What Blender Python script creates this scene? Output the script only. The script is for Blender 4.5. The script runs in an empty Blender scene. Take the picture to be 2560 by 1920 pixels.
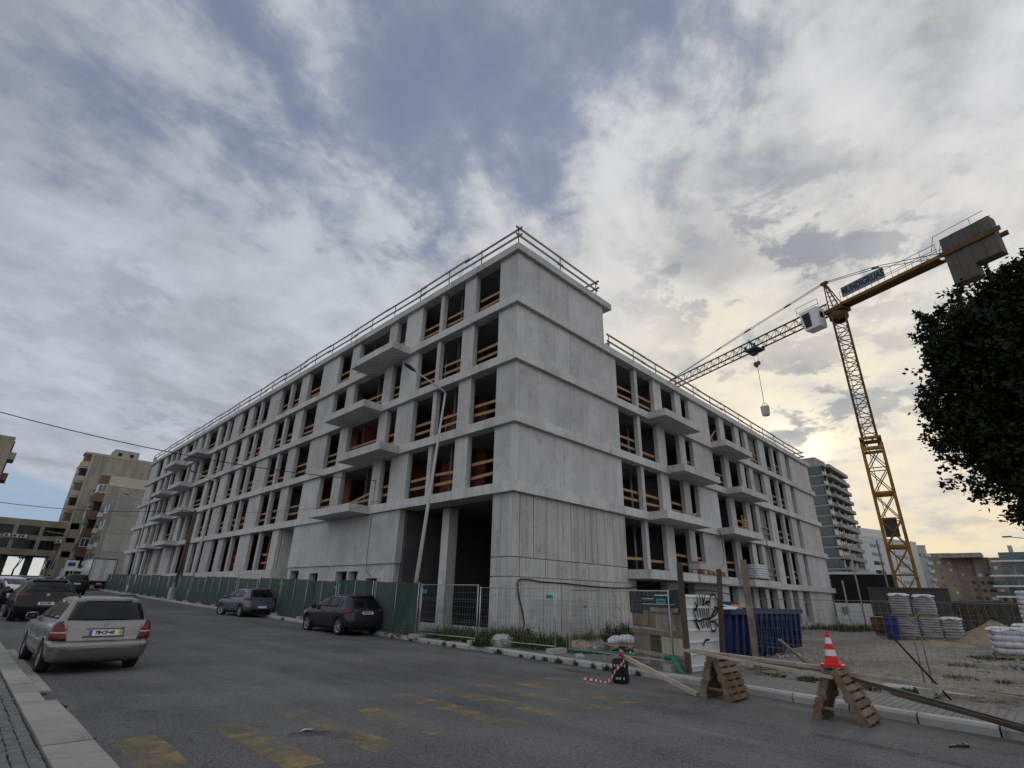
import bpy, math, random
from mathutils import Vector, Matrix
rnd = random.Random(7)
scene = bpy.context.scene
COL = scene.collection
PI = math.pi
rad = math.radians

# ------------------------------------------------------------------ camera
EYE = Vector((0, 0, 1.5))
cam_d = bpy.data.cameras.new('camera')
cam_d.sensor_width = 36; cam_d.sensor_fit = 'HORIZONTAL'
cam_d.lens = 17.93; cam_d.clip_start = 0.1; cam_d.clip_end = 3000
cam = bpy.data.objects.new('camera', cam_d)
COL.objects.link(cam)
cam.matrix_world = Matrix(((0.699601, -0.28861003, -0.65365334, 0),
                           (-0.7141728, -0.25336361, -0.65250601, 0),
                           (0.02270781, 0.92331529, -0.38337087, 1.5),
                           (0, 0, 0, 1)))
scene.camera = cam

# ------------------------------------------------------------------ exposure
vs = scene.view_settings
vs.view_transform = 'Standard'; vs.look = 'None'; vs.gamma = 1; vs.use_curve_mapping = False
vs.exposure = 0.55
scene.render.engine = 'CYCLES'
scene.cycles.max_bounces = 6; scene.cycles.diffuse_bounces = 1; scene.cycles.glossy_bounces = 3
scene.cycles.transmission_bounces = 4; scene.cycles.transparent_max_bounces = 12
scene.cycles.use_denoising = True

# ------------------------------------------------------------------ sky
SUN_AZ = rad(14.87); SUN_EL = rad(13.98)          # azimuth from +X towards +Y
SUN = Vector((math.cos(SUN_EL)*math.cos(SUN_AZ), math.cos(SUN_EL)*math.sin(SUN_AZ), math.sin(SUN_EL)))
world = bpy.data.worlds.new('World'); scene.world = world; world.use_nodes = True

class NT:
    """small helper to write node trees as expressions"""
    def __init__(s, tree): s.t = tree; s.n = tree.nodes; s.l = tree.links
    def new(s, typ, **kw):
        n = s.n.new(typ)
        for k, v in kw.items(): setattr(n, k, v)
        return n
    def link(s, a, b): s.l.new(a, b)
    def put(s, sock, v):
        if isinstance(v, bpy.types.NodeSocket): s.l.new(v, sock)
        else: sock.default_value = v
    def m(s, op, a, b=0.0, c=0.0, clamp=False):
        n = s.new('ShaderNodeMath', operation=op, use_clamp=clamp)
        s.put(n.inputs[0], a); s.put(n.inputs[1], b); s.put(n.inputs[2], c)
        return n.outputs[0]
    def vm(s, op, a, b=(0, 0, 0)):
        n = s.new('ShaderNodeVectorMath', operation=op)
        s.put(n.inputs[0], a)
        if op == 'SCALE': s.put(n.inputs[3], b)
        else: s.put(n.inputs[1], b)
        return n.outputs['Value'] if op in ('DOT_PRODUCT', 'LENGTH', 'DISTANCE') else n.outputs[0]
    def sep(s, v):
        n = s.new('ShaderNodeSeparateXYZ'); s.put(n.inputs[0], v); return n.outputs
    def comb(s, x, y, z):
        n = s.new('ShaderNodeCombineXYZ')
        for i, q in enumerate((x, y, z)): s.put(n.inputs[i], q)
        return n.outputs[0]
    def noise(s, vec, scale=5, detail=4, rough=0.5, dist=0.0, out='Fac'):
        n = s.new('ShaderNodeTexNoise')
        if vec is not None: s.put(n.inputs['Vector'], vec)
        n.inputs['Scale'].default_value = scale; n.inputs['Detail'].default_value = detail
        n.inputs['Roughness'].default_value = rough; n.inputs['Distortion'].default_value = dist
        return n.outputs[out]
    def ramp(s, fac, lo, hi, a=0.0, b=1.0, smooth=True):
        n = s.new('ShaderNodeMapRange'); n.interpolation_type = 'SMOOTHSTEP' if smooth else 'LINEAR'
        s.put(n.inputs[0], fac); n.inputs[1].default_value = lo; n.inputs[2].default_value = hi
        n.inputs[3].default_value = a; n.inputs[4].default_value = b
        return n.outputs[0]
    def mix(s, fac, a, b, mode='MIX'):
        n = s.new('ShaderNodeMix', data_type='RGBA', blend_type=mode)
        s.put(n.inputs[0], fac)
        s.put(n.inputs[6], a if isinstance(a, bpy.types.NodeSocket) else (*a, 1))
        s.put(n.inputs[7], b if isinstance(b, bpy.types.NodeSocket) else (*b, 1))
        return n.outputs[2]

w = NT(world.node_tree); w.n.clear()
sky = w.new('ShaderNodeTexSky', sky_type='NISHITA', sun_disc=False)
sky.sun_elevation = SUN_EL
sky.sun_rotation = PI/2 - SUN_AZ
sky.air_density = 1.0; sky.dust_density = 1.5
geo = w.new('ShaderNodeTexCoord')
D = w.vm('NORMALIZE', geo.outputs['Generated'])
dx, dy, dz = w.sep(D)
zz = w.m('MAXIMUM', dz, 0.0)
den = w.m('ADD', zz, 0.22)
px_ = w.m('DIVIDE', dx, den); py_ = w.m('DIVIDE', dy, den)                     # cloud deck seen in perspective
P = w.comb(px_, py_, 0.0)
big = w.noise(w.comb(px_, py_, 4.4), 0.9, 3, 0.5, 0.3)
med = w.noise(w.comb(px_, w.m('MULTIPLY', py_, 0.9), 3.3), 1.9, 9, 0.60, 0.35)
mott = w.noise(w.comb(w.m('ADD', px_, 2.2), py_, 6.1), 6.5, 8, 0.62, 0.25)
puff = w.noise(w.comb(w.m('ADD', px_, 5.2), py_, 1.7), 4.6, 9, 0.62, 0.25)
wisp = w.noise(w.comb(w.m('ADD', w.m('MULTIPLY', px_, 0.6), w.m('MULTIPLY', py_, 0.25)), w.m('SUBTRACT', w.m('MULTIPLY', py_, 1.3), w.m('MULTIPLY', px_, 0.5)), 8.1), 3.2, 9, 0.60, 0.7)
sdot = w.vm('DOT_PRODUCT', D, tuple(SUN))
pos_ = w.m('MAXIMUM', sdot, 0.0)
glow1 = w.m('POWER', pos_, 3.5)
glow2 = w.m('POWER', pos_, 22.0)
glow3 = w.m('POWER', pos_, 600.0)
# the deck is a heavier grey up the street and pale elsewhere; soft folds, broken scud under it
shade = w.m('ADD', w.m('MULTIPLY', med, 0.38), w.m('ADD', w.m('MULTIPLY', wisp, 0.28), w.m('MULTIPLY', mott, 0.34)))
side = w.ramp(w.m('ADD', dy, w.m('MULTIPLY', w.m('SUBTRACT', big, 0.5), 0.6)), 0.10, 0.90, 1.0, 0.0)
deck = w.mix(side, (3.0, 3.22, 3.70), (4.15, 4.28, 4.58))
fold = w.ramp(shade, 0.36, 0.63, -0.40, 0.36)
fold = w.m('ADD', 1.0, w.m('MULTIPLY', fold, w.ramp(side, 0.0, 0.7, 0.55, 1.0)))
deck = w.vm('SCALE', deck, w.m('MULTIPLY', fold, w.ramp(dz, 0.5, 0.95, 1.0, 0.82)))
def bank(cx, cy, r, k):
    d_ = w.vm('DISTANCE', P, (cx, cy, 0.0))
    return w.ramp(w.m('ADD', d_, w.m('MULTIPLY', w.m('SUBTRACT', med, 0.5), 0.5)), 0.0, r, k, 0.0)
banks = w.m('MAXIMUM', w.m('MAXIMUM', bank(1.12, 0.24, 0.50, 1.0), bank(0.55, 0.83, 0.34, 0.9)), w.m('MAXIMUM', bank(0.10, 1.45, 0.35, 0.5), bank(1.72, 0.45, 0.7, 0.9)))
banks = w.m('MAXIMUM', banks, w.ramp(big, 0.50, 0.62, 0.0, 0.5))
pf = w.m('MULTIPLY', w.ramp(puff, 0.49, 0.565, 0.0, 1.0), banks, clamp=True)
lit = w.mix(w.m('MULTIPLY', glow1, w.ramp(shade, 0.40, 0.58, 0.40, 0.95)), deck, (4.75, 4.68, 4.5))
lit = w.mix(w.m('MULTIPLY', glow2, w.ramp(shade, 0.41, 0.57, 0.25, 0.95)), lit, (6.9, 6.1, 4.5))
lit = w.mix(w.m('MULTIPLY', glow3, w.ramp(puff, 0.42, 0.58, 0.9, 0.1)), lit, (9.2, 8.5, 7.0))
warm = w.m('MULTIPLY', w.ramp(dz, 0.03, 0.24, 1.0, 0.0), w.ramp(sdot, 0.60, 1.0, 0.0, 1.0))
lit = w.mix(w.m('MULTIPLY', warm, w.ramp(shade, 0.40, 0.58, 0.30, 0.95)), lit, (6.6, 5.3, 3.3))
lit = w.mix(w.m('MULTIPLY', pf, 0.85), lit, w.mix(side, (1.9, 2.1, 2.5), (2.1, 2.2, 2.55)))
# openings: dusky blue overhead, and a clear strip low at the end of the street
gapc = w.vm('DISTANCE', w.comb(px_, w.m('MULTIPLY', py_, 0.75), 0.0), (0.31, 0.35, 0.0))
gap = w.ramp(w.m('ADD', gapc, w.m('MULTIPLY', w.m('SUBTRACT', shade, 0.5), 2.2)), 0.0, 0.66, 0.0, 1.0)
cover = w.ramp(w.m('ADD', w.m('MULTIPLY', gap, 0.62), w.m('MULTIPLY', w.m('ADD', wisp, mott), 0.42)), 0.34, 0.92, 0.20, 1.0)
edge = w.m('ADD', dz, w.m('MULTIPLY', w.m('SUBTRACT', dx, 0.05), 0.25))
low = w.m('MULTIPLY', w.ramp(edge, 0.128, 0.145, 1.0, 0.0), w.ramp(dy, 0.88, 0.97, 0.0, 0.93))
cover = w.m('MULTIPLY', cover, w.m('SUBTRACT', 1.0, low))
blue = w.mix(0.75, sky.outputs[0], (1.15, 1.48, 2.40))
lowblue = w.mix(w.ramp(dz, 0.02, 0.075, 1.0, 0.0), (2.2, 3.0, 4.0), (4.4, 4.6, 4.3))
blue = w.mix(w.ramp(dz, 0.15, 0.35, 1.0, 0.0), blue, lowblue)
final = w.mix(cover, blue, lit)
bg = w.new('ShaderNodeBackground'); bg.inputs['Strength'].default_value = 0.1
w.link(final, bg.inputs['Color'])
wo = w.new('ShaderNodeOutputWorld'); w.link(bg.outputs[0], wo.inputs['Surface'])

# ------------------------------------------------------------------ sun behind the clouds
sun_d = bpy.data.lights.new('sun', 'SUN'); sun_d.energy = 0.6; sun_d.angle = rad(14); sun_d.color = (1, 0.9, 0.74)
sun_o = bpy.data.objects.new('sun', sun_d); COL.objects.link(sun_o)
sun_o.location = (40, 10, 60)
sun_o.rotation_euler = SUN.to_track_quat('Z', 'Y').to_euler()

# ------------------------------------------------------------------ materials
def new_mat(name):
    m = bpy.data.materials.new(name); m.use_nodes = True
    t = NT(m.node_tree); t.n.clear()
    b = t.new('ShaderNodeBsdfPrincipled'); o = t.new('ShaderNodeOutputMaterial')
    t.link(b.outputs[0], o.inputs['Surface'])
    return m, t, b
def bump(t, b, h, strength=0.3, dist=0.02):
    n = t.new('ShaderNodeBump'); n.inputs['Strength'].default_value = strength
    n.inputs['Distance'].default_value = dist
    t.link(h, n.inputs['Height']); t.link(n.outputs[0], b.inputs['Normal'])
def mat(name, col, rough=0.8, var=0.2, scale=2.0, bmp=0.0, bscale=30, metal=0.0, spec=0.25, col2=None, coat=0.0, stretch=None, obj=False):
    m, t, b = new_mat(name)
    if obj: pos = t.new('ShaderNodeTexCoord').outputs['Object']
    else: pos = t.new('ShaderNodeNewGeometry').outputs['Position']
    if stretch: pos = t.vm('MULTIPLY', pos, stretch)
    n1 = t.noise(pos, scale, 5, 0.6); n2 = t.noise(pos, scale*9, 3, 0.6)
    f = t.m('ADD', t.m('MULTIPLY', n1, 0.7), t.m('MULTIPLY', n2, 0.3))
    f = t.ramp(f, 0.3, 0.7)
    c1 = tuple(max(0, c*(1-var)) for c in col)
    c2 = col2 or tuple(min(1, c*(1+var)) for c in col)
    t.link(t.mix(f, c1, c2), b.inputs['Base Color'])
    b.inputs['Metallic'].default_value = metal
    b.inputs['Specular IOR Level'].default_value = spec
    t.put(b.inputs['Roughness'], t.ramp(n1, 0.3, 0.7, max(0.02, rough-0.08), min(1, rough+0.08)))
    if coat: b.inputs['Coat Weight'].default_value = coat; b.inputs['Coat Roughness'].default_value = 0.06
    if bmp: bump(t, b, t.noise(pos, bscale, 4, 0.6), bmp, 0.02)
    return m
def concrete(name, col, streak=0.25, mottle=0.18, drip=0.0, tint=(0.30, 0.29, 0.24)):
    """cast concrete: cloudy mottling, pour marks, runs of dirt, pin holes"""
    m, t, b = new_mat(name)
    pos = t.new('ShaderNodeNewGeometry').outputs['Position']
    rnd_ = t.new('ShaderNodeObjectInfo').outputs['Random']
    off = t.vm('ADD', pos, t.comb(t.m('MULTIPLY', rnd_, 37.0), t.m('MULTIPLY', rnd_, 17.0), t.m('MULTIPLY', rnd_, 9.0)))
    cloud = t.noise(off, 0.8, 6, 0.62, 0.4)
    fine = t.noise(pos, 14, 5, 0.65)
    run = t.noise(t.vm('MULTIPLY', off, (5.5, 5.5, 0.28)), 1.0, 5, 0.6)
    v = t.m('ADD', t.m('MULTIPLY', t.m('SUBTRACT', cloud, 0.5), mottle*3.2), t.m('MULTIPLY', t.m('SUBTRACT', fine, 0.5), mottle*1.3))
    v = t.m('ADD', v, t.m('MULTIPLY', t.m('SUBTRACT', run, 0.5), streak*2.2))
    v = t.m('ADD', v, t.m('MULTIPLY', t.m('SUBTRACT', rnd_, 0.5), 0.16))
    if drip:
        d1 = t.noise(t.vm('MULTIPLY', pos, (7.0, 7.0, 0.16)), 1.0, 4, 0.7, 0.3)
        v = t.m('SUBTRACT', v, t.m('MULTIPLY', t.ramp(d1, 0.53, 0.66), drip))
    px0, py0, pz0 = t.sep(pos)
    u_ = t.m('ADD', px0, py0)
    cu_ = t.m('FLOOR', t.m('DIVIDE', u_, 1.25)); cv_ = t.m('FLOOR', t.m('DIVIDE', t.m('SUBTRACT', pz0, 5.47), 2.985))
    wn = t.new('ShaderNodeTexWhiteNoise'); wn.noise_dimensions = '3D'; t.link(t.comb(cu_, cv_, 0.5), wn.inputs['Vector'])
    v = t.m('ADD', v, t.m('MULTIPLY', t.m('SUBTRACT', wn.outputs['Value'], 0.5), 0.13))
    fu = t.m('ABSOLUTE', t.m('SUBTRACT', t.m('FRACT', t.m('DIVIDE', u_, 1.25)), 0.5))
    line = t.ramp(fu, 0.488, 0.496, 0.0, 0.20)
    tu = t.m('MULTIPLY', t.m('SUBTRACT', t.m('FRACT', t.m('DIVIDE', t.m('ADD', u_, 0.31), 0.625)), 0.5), 0.625)
    tv = t.m('MULTIPLY', t.m('SUBTRACT', t.m('FRACT', t.m('DIVIDE', pz0, 0.995)), 0.5), 0.995)
    td = t.m('SQRT', t.m('ADD', t.m('MULTIPLY', tu, tu), t.m('MULTIPLY', tv, tv)))
    tie = t.ramp(td, 0.018, 0.034, 0.42, 0.0)
    v = t.m('SUBTRACT', v, t.m('MAXIMUM', line, tie))
    k = t.m('ADD', 1.0, v)
    base = t.mix(t.ramp(cloud, 0.55, 0.8, 0, 0.35), col, tuple(a*0.5+q*0.5 for a, q in zip(col, tint)))
    mul = t.vm('SCALE', base, k)
    hole = t.new('ShaderNodeTexVoronoi'); hole.inputs['Scale'].default_value = 9
    t.link(pos, hole.inputs['Vector'])
    spots = t.ramp(hole.outputs['Distance'], 0.03, 0.075, 0.55, 1.0)
    stain = t.noise(t.vm('MULTIPLY', off, (1.4, 1.4, 0.8)), 1.3, 7, 0.68, 0.8)
    spots = t.m('MULTIPLY', spots, t.ramp(stain, 0.54, 0.72, 1.0, 0.74))
    pale = t.noise(t.vm('ADD', off, (3.1, 7.7, 1.9)), 1.1, 6, 0.66, 0.6)
    spots = t.m('MULTIPLY', spots, t.ramp(pale, 0.55, 0.72, 1.0, 1.13))
    t.link(t.vm('SCALE', mul, spots), b.inputs['Base Color'])
    b.inputs['Roughness'].default_value = 0.86; b.inputs['Specular IOR Level'].default_value = 0.25
    h = t.m('ADD', t.m('MULTIPLY', fine, 0.5), t.m('MULTIPLY', run, 0.6))
    bump(t, b, t.m('ADD', h, spots), 0.22, 0.015)
    return m
M = {}
M['concrete'] = concrete('concrete', (0.535, 0.53, 0.515), 0.14, 0.21)
M['slab'] = concrete('concrete_slab', (0.57, 0.57, 0.555), 0.16, 0.26, 0.16)
M['board'] = concrete('concrete_board_marked', (0.51, 0.505, 0.48), 0.24, 0.22, 0.26)
M['inner'] = concrete('concrete_inside_shade', (0.10, 0.10, 0.097), 0.2, 0.2)  # interior concrete darkened so that its colour carries the indoor shade
M['soffit_shade'] = concrete('concrete_soffit_shade', (0.20, 0.20, 0.195), 0.1, 0.2)  # ceiling shade painted in as a darker concrete colour
M['plaster'] = mat('plaster_infill', (0.27, 0.25, 0.24), 0.9, 0.12, 1.2)
def brick_mat(name, c1, c2, mortar, scale=1.0, bw=0.30, bh=0.20):
    m, t, b = new_mat(name)
    pos = t.new('ShaderNodeNewGeometry').outputs['Position']
    x, y, z = t.sep(pos)
    n = t.new('ShaderNodeTexBrick')
    t.link(t.comb(t.m('ADD', x, y), z, 0.0), n.inputs['Vector'])
    n.inputs['Scale'].default_value = scale; n.inputs['Brick Width'].default_value = bw; n.inputs['Row Height'].default_value = bh
    n.inputs['Mortar Size'].default_value = 0.012
    n.inputs['Color1'].default_value = (*c1, 1); n.inputs['Color2'].default_value = (*c2, 1); n.inputs['Mortar'].default_value = (*mortar, 1)
    t.link(t.mix(t.noise(pos, 6, 4), n.outputs['Color'], (0.10, 0.06, 0.05), 'MULTIPLY') if False else n.outputs['Color'], b.inputs['Base Color'])
    b.inputs['Roughness'].default_value = 0.9
    bump(t, b, n.outputs['Fac'], -0.4, 0.01)
    return m
M['brick'] = brick_mat('hollow_brick', (0.30, 0.085, 0.045), (0.22, 0.06, 0.035), (0.17, 0.12, 0.10))
M['timber'] = mat('new_timber', (0.40, 0.245, 0.13), 0.75, 0.4, 3, 0.2, 40, stretch=(1, 1, 6))
M['oldwood'] = mat('weathered_timber', (0.25, 0.20, 0.15), 0.85, 0.4, 3, 0.35, 30)
M['palletwood'] = mat('pallet_timber', (0.19, 0.135, 0.09), 0.85, 0.5, 5, 0.3, 30)
M['greywood'] = mat('grey_timber', (0.33, 0.295, 0.24), 0.85, 0.35, 2.5, 0.3, 30)
M['palewood'] = mat('pale_timber', (0.40, 0.355, 0.28), 0.8, 0.25, 3, 0.25, 30)
M['darkwood'] = mat('dark_timber', (0.085, 0.065, 0.05), 0.85, 0.4, 3, 0.3, 30)
M['polewood'] = mat('pole_timber', (0.13, 0.10, 0.075), 0.9, 0.35, 4, 0.4, 20, stretch=(1, 1, 0.15))
M['galv'] = mat('galvanised_steel', (0.42, 0.43, 0.44), 0.45, 0.2, 6, metal=0.6)
M['lampsteel'] = mat('painted_lamp_steel', (0.46, 0.46, 0.45), 0.55, 0.15, 2, 0.05)
M['darkmetal'] = mat('dark_metal', (0.06, 0.06, 0.065), 0.5, 0.3, 8)
M['wire'] = mat('mesh_wire', (0.20, 0.205, 0.21), 0.5, 0.2, 6, metal=0.3)
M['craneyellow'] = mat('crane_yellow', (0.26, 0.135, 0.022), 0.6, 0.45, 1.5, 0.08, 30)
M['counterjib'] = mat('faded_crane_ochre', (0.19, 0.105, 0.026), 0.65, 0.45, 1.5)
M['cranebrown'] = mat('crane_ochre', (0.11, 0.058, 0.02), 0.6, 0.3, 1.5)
M['rustred'] = mat('rust_red_paint', (0.20, 0.055, 0.03), 0.7, 0.4, 4)
M['cable'] = mat('steel_rope', (0.08, 0.08, 0.085), 0.5, 0.1)
M['blackcable'] = mat('black_cable', (0.025, 0.025, 0.028), 0.6, 0.1)
M['counter'] = concrete('counterweight_concrete', (0.115, 0.108, 0.095), 0.3, 0.25)
M['white'] = mat('white_paint', (0.72, 0.73, 0.74), 0.5, 0.06, 2)
M['signgrey'] = mat('sign_panel', (0.19, 0.21, 0.22), 0.5, 0.1, 2)
M['navy'] = mat('navy_lettering', (0.012, 0.02, 0.06), 0.5, 0.05)
M['glassdark'] = mat('tinted_glass', (0.008, 0.010, 0.013), 0.05, 0.2, 1.5, spec=0.32)
M['winglass'] = mat('window_glass', (0.03, 0.045, 0.055), 0.08, 0.4, 0.5, spec=0.9)
M['tealglass'] = mat('blue_tower_glass', (0.028, 0.052, 0.062), 0.10, 0.35, 0.25, spec=0.9)
M['greenglass'] = mat('green_glass', (0.02, 0.085, 0.075), 0.10, 0.3, 0.2, spec=0.9)
M['beige'] = mat('beige_render', (0.40, 0.36, 0.285), 0.9, 0.2, 0.5, stretch=(1, 1, 0.3))
M['bridgebeige'] = mat('bridge_render', (0.30, 0.265, 0.205), 0.9, 0.28, 0.5, stretch=(1, 1, 0.3))
M['beigedark'] = mat('stained_beige_render', (0.30, 0.285, 0.24), 0.9, 0.32, 0.6, stretch=(1.6, 1.6, 0.25))
M['greyrender'] = concrete('grey_render', (0.36, 0.35, 0.315), 0.25, 0.12)
M['cream'] = mat('cream_render', (0.50, 0.48, 0.38), 0.9, 0.12, 0.6)
M['brownpanel'] = mat('brown_balcony_panel', (0.17, 0.10, 0.07), 0.7, 0.15, 1)
M['rust'] = mat('salmon_render', (0.28, 0.21, 0.165), 0.9, 0.14, 0.25)
M['tan'] = mat('tan_render', (0.33, 0.27, 0.205), 0.9, 0.14, 0.25)
M['paleblock'] = mat('pale_render', (0.62, 0.62, 0.60), 0.85, 0.06, 0.3)
M['slabgrey'] = mat('tower_slab', (0.32, 0.315, 0.30), 0.8, 0.12, 0.5)
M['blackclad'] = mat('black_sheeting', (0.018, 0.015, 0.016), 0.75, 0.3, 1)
M['rubber'] = mat('tyre_rubber', (0.022, 0.022, 0.023), 0.85, 0.2, 20)
M['underbody'] = mat('underbody', (0.012, 0.012, 0.012), 0.9, 0.1)
M['alloy'] = mat('alloy_wheel', (0.52, 0.53, 0.54), 0.32, 0.1, 8, metal=0.7)
M['plate'] = mat('number_plate', (0.72, 0.72, 0.70), 0.45, 0.04)
M['platetext'] = mat('plate_characters', (0.015, 0.015, 0.018), 0.5, 0.02)
M['euroblue'] = mat('plate_blue', (0.02, 0.08, 0.42), 0.5, 0.05)
M['plateyellow'] = mat('plate_yellow', (0.72, 0.58, 0.06), 0.5, 0.05)
M['redlamp'] = mat('tail_lamp_red', (0.105, 0.006, 0.009), 0.15, 0.15, 12, spec=0.5)
M['paledlamp'] = mat('lamp_clear', (0.55, 0.5, 0.48), 0.2, 0.1, 12)
M['blackplastic'] = mat('black_plastic', (0.02, 0.02, 0.022), 0.55, 0.15, 10)
def paint(name, col, metal=0.0, rough=0.35):
    return mat(name, col, rough, 0.05, 3, metal=metal, coat=0.4, spec=0.25)
M['silver'] = paint('silver_car_paint', (0.25, 0.244, 0.235), 0.75, 0.30)
M['blackpaint'] = paint('black_car_paint', (0.007, 0.007, 0.008))
M['charcoal'] = paint('charcoal_car_paint', (0.030, 0.029, 0.038), 0.3, 0.28)
M['bluegrey'] = paint('blue_grey_car_paint', (0.14, 0.155, 0.19), 0.45, 0.3)
M['whitepaint'] = paint('white_car_paint', (0.66, 0.67, 0.68))
M['skipblue'] = mat('skip_blue', (0.024, 0.037, 0.120), 0.6, 0.45, 2.2, 0.1, 20)
M['conered'] = mat('cone_red', (0.66, 0.025, 0.03), 0.5, 0.1, 6)
M['conewhite'] = mat('cone_white', (0.72, 0.71, 0.70), 0.5, 0.08, 6)
M['teal'] = mat('teal_tag', (0.05, 0.36, 0.38), 0.5, 0.05)
M['tealdark'] = mat('teal_tag_print', (0.01, 0.10, 0.12), 0.5, 0.05)
M['greenhose'] = mat('green_pipe', (0.02, 0.20, 0.09), 0.5, 0.15)
M['sand'] = mat('sand', (0.30, 0.235, 0.16), 0.95, 0.25, 2, 0.5, 25)
M['sack'] = mat('white_sack', (0.62, 0.64, 0.68), 0.6, 0.16, 5, 0.3, 14)
M['greysack'] = mat('wrapped_sack', (0.36, 0.35, 0.37), 0.35, 0.22, 4, 0.2, 14)
M['hoardwhite'] = mat('white_hoarding', (0.66, 0.67, 0.68), 0.55, 0.08, 1.5)
M['grassblade'] = mat('weed_green', (0.06, 0.075, 0.022), 0.8, 0.5, 3)
M['dryblade'] = mat('dry_weed', (0.17, 0.14, 0.07), 0.85, 0.4, 3)
M['leaf'] = mat('tree_leaf', (0.022, 0.030, 0.012), 0.75, 0.5, 1.5, spec=0.2)
M['bark'] = mat('bark', (0.07, 0.055, 0.042), 0.95, 0.4, 6, 0.5, 20)
M['graffiti'] = mat('black_spray_paint', (0.012, 0.012, 0.013), 0.6, 0.1)
M['tarp'] = mat('dark_grey_sheet', (0.055, 0.055, 0.06), 0.6, 0.5, 5)
M['redstrip'] = mat('lens_red', (0.26, 0.018, 0.02), 0.3, 0.1, 12)
M['litter'] = mat('paper_litter', (0.55, 0.54, 0.52), 0.8, 0.1)
M['binbag'] = mat('black_bag', (0.014, 0.014, 0.016), 0.45, 0.3, 6, 0.3, 12)
M['tapered'] = mat('tape_red', (0.55, 0.03, 0.03), 0.5, 0.1)
M['tapewhite'] = mat('tape_white', (0.7, 0.68, 0.67), 0.5, 0.1)
M['pinktape'] = mat('faded_tape', (0.55, 0.28, 0.26), 0.5, 0.1)
M['bluesheet'] = mat('blue_sheet', (0.02, 0.03, 0.14), 0.6, 0.2)
M['orange'] = mat('orange_plastic', (0.55, 0.16, 0.03), 0.6, 0.15)
M['blockwall'] = brick_mat('stained_block_wall', (0.075, 0.073, 0.068), (0.055, 0.053, 0.05), (0.04, 0.04, 0.038), 1, 0.5, 0.22)
M['vine'] = mat('dry_creeper', (0.11, 0.095, 0.06), 0.95, 0.4, 4)
M['sign_blue'] = mat('sign_blue', (0.03, 0.08, 0.25), 0.5, 0.05)

# asphalt: chippings, patches, tyre polish, pale dust near the gutters
def asphalt_nodes(t):
    pos = t.new('ShaderNodeNewGeometry').outputs['Position']
    v = t.new('ShaderNodeTexVoronoi'); v.inputs['Scale'].default_value = 85; t.link(pos, v.inputs['Vector'])
    chips = t.sep(v.outputs['Color'])[0]
    g = t.noise(pos, 150, 2, 0.7)
    g2 = t.noise(pos, 38, 3, 0.7)
    patch = t.noise(pos, 0.35, 5, 0.6, 0.3)
    lane = t.noise(t.vm('MULTIPLY', pos, (1.1, 0.05, 1)), 1.0, 4, 0.55)
    crack = t.noise(t.vm('MULTIPLY', pos, (1.0, 0.5, 1)), 1.3, 7, 0.7, 1.5)
    k = t.m('ADD', 0.44, t.m('MULTIPLY', chips, 0.72))
    k = t.m('ADD', k, t.m('MULTIPLY', t.m('SUBTRACT', g, 0.5), 1.1))
    k = t.m('ADD', k, t.m('MULTIPLY', t.m('SUBTRACT', g2, 0.5), 0.9))
    k = t.m('ADD', k, t.m('MULTIPLY', t.m('SUBTRACT', patch, 0.5), 1.0))
    k = t.m('ADD', k, t.m('MULTIPLY', t.m('SUBTRACT', lane, 0.5), 0.7))
    k = t.m('SUBTRACT', k, t.m('MULTIPLY', t.ramp(t.m('ABSOLUTE', t.m('SUBTRACT', crack, 0.5)), 0.0, 0.008, 0.3, 0.0), 1.0))
    k = t.m('MAXIMUM', k, 0.15)
    dust = t.ramp(t.noise(t.vm('MULTIPLY', pos, (0.9, 0.35, 1)), 0.9, 6, 0.65, 0.8), 0.60, 0.76, 0.0, 0.30)
    c = t.vm('SCALE', t.mix(patch, (0.160, 0.158, 0.162), (0.198, 0.194, 0.190)), k)
    c = t.mix(dust, c, (0.33, 0.325, 0.31))
    dirt = t.ramp(t.noise(t.vm('MULTIPLY', pos, (0.8, 0.3, 1)), 0.7, 6, 0.7, 1.0), 0.58, 0.75, 0.0, 0.35)
    c = t.mix(dirt, c, (0.10, 0.09, 0.08))
    return c, t.m('ADD', t.m('MULTIPLY', chips, 0.6), t.m('ADD', g, g2)), pos
m, t, b = new_mat('asphalt'); M['asphalt'] = m
c, h, pos = asphalt_nodes(t)
t.link(c, b.inputs['Base Color']); b.inputs['Roughness'].default_value = 0.88; b.inputs['Specular IOR Level'].default_value = 0.3
bump(t, b, h, 0.45, 0.012)
# worn yellow crossing paint: most of it is rubbed away to the chippings
m, t, b = new_mat('worn_yellow_paint'); M['yellowpaint'] = m
pos = t.new('ShaderNodeNewGeometry').outputs['Position']
wear = t.m('ADD', t.m('MULTIPLY', t.noise(pos, 2.3, 5, 0.65, 0.5), 0.75), t.m('MULTIPLY', t.noise(pos, 70, 4, 0.75), 0.45))
left = t.ramp(wear, 0.50, 0.80, 0.0, 0.72)
t.link(t.mix(t.noise(pos, 30, 3), (0.50, 0.345, 0.10), (0.42, 0.32, 0.15)), b.inputs['Base Color']); b.inputs['Roughness'].default_value = 0.85
tr = t.new('ShaderNodeBsdfTransparent'); mx = t.new('ShaderNodeMixShader')
t.link(left, mx.inputs[0]); t.link(tr.outputs[0], mx.inputs[1]); t.link(b.outputs[0], mx.inputs[2])
t.link(mx.outputs[0], t.n['Material Output'].inputs['Surface'])
m, t, b = new_mat('scuffed_dust'); M['dustmark'] = m
pos = t.new('ShaderNodeNewGeometry').outputs['Position']
wear = t.m('ADD', t.m('MULTIPLY', t.noise(pos, 3.0, 5, 0.65, 0.5), 0.6), t.m('MULTIPLY', t.noise(pos, 60, 4, 0.75), 0.5))
left = t.ramp(wear, 0.50, 0.78, 0.0, 0.45)
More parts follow.
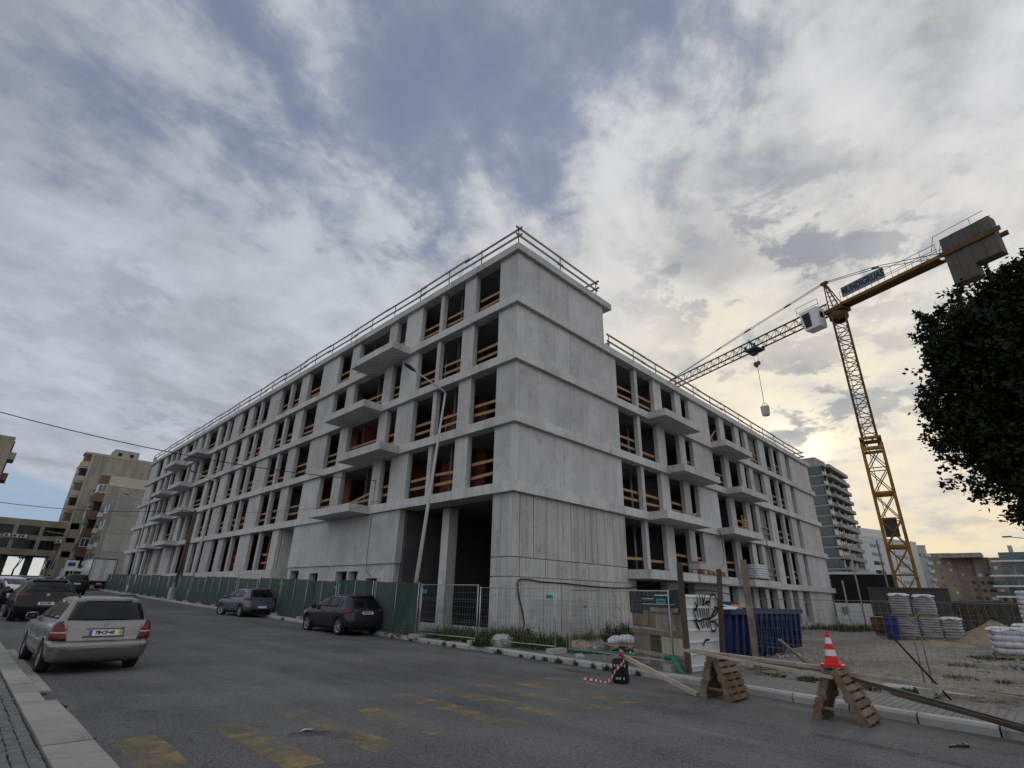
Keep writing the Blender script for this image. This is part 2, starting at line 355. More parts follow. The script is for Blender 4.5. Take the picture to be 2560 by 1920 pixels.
b.inputs['Base Color'].default_value = (0.42, 0.415, 0.40, 1); b.inputs['Roughness'].default_value = 0.9
tr = t.new('ShaderNodeBsdfTransparent'); mx = t.new('ShaderNodeMixShader')
t.link(left, mx.inputs[0]); t.link(tr.outputs[0], mx.inputs[1]); t.link(b.outputs[0], mx.inputs[2])
t.link(mx.outputs[0], t.n['Material Output'].inputs['Surface'])
m, t, b = new_mat('tyre_scuff'); M['tyremark'] = m
pos = t.new('ShaderNodeNewGeometry').outputs['Position']
wear = t.m('ADD', t.m('MULTIPLY', t.noise(pos, 3.0, 5, 0.65, 0.5), 0.6), t.m('MULTIPLY', t.noise(pos, 60, 4, 0.75), 0.5))
b.inputs['Base Color'].default_value = (0.05, 0.046, 0.043, 1); b.inputs['Roughness'].default_value = 0.85
tr = t.new('ShaderNodeBsdfTransparent'); mx = t.new('ShaderNodeMixShader')
t.link(t.ramp(wear, 0.42, 0.72, 0.0, 0.55), mx.inputs[0]); t.link(tr.outputs[0], mx.inputs[1]); t.link(b.outputs[0], mx.inputs[2])
t.link(mx.outputs[0], t.n['Material Output'].inputs['Surface'])
# green windbreak netting on the fence: woven, slightly see-through
m, t, b = new_mat('green_netting'); M['netting'] = m
pos = t.new('ShaderNodeNewGeometry').outputs['Position']
fold = t.noise(t.vm('MULTIPLY', pos, (1.0, 1.2, 0.5)), 2.2, 4, 0.6, 0.6)
fine = t.noise(pos, 40, 2, 0.5)
t.link(t.mix(t.ramp(fold, 0.3, 0.7), (0.018, 0.046, 0.039), (0.040, 0.080, 0.068)), b.inputs['Base Color']); b.inputs['Roughness'].default_value = 0.8
tr = t.new('ShaderNodeBsdfTransparent'); mx = t.new('ShaderNodeMixShader')
t.link(t.ramp(fine, 0.3, 0.7, 0.84, 0.96), mx.inputs[0]); t.link(tr.outputs[0], mx.inputs[1]); t.link(b.outputs[0], mx.inputs[2])
t.link(mx.outputs[0], t.n['Material Output'].inputs['Surface'])
# dirt lot: earth, gravel and lighter trampled patches
m, t, b = new_mat('site_gravel'); M['gravel'] = m
pos = t.new('ShaderNodeNewGeometry').outputs['Position']
v = t.new('ShaderNodeTexVoronoi'); v.inputs['Scale'].default_value = 16; t.link(pos, v.inputs['Vector'])
st = t.sep(v.outputs['Color'])[0]
a1 = t.noise(pos, 0.35, 5, 0.6, 0.5); a2 = t.noise(pos, 3, 5, 0.65)
c = t.mix(t.ramp(a1, 0.38, 0.62), (0.14, 0.125, 0.105), (0.235, 0.212, 0.18))
c = t.vm('SCALE', c, t.m('ADD', 0.55, t.m('ADD', t.m('MULTIPLY', st, 0.5), t.m('MULTIPLY', a2, 0.5))))
t.link(c, b.inputs['Base Color']); b.inputs['Roughness'].default_value = 0.95
bump(t, b, t.m('ADD', st, t.m('MULTIPLY', a2, 2.0)), 0.8, 0.05)
# setts
def sett_mat(name, c1, c2, mortar, bw, bh):
    m, t, b = new_mat(name)
    pos = t.new('ShaderNodeNewGeometry').outputs['Position']
    warp = t.vm('ADD', pos, t.vm('SCALE', t.noise(pos, 2.5, 2, out='Color'), 0.05))
    n = t.new('ShaderNodeTexBrick'); t.link(warp, n.inputs['Vector'])
    n.inputs['Scale'].default_value = 1; n.inputs['Brick Width'].default_value = bw; n.inputs['Row Height'].default_value = bh
    n.inputs['Mortar Size'].default_value = 0.012; n.inputs['Mortar Smooth'].default_value = 0.4
    n.inputs['Color1'].default_value = (*c1, 1); n.inputs['Color2'].default_value = (*c2, 1); n.inputs['Mortar'].default_value = (*mortar, 1)
    k = t.m('ADD', 0.6, t.m('MULTIPLY', t.noise(pos, 5, 5, 0.7), 0.8))
    t.link(t.vm('SCALE', n.outputs['Color'], k), b.inputs['Base Color']); b.inputs['Roughness'].default_value = 0.85
    bump(t, b, n.outputs['Fac'], -0.7, 0.02)
    return m
M['setts'] = sett_mat('pavement_setts', (0.23, 0.23, 0.225), (0.16, 0.16, 0.16), (0.07, 0.068, 0.06), 0.11, 0.11)
M['stone'] = mat('sett_stone', (0.165, 0.165, 0.165), 0.8, 0.35, 8, 0.3, 50)
M['joint'] = mat('joint_dirt', (0.06, 0.055, 0.045), 0.95, 0.3, 10)
M['kerb'] = concrete('kerb_granite', (0.34, 0.33, 0.30), 0.1, 0.2)
M['kerbpale'] = concrete('kerb_concrete', (0.42, 0.42, 0.40), 0.1, 0.2)
M['ground'] = mat('far_ground', (0.13, 0.12, 0.10), 0.95, 0.25, 0.05)

# ------------------------------------------------------------------ mesh helpers
class MB:
    def __init__(s): s.v = []; s.f = []; s.mi = []; s.k = 0
    def mat(s, k): s.k = k; return s
    def add(s, vs, fs):
        o = len(s.v); s.v.extend([tuple(p) for p in vs])
        for f in fs: s.f.append(tuple(i+o for i in f)); s.mi.append(s.k)
        return s
    def box(s, x0, x1, y0, y1, z0, z1):
        return s.add([(x0,y0,z0),(x1,y0,z0),(x1,y1,z0),(x0,y1,z0),(x0,y0,z1),(x1,y0,z1),(x1,y1,z1),(x0,y1,z1)],
                     [(0,3,2,1),(4,5,6,7),(0,1,5,4),(1,2,6,5),(2,3,7,6),(3,0,4,7)])
    def obox(s, c, u, v, w):
        c, u, v, w = map(Vector, (c, u, v, w))
        P = [c-u-v-w, c+u-v-w, c+u+v-w, c-u+v-w, c-u-v+w, c+u-v+w, c+u+v+w, c-u+v+w]
        return s.add(P, [(0,3,2,1),(4,5,6,7),(0,1,5,4),(1,2,6,5),(2,3,7,6),(3,0,4,7)])
    def bar(s, p, q, w, h=None, up=(0,0,1)):
        p, q = Vector(p), Vector(q); d = q-p; L = d.length
        if L < 1e-6: return s
        d /= L; up = Vector(up)
        if abs(d.dot(up)) > 0.98: up = Vector((1,0,0))
        u = d.cross(up).normalized(); v = u.cross(d)
        h = w if h is None else h
        return s.obox((p+q)/2, d*L/2, u*w/2, v*h/2)
    def tube(s, path, r, n=6, cap=True):
        path = [Vector(p) for p in path]; rs = r if isinstance(r, (list, tuple)) else [r]*len(path)
        o = len(s.v); u = None
        for i, p in enumerate(path):
            d = (path[min(i+1, len(path)-1)]-path[max(i-1, 0)]).normalized()
            if u is None:
                u = d.orthogonal().normalized()
            else:
                u = (u-d*u.dot(d)); u = u.normalized() if u.length > 1e-6 else d.orthogonal().normalized()
            v = d.cross(u)
            for k in range(n):
                a = 2*PI*k/n
                s.v.append(tuple(p+(u*math.cos(a)+v*math.sin(a))*rs[i]))
        for i in range(len(path)-1):
            for k in range(n):
                s.f.append((o+i*n+k, o+i*n+(k+1)%n, o+(i+1)*n+(k+1)%n, o+(i+1)*n+k)); s.mi.append(s.k)
        if cap:
            s.f.append(tuple(o+k for k in reversed(range(n)))); s.mi.append(s.k)
            e = o+(len(path)-1)*n
            s.f.append(tuple(e+k for k in range(n))); s.mi.append(s.k)
        return s
    def lathe(s, prof, c=(0,0,0), n=20, axis='z'):
        o = len(s.v); c = Vector(c)
        for r, h in prof:
            for k in range(n):
                a = 2*PI*k/n; x, y = r*math.cos(a), r*math.sin(a)
                s.v.append(tuple(c+(Vector((x, y, h)) if axis == 'z' else Vector((x, h, y)))))
        for i in range(len(prof)-1):
            for k in range(n):
                q = (o+i*n+k, o+i*n+(k+1)%n, o+(i+1)*n+(k+1)%n, o+(i+1)*n+k)
                s.f.append(q if axis == 'z' else q[::-1]); s.mi.append(s.k)
        return s
    def prism(s, poly, z0, z1):
        n = len(poly)
        vs = [(x, y, z0) for x, y in poly]+[(x, y, z1) for x, y in poly]
        fs = [tuple(reversed(range(n))), tuple(range(n, 2*n))]
        fs += [(i, (i+1)%n, n+(i+1)%n, n+i) for i in range(n)]
        return s.add(vs, fs)
    def extrude(s, poly, d):
        """planar 3-D polygon pushed along d"""
        d = Vector(d); n = len(poly); a = [Vector(p) for p in poly]
        return s.add(a+[p+d for p in a], [tuple(reversed(range(n))), tuple(range(n, 2*n))]+[(i, (i+1)%n, n+(i+1)%n, n+i) for i in range(n)])
    def build(s, name, mats, parent=None, loc=None, smooth=False, local=False):
        me = bpy.data.meshes.new(name)
        if parent is not None and not local:
            off = Vector((0,0,0)); p = parent
            while p is not None: off += p.location; p = p.parent
        elif loc is not None and not local: off = Vector(loc)
        else: off = Vector((0,0,0))
        if off.length > 0: vs = [(x-off.x, y-off.y, z-off.z) for x, y, z in s.v]
        else: vs = s.v
        me.from_pydata(vs, [], s.f)
        if isinstance(mats, str): mats = [mats]
        for k in mats: me.materials.append(M[k])
        if len(mats) > 1: me.polygons.foreach_set('material_index', s.mi)
        if smooth: me.polygons.foreach_set('use_smooth', [True]*len(me.polygons))
        me.update()
        o = bpy.data.objects.new(name, me); COL.objects.link(o)
        if parent is not None: o.parent = parent
        if loc is not None: o.location = loc
        return o
def tag(o, label=None, cat=None, group=None, kind=None):
    if label: o['label'] = label
    if cat: o['category'] = cat
    if group: o['group'] = group
    if kind: o['kind'] = kind
    return o
def thing(name, label, cat, loc=(0,0,0), rz=0, group=None):
    o = bpy.data.objects.new(name, None); COL.objects.link(o)
    o.location = loc; o.rotation_euler = (0,0,rz); o.empty_display_size = 0.2
    return tag(o, label, cat, group)
def dup(root, loc=None, rz=None, label=None, group=None):
    def cp(o, par):
        c = o.copy(); COL.objects.link(c)
        if par is not None: c.parent = par
        for ch in kids.get(o.name, []): cp(ch, c)
        return c
    kids = {}
    for o in list(root.children):
        kids.setdefault(root.name, []).append(o)
        for q in list(o.children):
            kids.setdefault(o.name, []).append(q)
    r = cp(root, None)
    if loc is not None: r.location = loc
    if rz is not None: r.rotation_euler = (0,0,rz)
    if label: r['label'] = label
    if group: r['group'] = group
    return r
def text_mesh(txt, size, depth=0.004, bold=0.0):
    cu = bpy.data.curves.new('lettering', 'FONT'); cu.body = txt; cu.size = size; cu.extrude = depth
    cu.align_x = 'CENTER'; cu.align_y = 'CENTER'; cu.resolution_u = 3; cu.offset = bold
    o = bpy.data.objects.new('lettering', cu); COL.objects.link(o)
    dg = bpy.context.evaluated_depsgraph_get()
    me = bpy.data.meshes.new_from_object(o.evaluated_get(dg))
    bpy.data.objects.remove(o); bpy.data.curves.remove(cu)
    return me
def text_obj(name, txt, size, mtx, mk, parent, depth=0.004, bold=0.0):
    me = text_mesh(txt, size, depth, bold); me.transform(mtx)
    me.materials.clear(); me.materials.append(M[mk])
    o = bpy.data.objects.new(name, me); COL.objects.link(o); o.parent = parent
    return o
def basis(o, x, y):
    x = Vector(x).normalized(); y = Vector(y).normalized(); z = x.cross(y)
    return Matrix(((x.x, y.x, z.x, o[0]), (x.y, y.y, z.y, o[1]), (x.z, y.z, z.z, o[2]), (0,0,0,1)))

# ------------------------------------------------------------------ ground
def gz(x, y):
    """the street climbs gently beyond the corner and falls a little to the right-hand gutter"""
    z = 0.0152*max(0.0, y-17) - 0.12*min(max((x-4)/8, 0), 1)
    if x > 36 and y < 15: z -= 0.02*min(x-36, 20)
    return z
KR = [(-12,10.0),(-4,10.0),(0.75,10.3),(2.3,10.55),(3.8,10.9),(6,11.3),(8.5,11.72),(10.5,11.95),(13.5,12.2),(18,12.45),(40,12.7),(90,13.2),(150,13.6)]
def kr(y):
    for (y0, x0), (y1, x1) in zip(KR, KR[1:]):
        if y <= y1: return x0+(x1-x0)*(y-y0)/(y1-y0)
    return KR[-1][1]
def grid(xs_of_y, ys, zf, name, mk, kind='structure'):
    b = MB(); n = len(xs_of_y(ys[0]))
    for y in ys:
        for x in xs_of_y(y): b.v.append((x, y, zf(x, y)))
    for j in range(len(ys)-1):
        for i in range(n-1):
            b.f.append((j*n+i, j*n+i+1, (j+1)*n+i+1, (j+1)*n+i)); b.mi.append(0)
    o = b.build(name, mk, smooth=True)
    return tag(o, kind=kind)
ys = [-12,-8,-5,-3,-2,-1,0,1,2,3,4,5,6,7,8,9,10,11,12,13,14,15,16,17,18,20,22,24,27,30,35,40,50,60,70,80,95,110,130,150,175]
grid(lambda y: [-14+i*((kr(y)+0.02)+14)/30 for i in range(31)], ys, gz, 'road', 'asphalt')
b = MB().add([(-900,-400,-2.2),(1200,-400,-2.2),(1200,1200,-2.2),(-900,1200,-2.2)], [(0,1,2,3)])
tag(b.build('ground', 'ground'), kind='structure')
# site ground beside the street
lot = lambda x, y: gz(x, y)+0.02*math.sin(x*1.3+y*0.7)+0.02*math.sin(x*0.5-y*1.1)-0.02
grid(lambda y: [kr(y)+1.5+(90-kr(y))*(i/40.0)**1.5 for i in range(41)], [-40,-30,-20,-14,-10,-7,-5,-3.5,-2,-1,0,1,2,3,4,5,6,7,8,9,10,11,12,13,14,14.7], lot, 'site_ground', 'gravel')
grid(lambda y: [kr(y)+1.5+(15.6-kr(y)-1.5)*i/4 for i in range(5)], [14.7,16,18,22,30,40,50,60,70,80,90,100,150], lambda x, y: gz(x, y)+0.0, 'verge', 'gravel')

# left pavement: concrete bed, a kerb of separate stones, small setts
b = MB().box(-9, 1.02, -12, 24, -0.05, 0.085)
pav = tag(b.build('pavement', 'joint'), kind='structure')
st = MB()
sm = bpy.data.meshes.new('paving_stone')
tmp = MB()
tmp.v = [(-.048,-.048,0),(.048,-.048,0),(.048,.048,0),(-.048,.048,0),(-.048,-.048,.03),(.048,-.048,.03),(.048,.048,.03),(-.048,.048,.03),(-.038,-.038,.037),(.038,-.038,.037),(.038,.038,.037),(-.038,.038,.037)]
tmp.f = [(0,1,5,4),(1,2,6,5),(2,3,7,6),(3,0,4,7),(4,5,9,8),(5,6,10,9),(6,7,11,10),(7,4,8,11),(8,9,10,11)]
sm.from_pydata(tmp.v, [], tmp.f); sm.materials.append(M['stone'])
cells = []
for j in range(-20, 170):
    for i in range(0, 40):
        y = 5.2+j*0.104+rnd.uniform(-.006,.006); x = 0.98-0.06-i*0.104+(0.05 if j % 2 else 0)*0+rnd.uniform(-.006,.006)
        cells.append((x, y))
cells.sort(key=lambda c: (max(0, abs(c[0]-0.75)-0.35)*3+max(0, 5.6-c[1])*4+max(0, c[1]-5.6)))
for n, (x, y) in enumerate(cells):
    a = rnd.uniform(-.06,.06); sc = rnd.uniform(.93,1.04)
    if n < 290:
        o = bpy.data.objects.new('paving_stone', sm); COL.objects.link(o); o.parent = pav
        o.location = (x, y, 0.085+rnd.uniform(-.004,.004)); o.rotation_euler = (rnd.uniform(-.03,.03), rnd.uniform(-.03,.03), a); o.scale = (sc, sc, 1)
    else:
        ca, sa = math.cos(a)*sc, math.sin(a)*sc; z0 = 0.085+rnd.uniform(-.004,.004)
        st.add([(x+px*ca-py*sa, y+px*sa+py*ca, z0+pz) for px, py, pz in tmp.v], tmp.f)
tag(st.build('paving_stones', 'stone', pav), kind='stuff')
b = MB()
kerb = tag(MB().box(1.03, 1.30, -12, 24, -0.05, 0.06).build('kerb', 'joint'), kind='structure')
def kerb_stone(par, pts_in, pts_out, z, h, mk, ch=0.03):
    """one stone between two stations; pts are (x,y) at start and end on both edges"""
    (ax, ay), (bx, by) = pts_in; (cx, cy), (dx_, dy_) = pts_out
    za, zb = z
    B = MB()
    q = lambda px, py, zz: (px, py, zz)
    # chamfered street edge
    def edge(px, py, tx, ty, f): return (px+(tx-px)*f, py+(ty-py)*f)
    w0 = math.hypot(cx-ax, cy-ay)
    e0 = edge(cx, cy, ax, ay, ch/w0); e1 = edge(dx_, dy_, bx, by, ch/w0)
    ring0 = [q(ax,ay,za-h), q(ax,ay,za), q(*e0,za), q(cx,cy,za-ch), q(cx,cy,za-h)]
    ring1 = [q(bx,by,zb-h), q(bx,by,zb), q(*e1,zb), q(dx_,dy_,zb-ch), q(dx_,dy_,zb-h)]
    n = 5
    B.add(ring0+ring1, [(i, (i+1)%n, n+(i+1)%n, n+i) for i in range(n)]+[tuple(reversed(range(n))), tuple(range(n, 2*n))])
    return B.build('kerb_stone', mk, par)
jy = [5.0,5.75,6.45,7.0,8.33,9.58,10.4,11.3,12.1,13.1,14.1,15.2,16.2,17.3,18.4,19.5,20.6,21.7,22.8,23.9]
jy = [-12,-9,-6,-4,-2.6,-1.4,-0.3,0.8,1.9,3,4]+jy
for y0, y1 in zip(jy, jy[1:]):
    g = 0.012
    dz_ = rnd.uniform(-.006,.006)
    if y0 < 9.57:      # widened apron at the crossing
        xo0 = 1.44 if y0 < 9 else 1.40; xo1 = 1.44 if y1 < 9 else (1.46 if y1 < 9.5 else 1.42)
    else: xo0 = xo1 = 1.31
    kerb_stone(kerb, ((1.0,y0+g),(1.0,y1-g)), ((xo0,y0+g),(xo1,y1-g)), (0.122+dz_, 0.122+dz_), 0.2, 'kerb', 0.05)
# gutter channel stones along the left kerb
for k in range(12):
    y0 = 11.2+k*1.0
    kerb_stone(kerb, ((1.315,y0+.008),(1.315,y0+.992)), ((1.52,y0+.008),(1.52,y0+.992)), (0.022, 0.022), 0.1, 'kerb', 0.01)

# right pavement and its kerb
def strip(name, mk, x0f, x1f, z0f, ys):
    B = MB()
    for y in ys:
        a, c = x0f(y), x1f(y); za = z0f(a, y)
        B.v += [(a,y,za-0.3),(a,y,za),(c,y,z0f(c,y)),(c,y,za-0.3)]
    for j in range(len(ys)-1):
        for k in range(4):
            B.f.append((j*4+k, (j+1)*4+k, (j+1)*4+(k+1)%4, j*4+(k+1)%4)); B.mi.append(0)
    return tag(B.build(name, mk), kind='structure')
YS = [-12,-8,-4,-2,0,2,4,6,8,10,12,14,16,18,22,26,30,36,44,55,70,90,120]
strip('right_pavement', 'setts', lambda y: kr(y)+0.20, lambda y: kr(y)+1.9, lambda x, y: gz(x, y)+0.118, YS)
kerb2 = strip('right_kerb', 'joint', lambda y: kr(y)+0.02, lambda y: kr(y)+0.20, lambda x, y: gz(x, y)+0.05, YS)
y = -11.0
while y < 110:
    L = 0.92 if y < 30 else (3.0 if y < 60 else 8.0)
    def e(yy, k): return (kr(yy)+k, yy)
    d_ = rnd.uniform(-.012,.012)
    kerb_stone(kerb2, (e(y+.012,.22), e(y+L-.012,.22)), (e(y+.012,d_), e(y+L-.012,d_)), (gz(kr(y),y)+0.128, gz(kr(y+L),y+L)+0.128), 0.28, 'kerbpale', 0.035)
    y += L

# zebra crossing, worn
zb = None
for i, (x0, x1, y0, y1) in enumerate([(1.62,2.04,5.6,7.42),(2.58,2.96,5.3,7.5),(3.46,3.84,5.3,7.62),(4.34,4.74,5.5,7.25),(5.35,5.78,5.25,8.05),(6.3,6.72,5.2,8.15),(7.2,7.6,5.2,8.1),(8.05,8.62,5.25,8.15),(9.2,9.55,5.3,8.1)]):
    n = 8; B = MB()
    for k in range(n+1):
        yy = y0+(y1-y0)*k/n
        for xx in (x0+rnd.uniform(-.02,.02), x1+rnd.uniform(-.02,.02)): B.v.append((xx, yy, gz(xx, yy)+0.004))
    for k in range(n): B.f.append((k*2, k*2+1, k*2+3, k*2+2)); B.mi.append(0)
    o = B.build('crossing_stripe', 'yellowpaint'); tag(o, kind='structure')
def smear(pts, wd, mk='dustmark', nm='dust_mark'):
    B = MB()
    for k, (x, y) in enumerate(pts):
        x2, y2 = pts[min(k+1, len(pts)-1)]; x1, y1 = pts[max(k-1, 0)]
        d = Vector((x2-x1, y2-y1, 0)).normalized(); u = Vector((-d.y, d.x, 0))*wd*(0.35+0.65*math.sin(PI*(k+0.5)/len(pts)))
        for s_ in (-1, 1):
            q = Vector((x, y, 0))+u*s_; B.v.append((q.x, q.y, gz(q.x, q.y)+0.003))
    for k in range(len(pts)-1): B.f.append((2*k, 2*k+1, 2*k+3, 2*k+2)); B.mi.append(0)
    tag(B.build(nm, mk), kind='structure')
TYRE = [([(8.36,2.7),(8.33,2.3),(8.24,1.85),(8.13,1.4),(8.02,0.9)],0.12),([(11.4,10.6),(11.35,10.2),(11.3,9.8)],0.10),([(10.9,9.0),(10.85,8.4),(10.8,7.8)],0.22),([(10.8,12.2),(10.75,11.8),(10.7,11.4)],0.06),([(2.0,8.8),(2.2,8.85),(2.35,8.75)],0.04),([(3.1,6.5),(3.4,6.4),(3.6,6.1),(3.7,5.8)],0.16)]
smear([(1.62,9.9),(1.95,10.3),(2.4,10.2),(2.9,9.6),(3.2,9.0)], 0.14)
smear([(2.0,13.0),(2.5,13.1),(3.2,12.6),(3.9,11.6)], 0.1)
smear([(3.6,11.6),(3.9,10.3),(4.2,9.0),(4.5,8.2)], 0.13)
smear([(11.2,14.5),(11.35,12.5),(11.2,10.5),(11.0,8.5)], 0.22)
smear([(10.3,10.5),(10.45,9.5),(10.3,8.0)], 0.12)
smear([(10.5,6.0),(10.4,4.6),(10.1,3.4)], 0.10)
smear([(9.9,4.2),(9.7,2.8),(9.5,1.2),(9.2,0)], 0.10)

for pts, wd in TYRE: smear(pts, wd, 'tyremark', 'tyre_mark')
# ------------------------------------------------------------------ the concrete building
PX, PY = 15.0, 14.75              # wall planes of the street front and the site front
ZS = [5.47+2.985*k for k in range(5)]    # undersides of the slabs
BT = 0.42                         # slab edge depth
bld = thing('concrete_building', 'large unfinished grey concrete apartment block with open window bays at the street corner', 'building', (PX, PY, 0))
def Bx(name, mk, *a, par=None):
    return MB().box(*a).build(name, mk, par or bld)
LP = [(14.8,14.55),(58.3,14.55),(58.3,27),(29,27),(29,87.3),(14.8,87.3)]
for k in range(4):
    MB().prism(LP, ZS[k], ZS[k]+BT).build('floor_slab', 'slab', bld)
MB().prism([(14.8,14.55),(22.85,14.55),(22.85,87.3),(14.8,87.3)], ZS[4], ZS[4]+0.40).build('roof_slab', 'slab', bld)
MB().prism([(23.2,14.62),(58.8,14.62),(58.8,27),(23.2,27)], 2.42, 2.84).build('floor_slab', 'slab', bld)
MB().prism([(15.3,15.0),(29,15.0),(29,86.6),(15.3,86.6)], -0.6, -0.12).build('ground_slab', 'inner', bld)
# street front, upper storeys: solid piers between the bays
PIER_L = [(14.75,16.0),(17.82,18.76),(20.57,20.87),(22.64,24.26),(25.27,26.15),(29.8,30.85),(32.65,35.2),(37.5,38.85),(40.5,40.88),
          (42.7,45.15),(46.9,47.22),(48.9,50.2),(51.95,54.0),(55.5,55.9),(57.8,58.75),(62.0,62.8),(64.2,65.6),(66.8,67.25),(70.0,71.9),
          (73.8,74.2),(76.1,76.8),(78.6,80.3),(83.0,86.6)]
TH = 0.20
def seam(B, y0, y1, z0, z1, f=0.012):
    return B.box(PX, PX+TH, y0, y1, z0, z1)
for k in range(4):
    z0, z1 = ZS[k]+BT, ZS[k+1]
    for i, (a, c) in enumerate(PIER_L):
        if i == 0: a = PY+0.025            # joint against the gable
        nm = 'mullion' if c-a < 0.5 else 'wall_pier'
        if nm == 'mullion':
            Bx('mullion', 'concrete', PX, PX+0.26, a, c, z0, z1)
        elif c-a > 2.2 and i in (9,):       # two lifts with a pour joint
            m_ = (a+c)/2
            MB().box(PX, PX+TH, a, m_-.01, z0, z1).box(PX, PX+TH, m_+.01, c, z0, z1).box(PX+.03, PX+TH-.02, m_-.02, m_+.02, z0, z1).build(nm, 'concrete', bld)
        else:
            Bx(nm, 'concrete', PX, PX+TH, a, c, z0, z1)
        # inner window nib: the stepped reveal seen beside every bay
        if nm != 'mullion' and i > 0:
            Bx('reveal', 'concrete', PX+TH, PX+TH+0.10, a+0.03, a+0.2, z0, z1)
# site front
PIER_R = [(25.2,25.5),(27.4,28.35),(30.2,31.0),(32.1,35.1),(37.0,37.85),(39.9,40.7),(41.75,42.45),(44.75,46.05),(47.83,48.18),(49.85,51.3),(52.35,58.05)]
for k in range(-1, 3):
    z0, z1 = (2.84 if k < 0 else ZS[k]+BT), ZS[k+1]
    for i, (a, c) in enumerate(PIER_R):
        nm = 'mullion' if c-a < 0.5 else 'wall_pier'
        d_ = 0.26
        Bx(nm, 'concrete', a, c, PY, PY+d_, z0, z1)
    Bx('infill_panel', 'plaster', 42.45, 44.75, PY+0.38, PY+0.5, z0, z1)
for k in range(1, 5):  # thin dark sheets added below the slabs, ceiling shade put into their colour
    if k < 4: MB().prism([(PX+.36,PY+.36),(57.6,PY+.36),(57.6,26.3),(28.6,26.3),(28.6,86.2),(PX+.36,86.2)], ZS[k]-.012, ZS[k]-.004).build('soffit_shade', 'soffit_shade', bld)
    else: Bx('soffit_shade', 'soffit_shade', PX+.36, 21.85, PY+.36, 86.2, ZS[k]-.012, ZS[k]-.004)
Bx('soffit_shade', 'soffit_shade', PX+.9, 28.1, PY+.36, 22.55, ZS[0]-.012, ZS[0]-.004)
# gable walls of the corner, poured in panels with open joints
def gable(z0, z1, xs, mk, thick=0.3):
    for a, c in zip(xs, xs[1:]):
        Bx('wall_panel', mk, a+(.005 if a == xs[0] else .010+.008*(mk == 'board')), c-.010-.008*(mk == 'board'), PY, PY+thick, z0, z1)
    Bx('wall_core', mk, xs[0]+0.02, xs[-1]-0.01, PY+(0.07 if mk == 'board' else 0.03), PY+thick-0.01, z0, z1)
gx = {0: [15.0,18.35,23.25], 1: [15.0,18.9,23.25], 2: [15.0,19.0,23.25]}
for k in range(3): gable(ZS[k]+BT, ZS[k+1], gx[k], 'concrete')
gable(ZS[3]+BT, ZS[4], [15.0,18.9,22.2], 'concrete')
Bx('side_wall', 'concrete', 21.9, 22.2, PY+0.3, 86.6, ZS[3]+BT, ZS[4])
Bx('wall_core', 'board', PX+.08, PX+.28, PY+.08, 15.9, -0.4, ZS[0]-.01)
Bx('wall_core', 'board', PX+.3, 23.2, PY+.09, PY+.2, -0.4, ZS[0]-.01)
gable(2.945, ZS[0], [15.0,15.42,16.25,17.05,17.85,18.75,19.8,20.3,20.75,21.4,22.1,23.25], 'board')
gable(2.21, 2.91, [15.0,15.45,17.0,17.9,19.2,20.0,23.25], 'board')
gable(-0.5, 2.18, [15.0,15.5,16.9,18.0,19.3,20.6,22.0,23.25], 'board')
Bx('side_wall', 'inner', 23.3, 28.2, PY+5.0, PY+5.2, -0.5, ZS[0]-.004)
# street front of the corner, ground storey
for z0, z1 in ((2.945, ZS[0]), (2.21, 2.91), (-0.5, 2.18)):
    Bx('wall_panel', 'board', PX, PX+0.3, PY+.02, 15.42, z0, z1)
    Bx('wall_panel', 'board', PX, PX+0.3, 15.44, 15.95, z0, z1)
# ground storey of the street front
GB = 2.86
Bx('wall_panel', 'concrete', PX-0.06, PX+0.3, 22.80, 28.9, GB, ZS[0]); Bx('wall_panel', 'concrete', PX-0.06, PX+0.3, 28.91, 35.2, GB, ZS[0])
# base wall with its basement windows
def wall_with_holes(name, mk, x0, x1, y0, y1, z0, z1, holes):
    B = MB(); ys_ = sorted(set([y0, y1]+[h[0] for h in holes]+[h[1] for h in holes]))
    for a, c in zip(ys_, ys_[1:]):
        hs = [h for h in holes if h[0] <= a+1e-6 and h[1] >= c-1e-6]
        if not hs: B.box(x0, x1, a, c, z0, z1)
        else:
            h = hs[0]
            if h[2] > z0: B.box(x0, x1, a, c, z0, h[2])
            if h[3] < z1: B.box(x0, x1, a, c, h[3], z1)
    return B.build(name, mk, bld)
wall_with_holes('base_wall', 'slab', PX+0.02, PX+0.42, 22.9, 35.2, -0.5, GB-0.012,
    [(33.55,34.8,0.9,2.66),(30.9,32.02,0.9,2.48),(27.5,28.75,0.9,2.54),(26.33,27.33,0.9,2.53),(24.36,25.45,0.9,2.17)])
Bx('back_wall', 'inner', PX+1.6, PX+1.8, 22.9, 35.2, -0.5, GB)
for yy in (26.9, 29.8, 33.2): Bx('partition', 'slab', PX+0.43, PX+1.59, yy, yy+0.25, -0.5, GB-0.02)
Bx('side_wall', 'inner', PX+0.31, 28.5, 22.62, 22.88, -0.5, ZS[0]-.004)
Bx('recess_wall', 'board', PX+1.1, PX+1.4, 35.2, 37.8, -0.5, ZS[0])
Bx('recess_wall', 'board', PX+0.3, PX+1.09, 35.2, 35.42, -0.5, ZS[0])
Bx('recess_wall', 'board', PX+0.3, PX+1.09, 37.62, 37.8, -0.5, ZS[0])
GP = [(37.8,38.9),(41.0,41.4),(43.1,45.3),(47.0,47.35),(49.1,50.4),(52.1,54.2),(55.6,56.2),(57.7,59.0),(62.5,63.4),(64.7,68.1),(70.5,72.6),(74.0,74.3),(76.0,76.7),(78.7,80.9),(83.8,86.6)]
for a, c in GP:
    nm = 'mullion' if c-a < 0.5 else 'wall_pier'
    Bx(nm, 'concrete', PX, PX+0.26, a, c, 2.80, ZS[0])
Bx('infill_panel', 'plaster', PX+0.3, PX+0.42, 68.1, 70.5, 2.80, ZS[0])
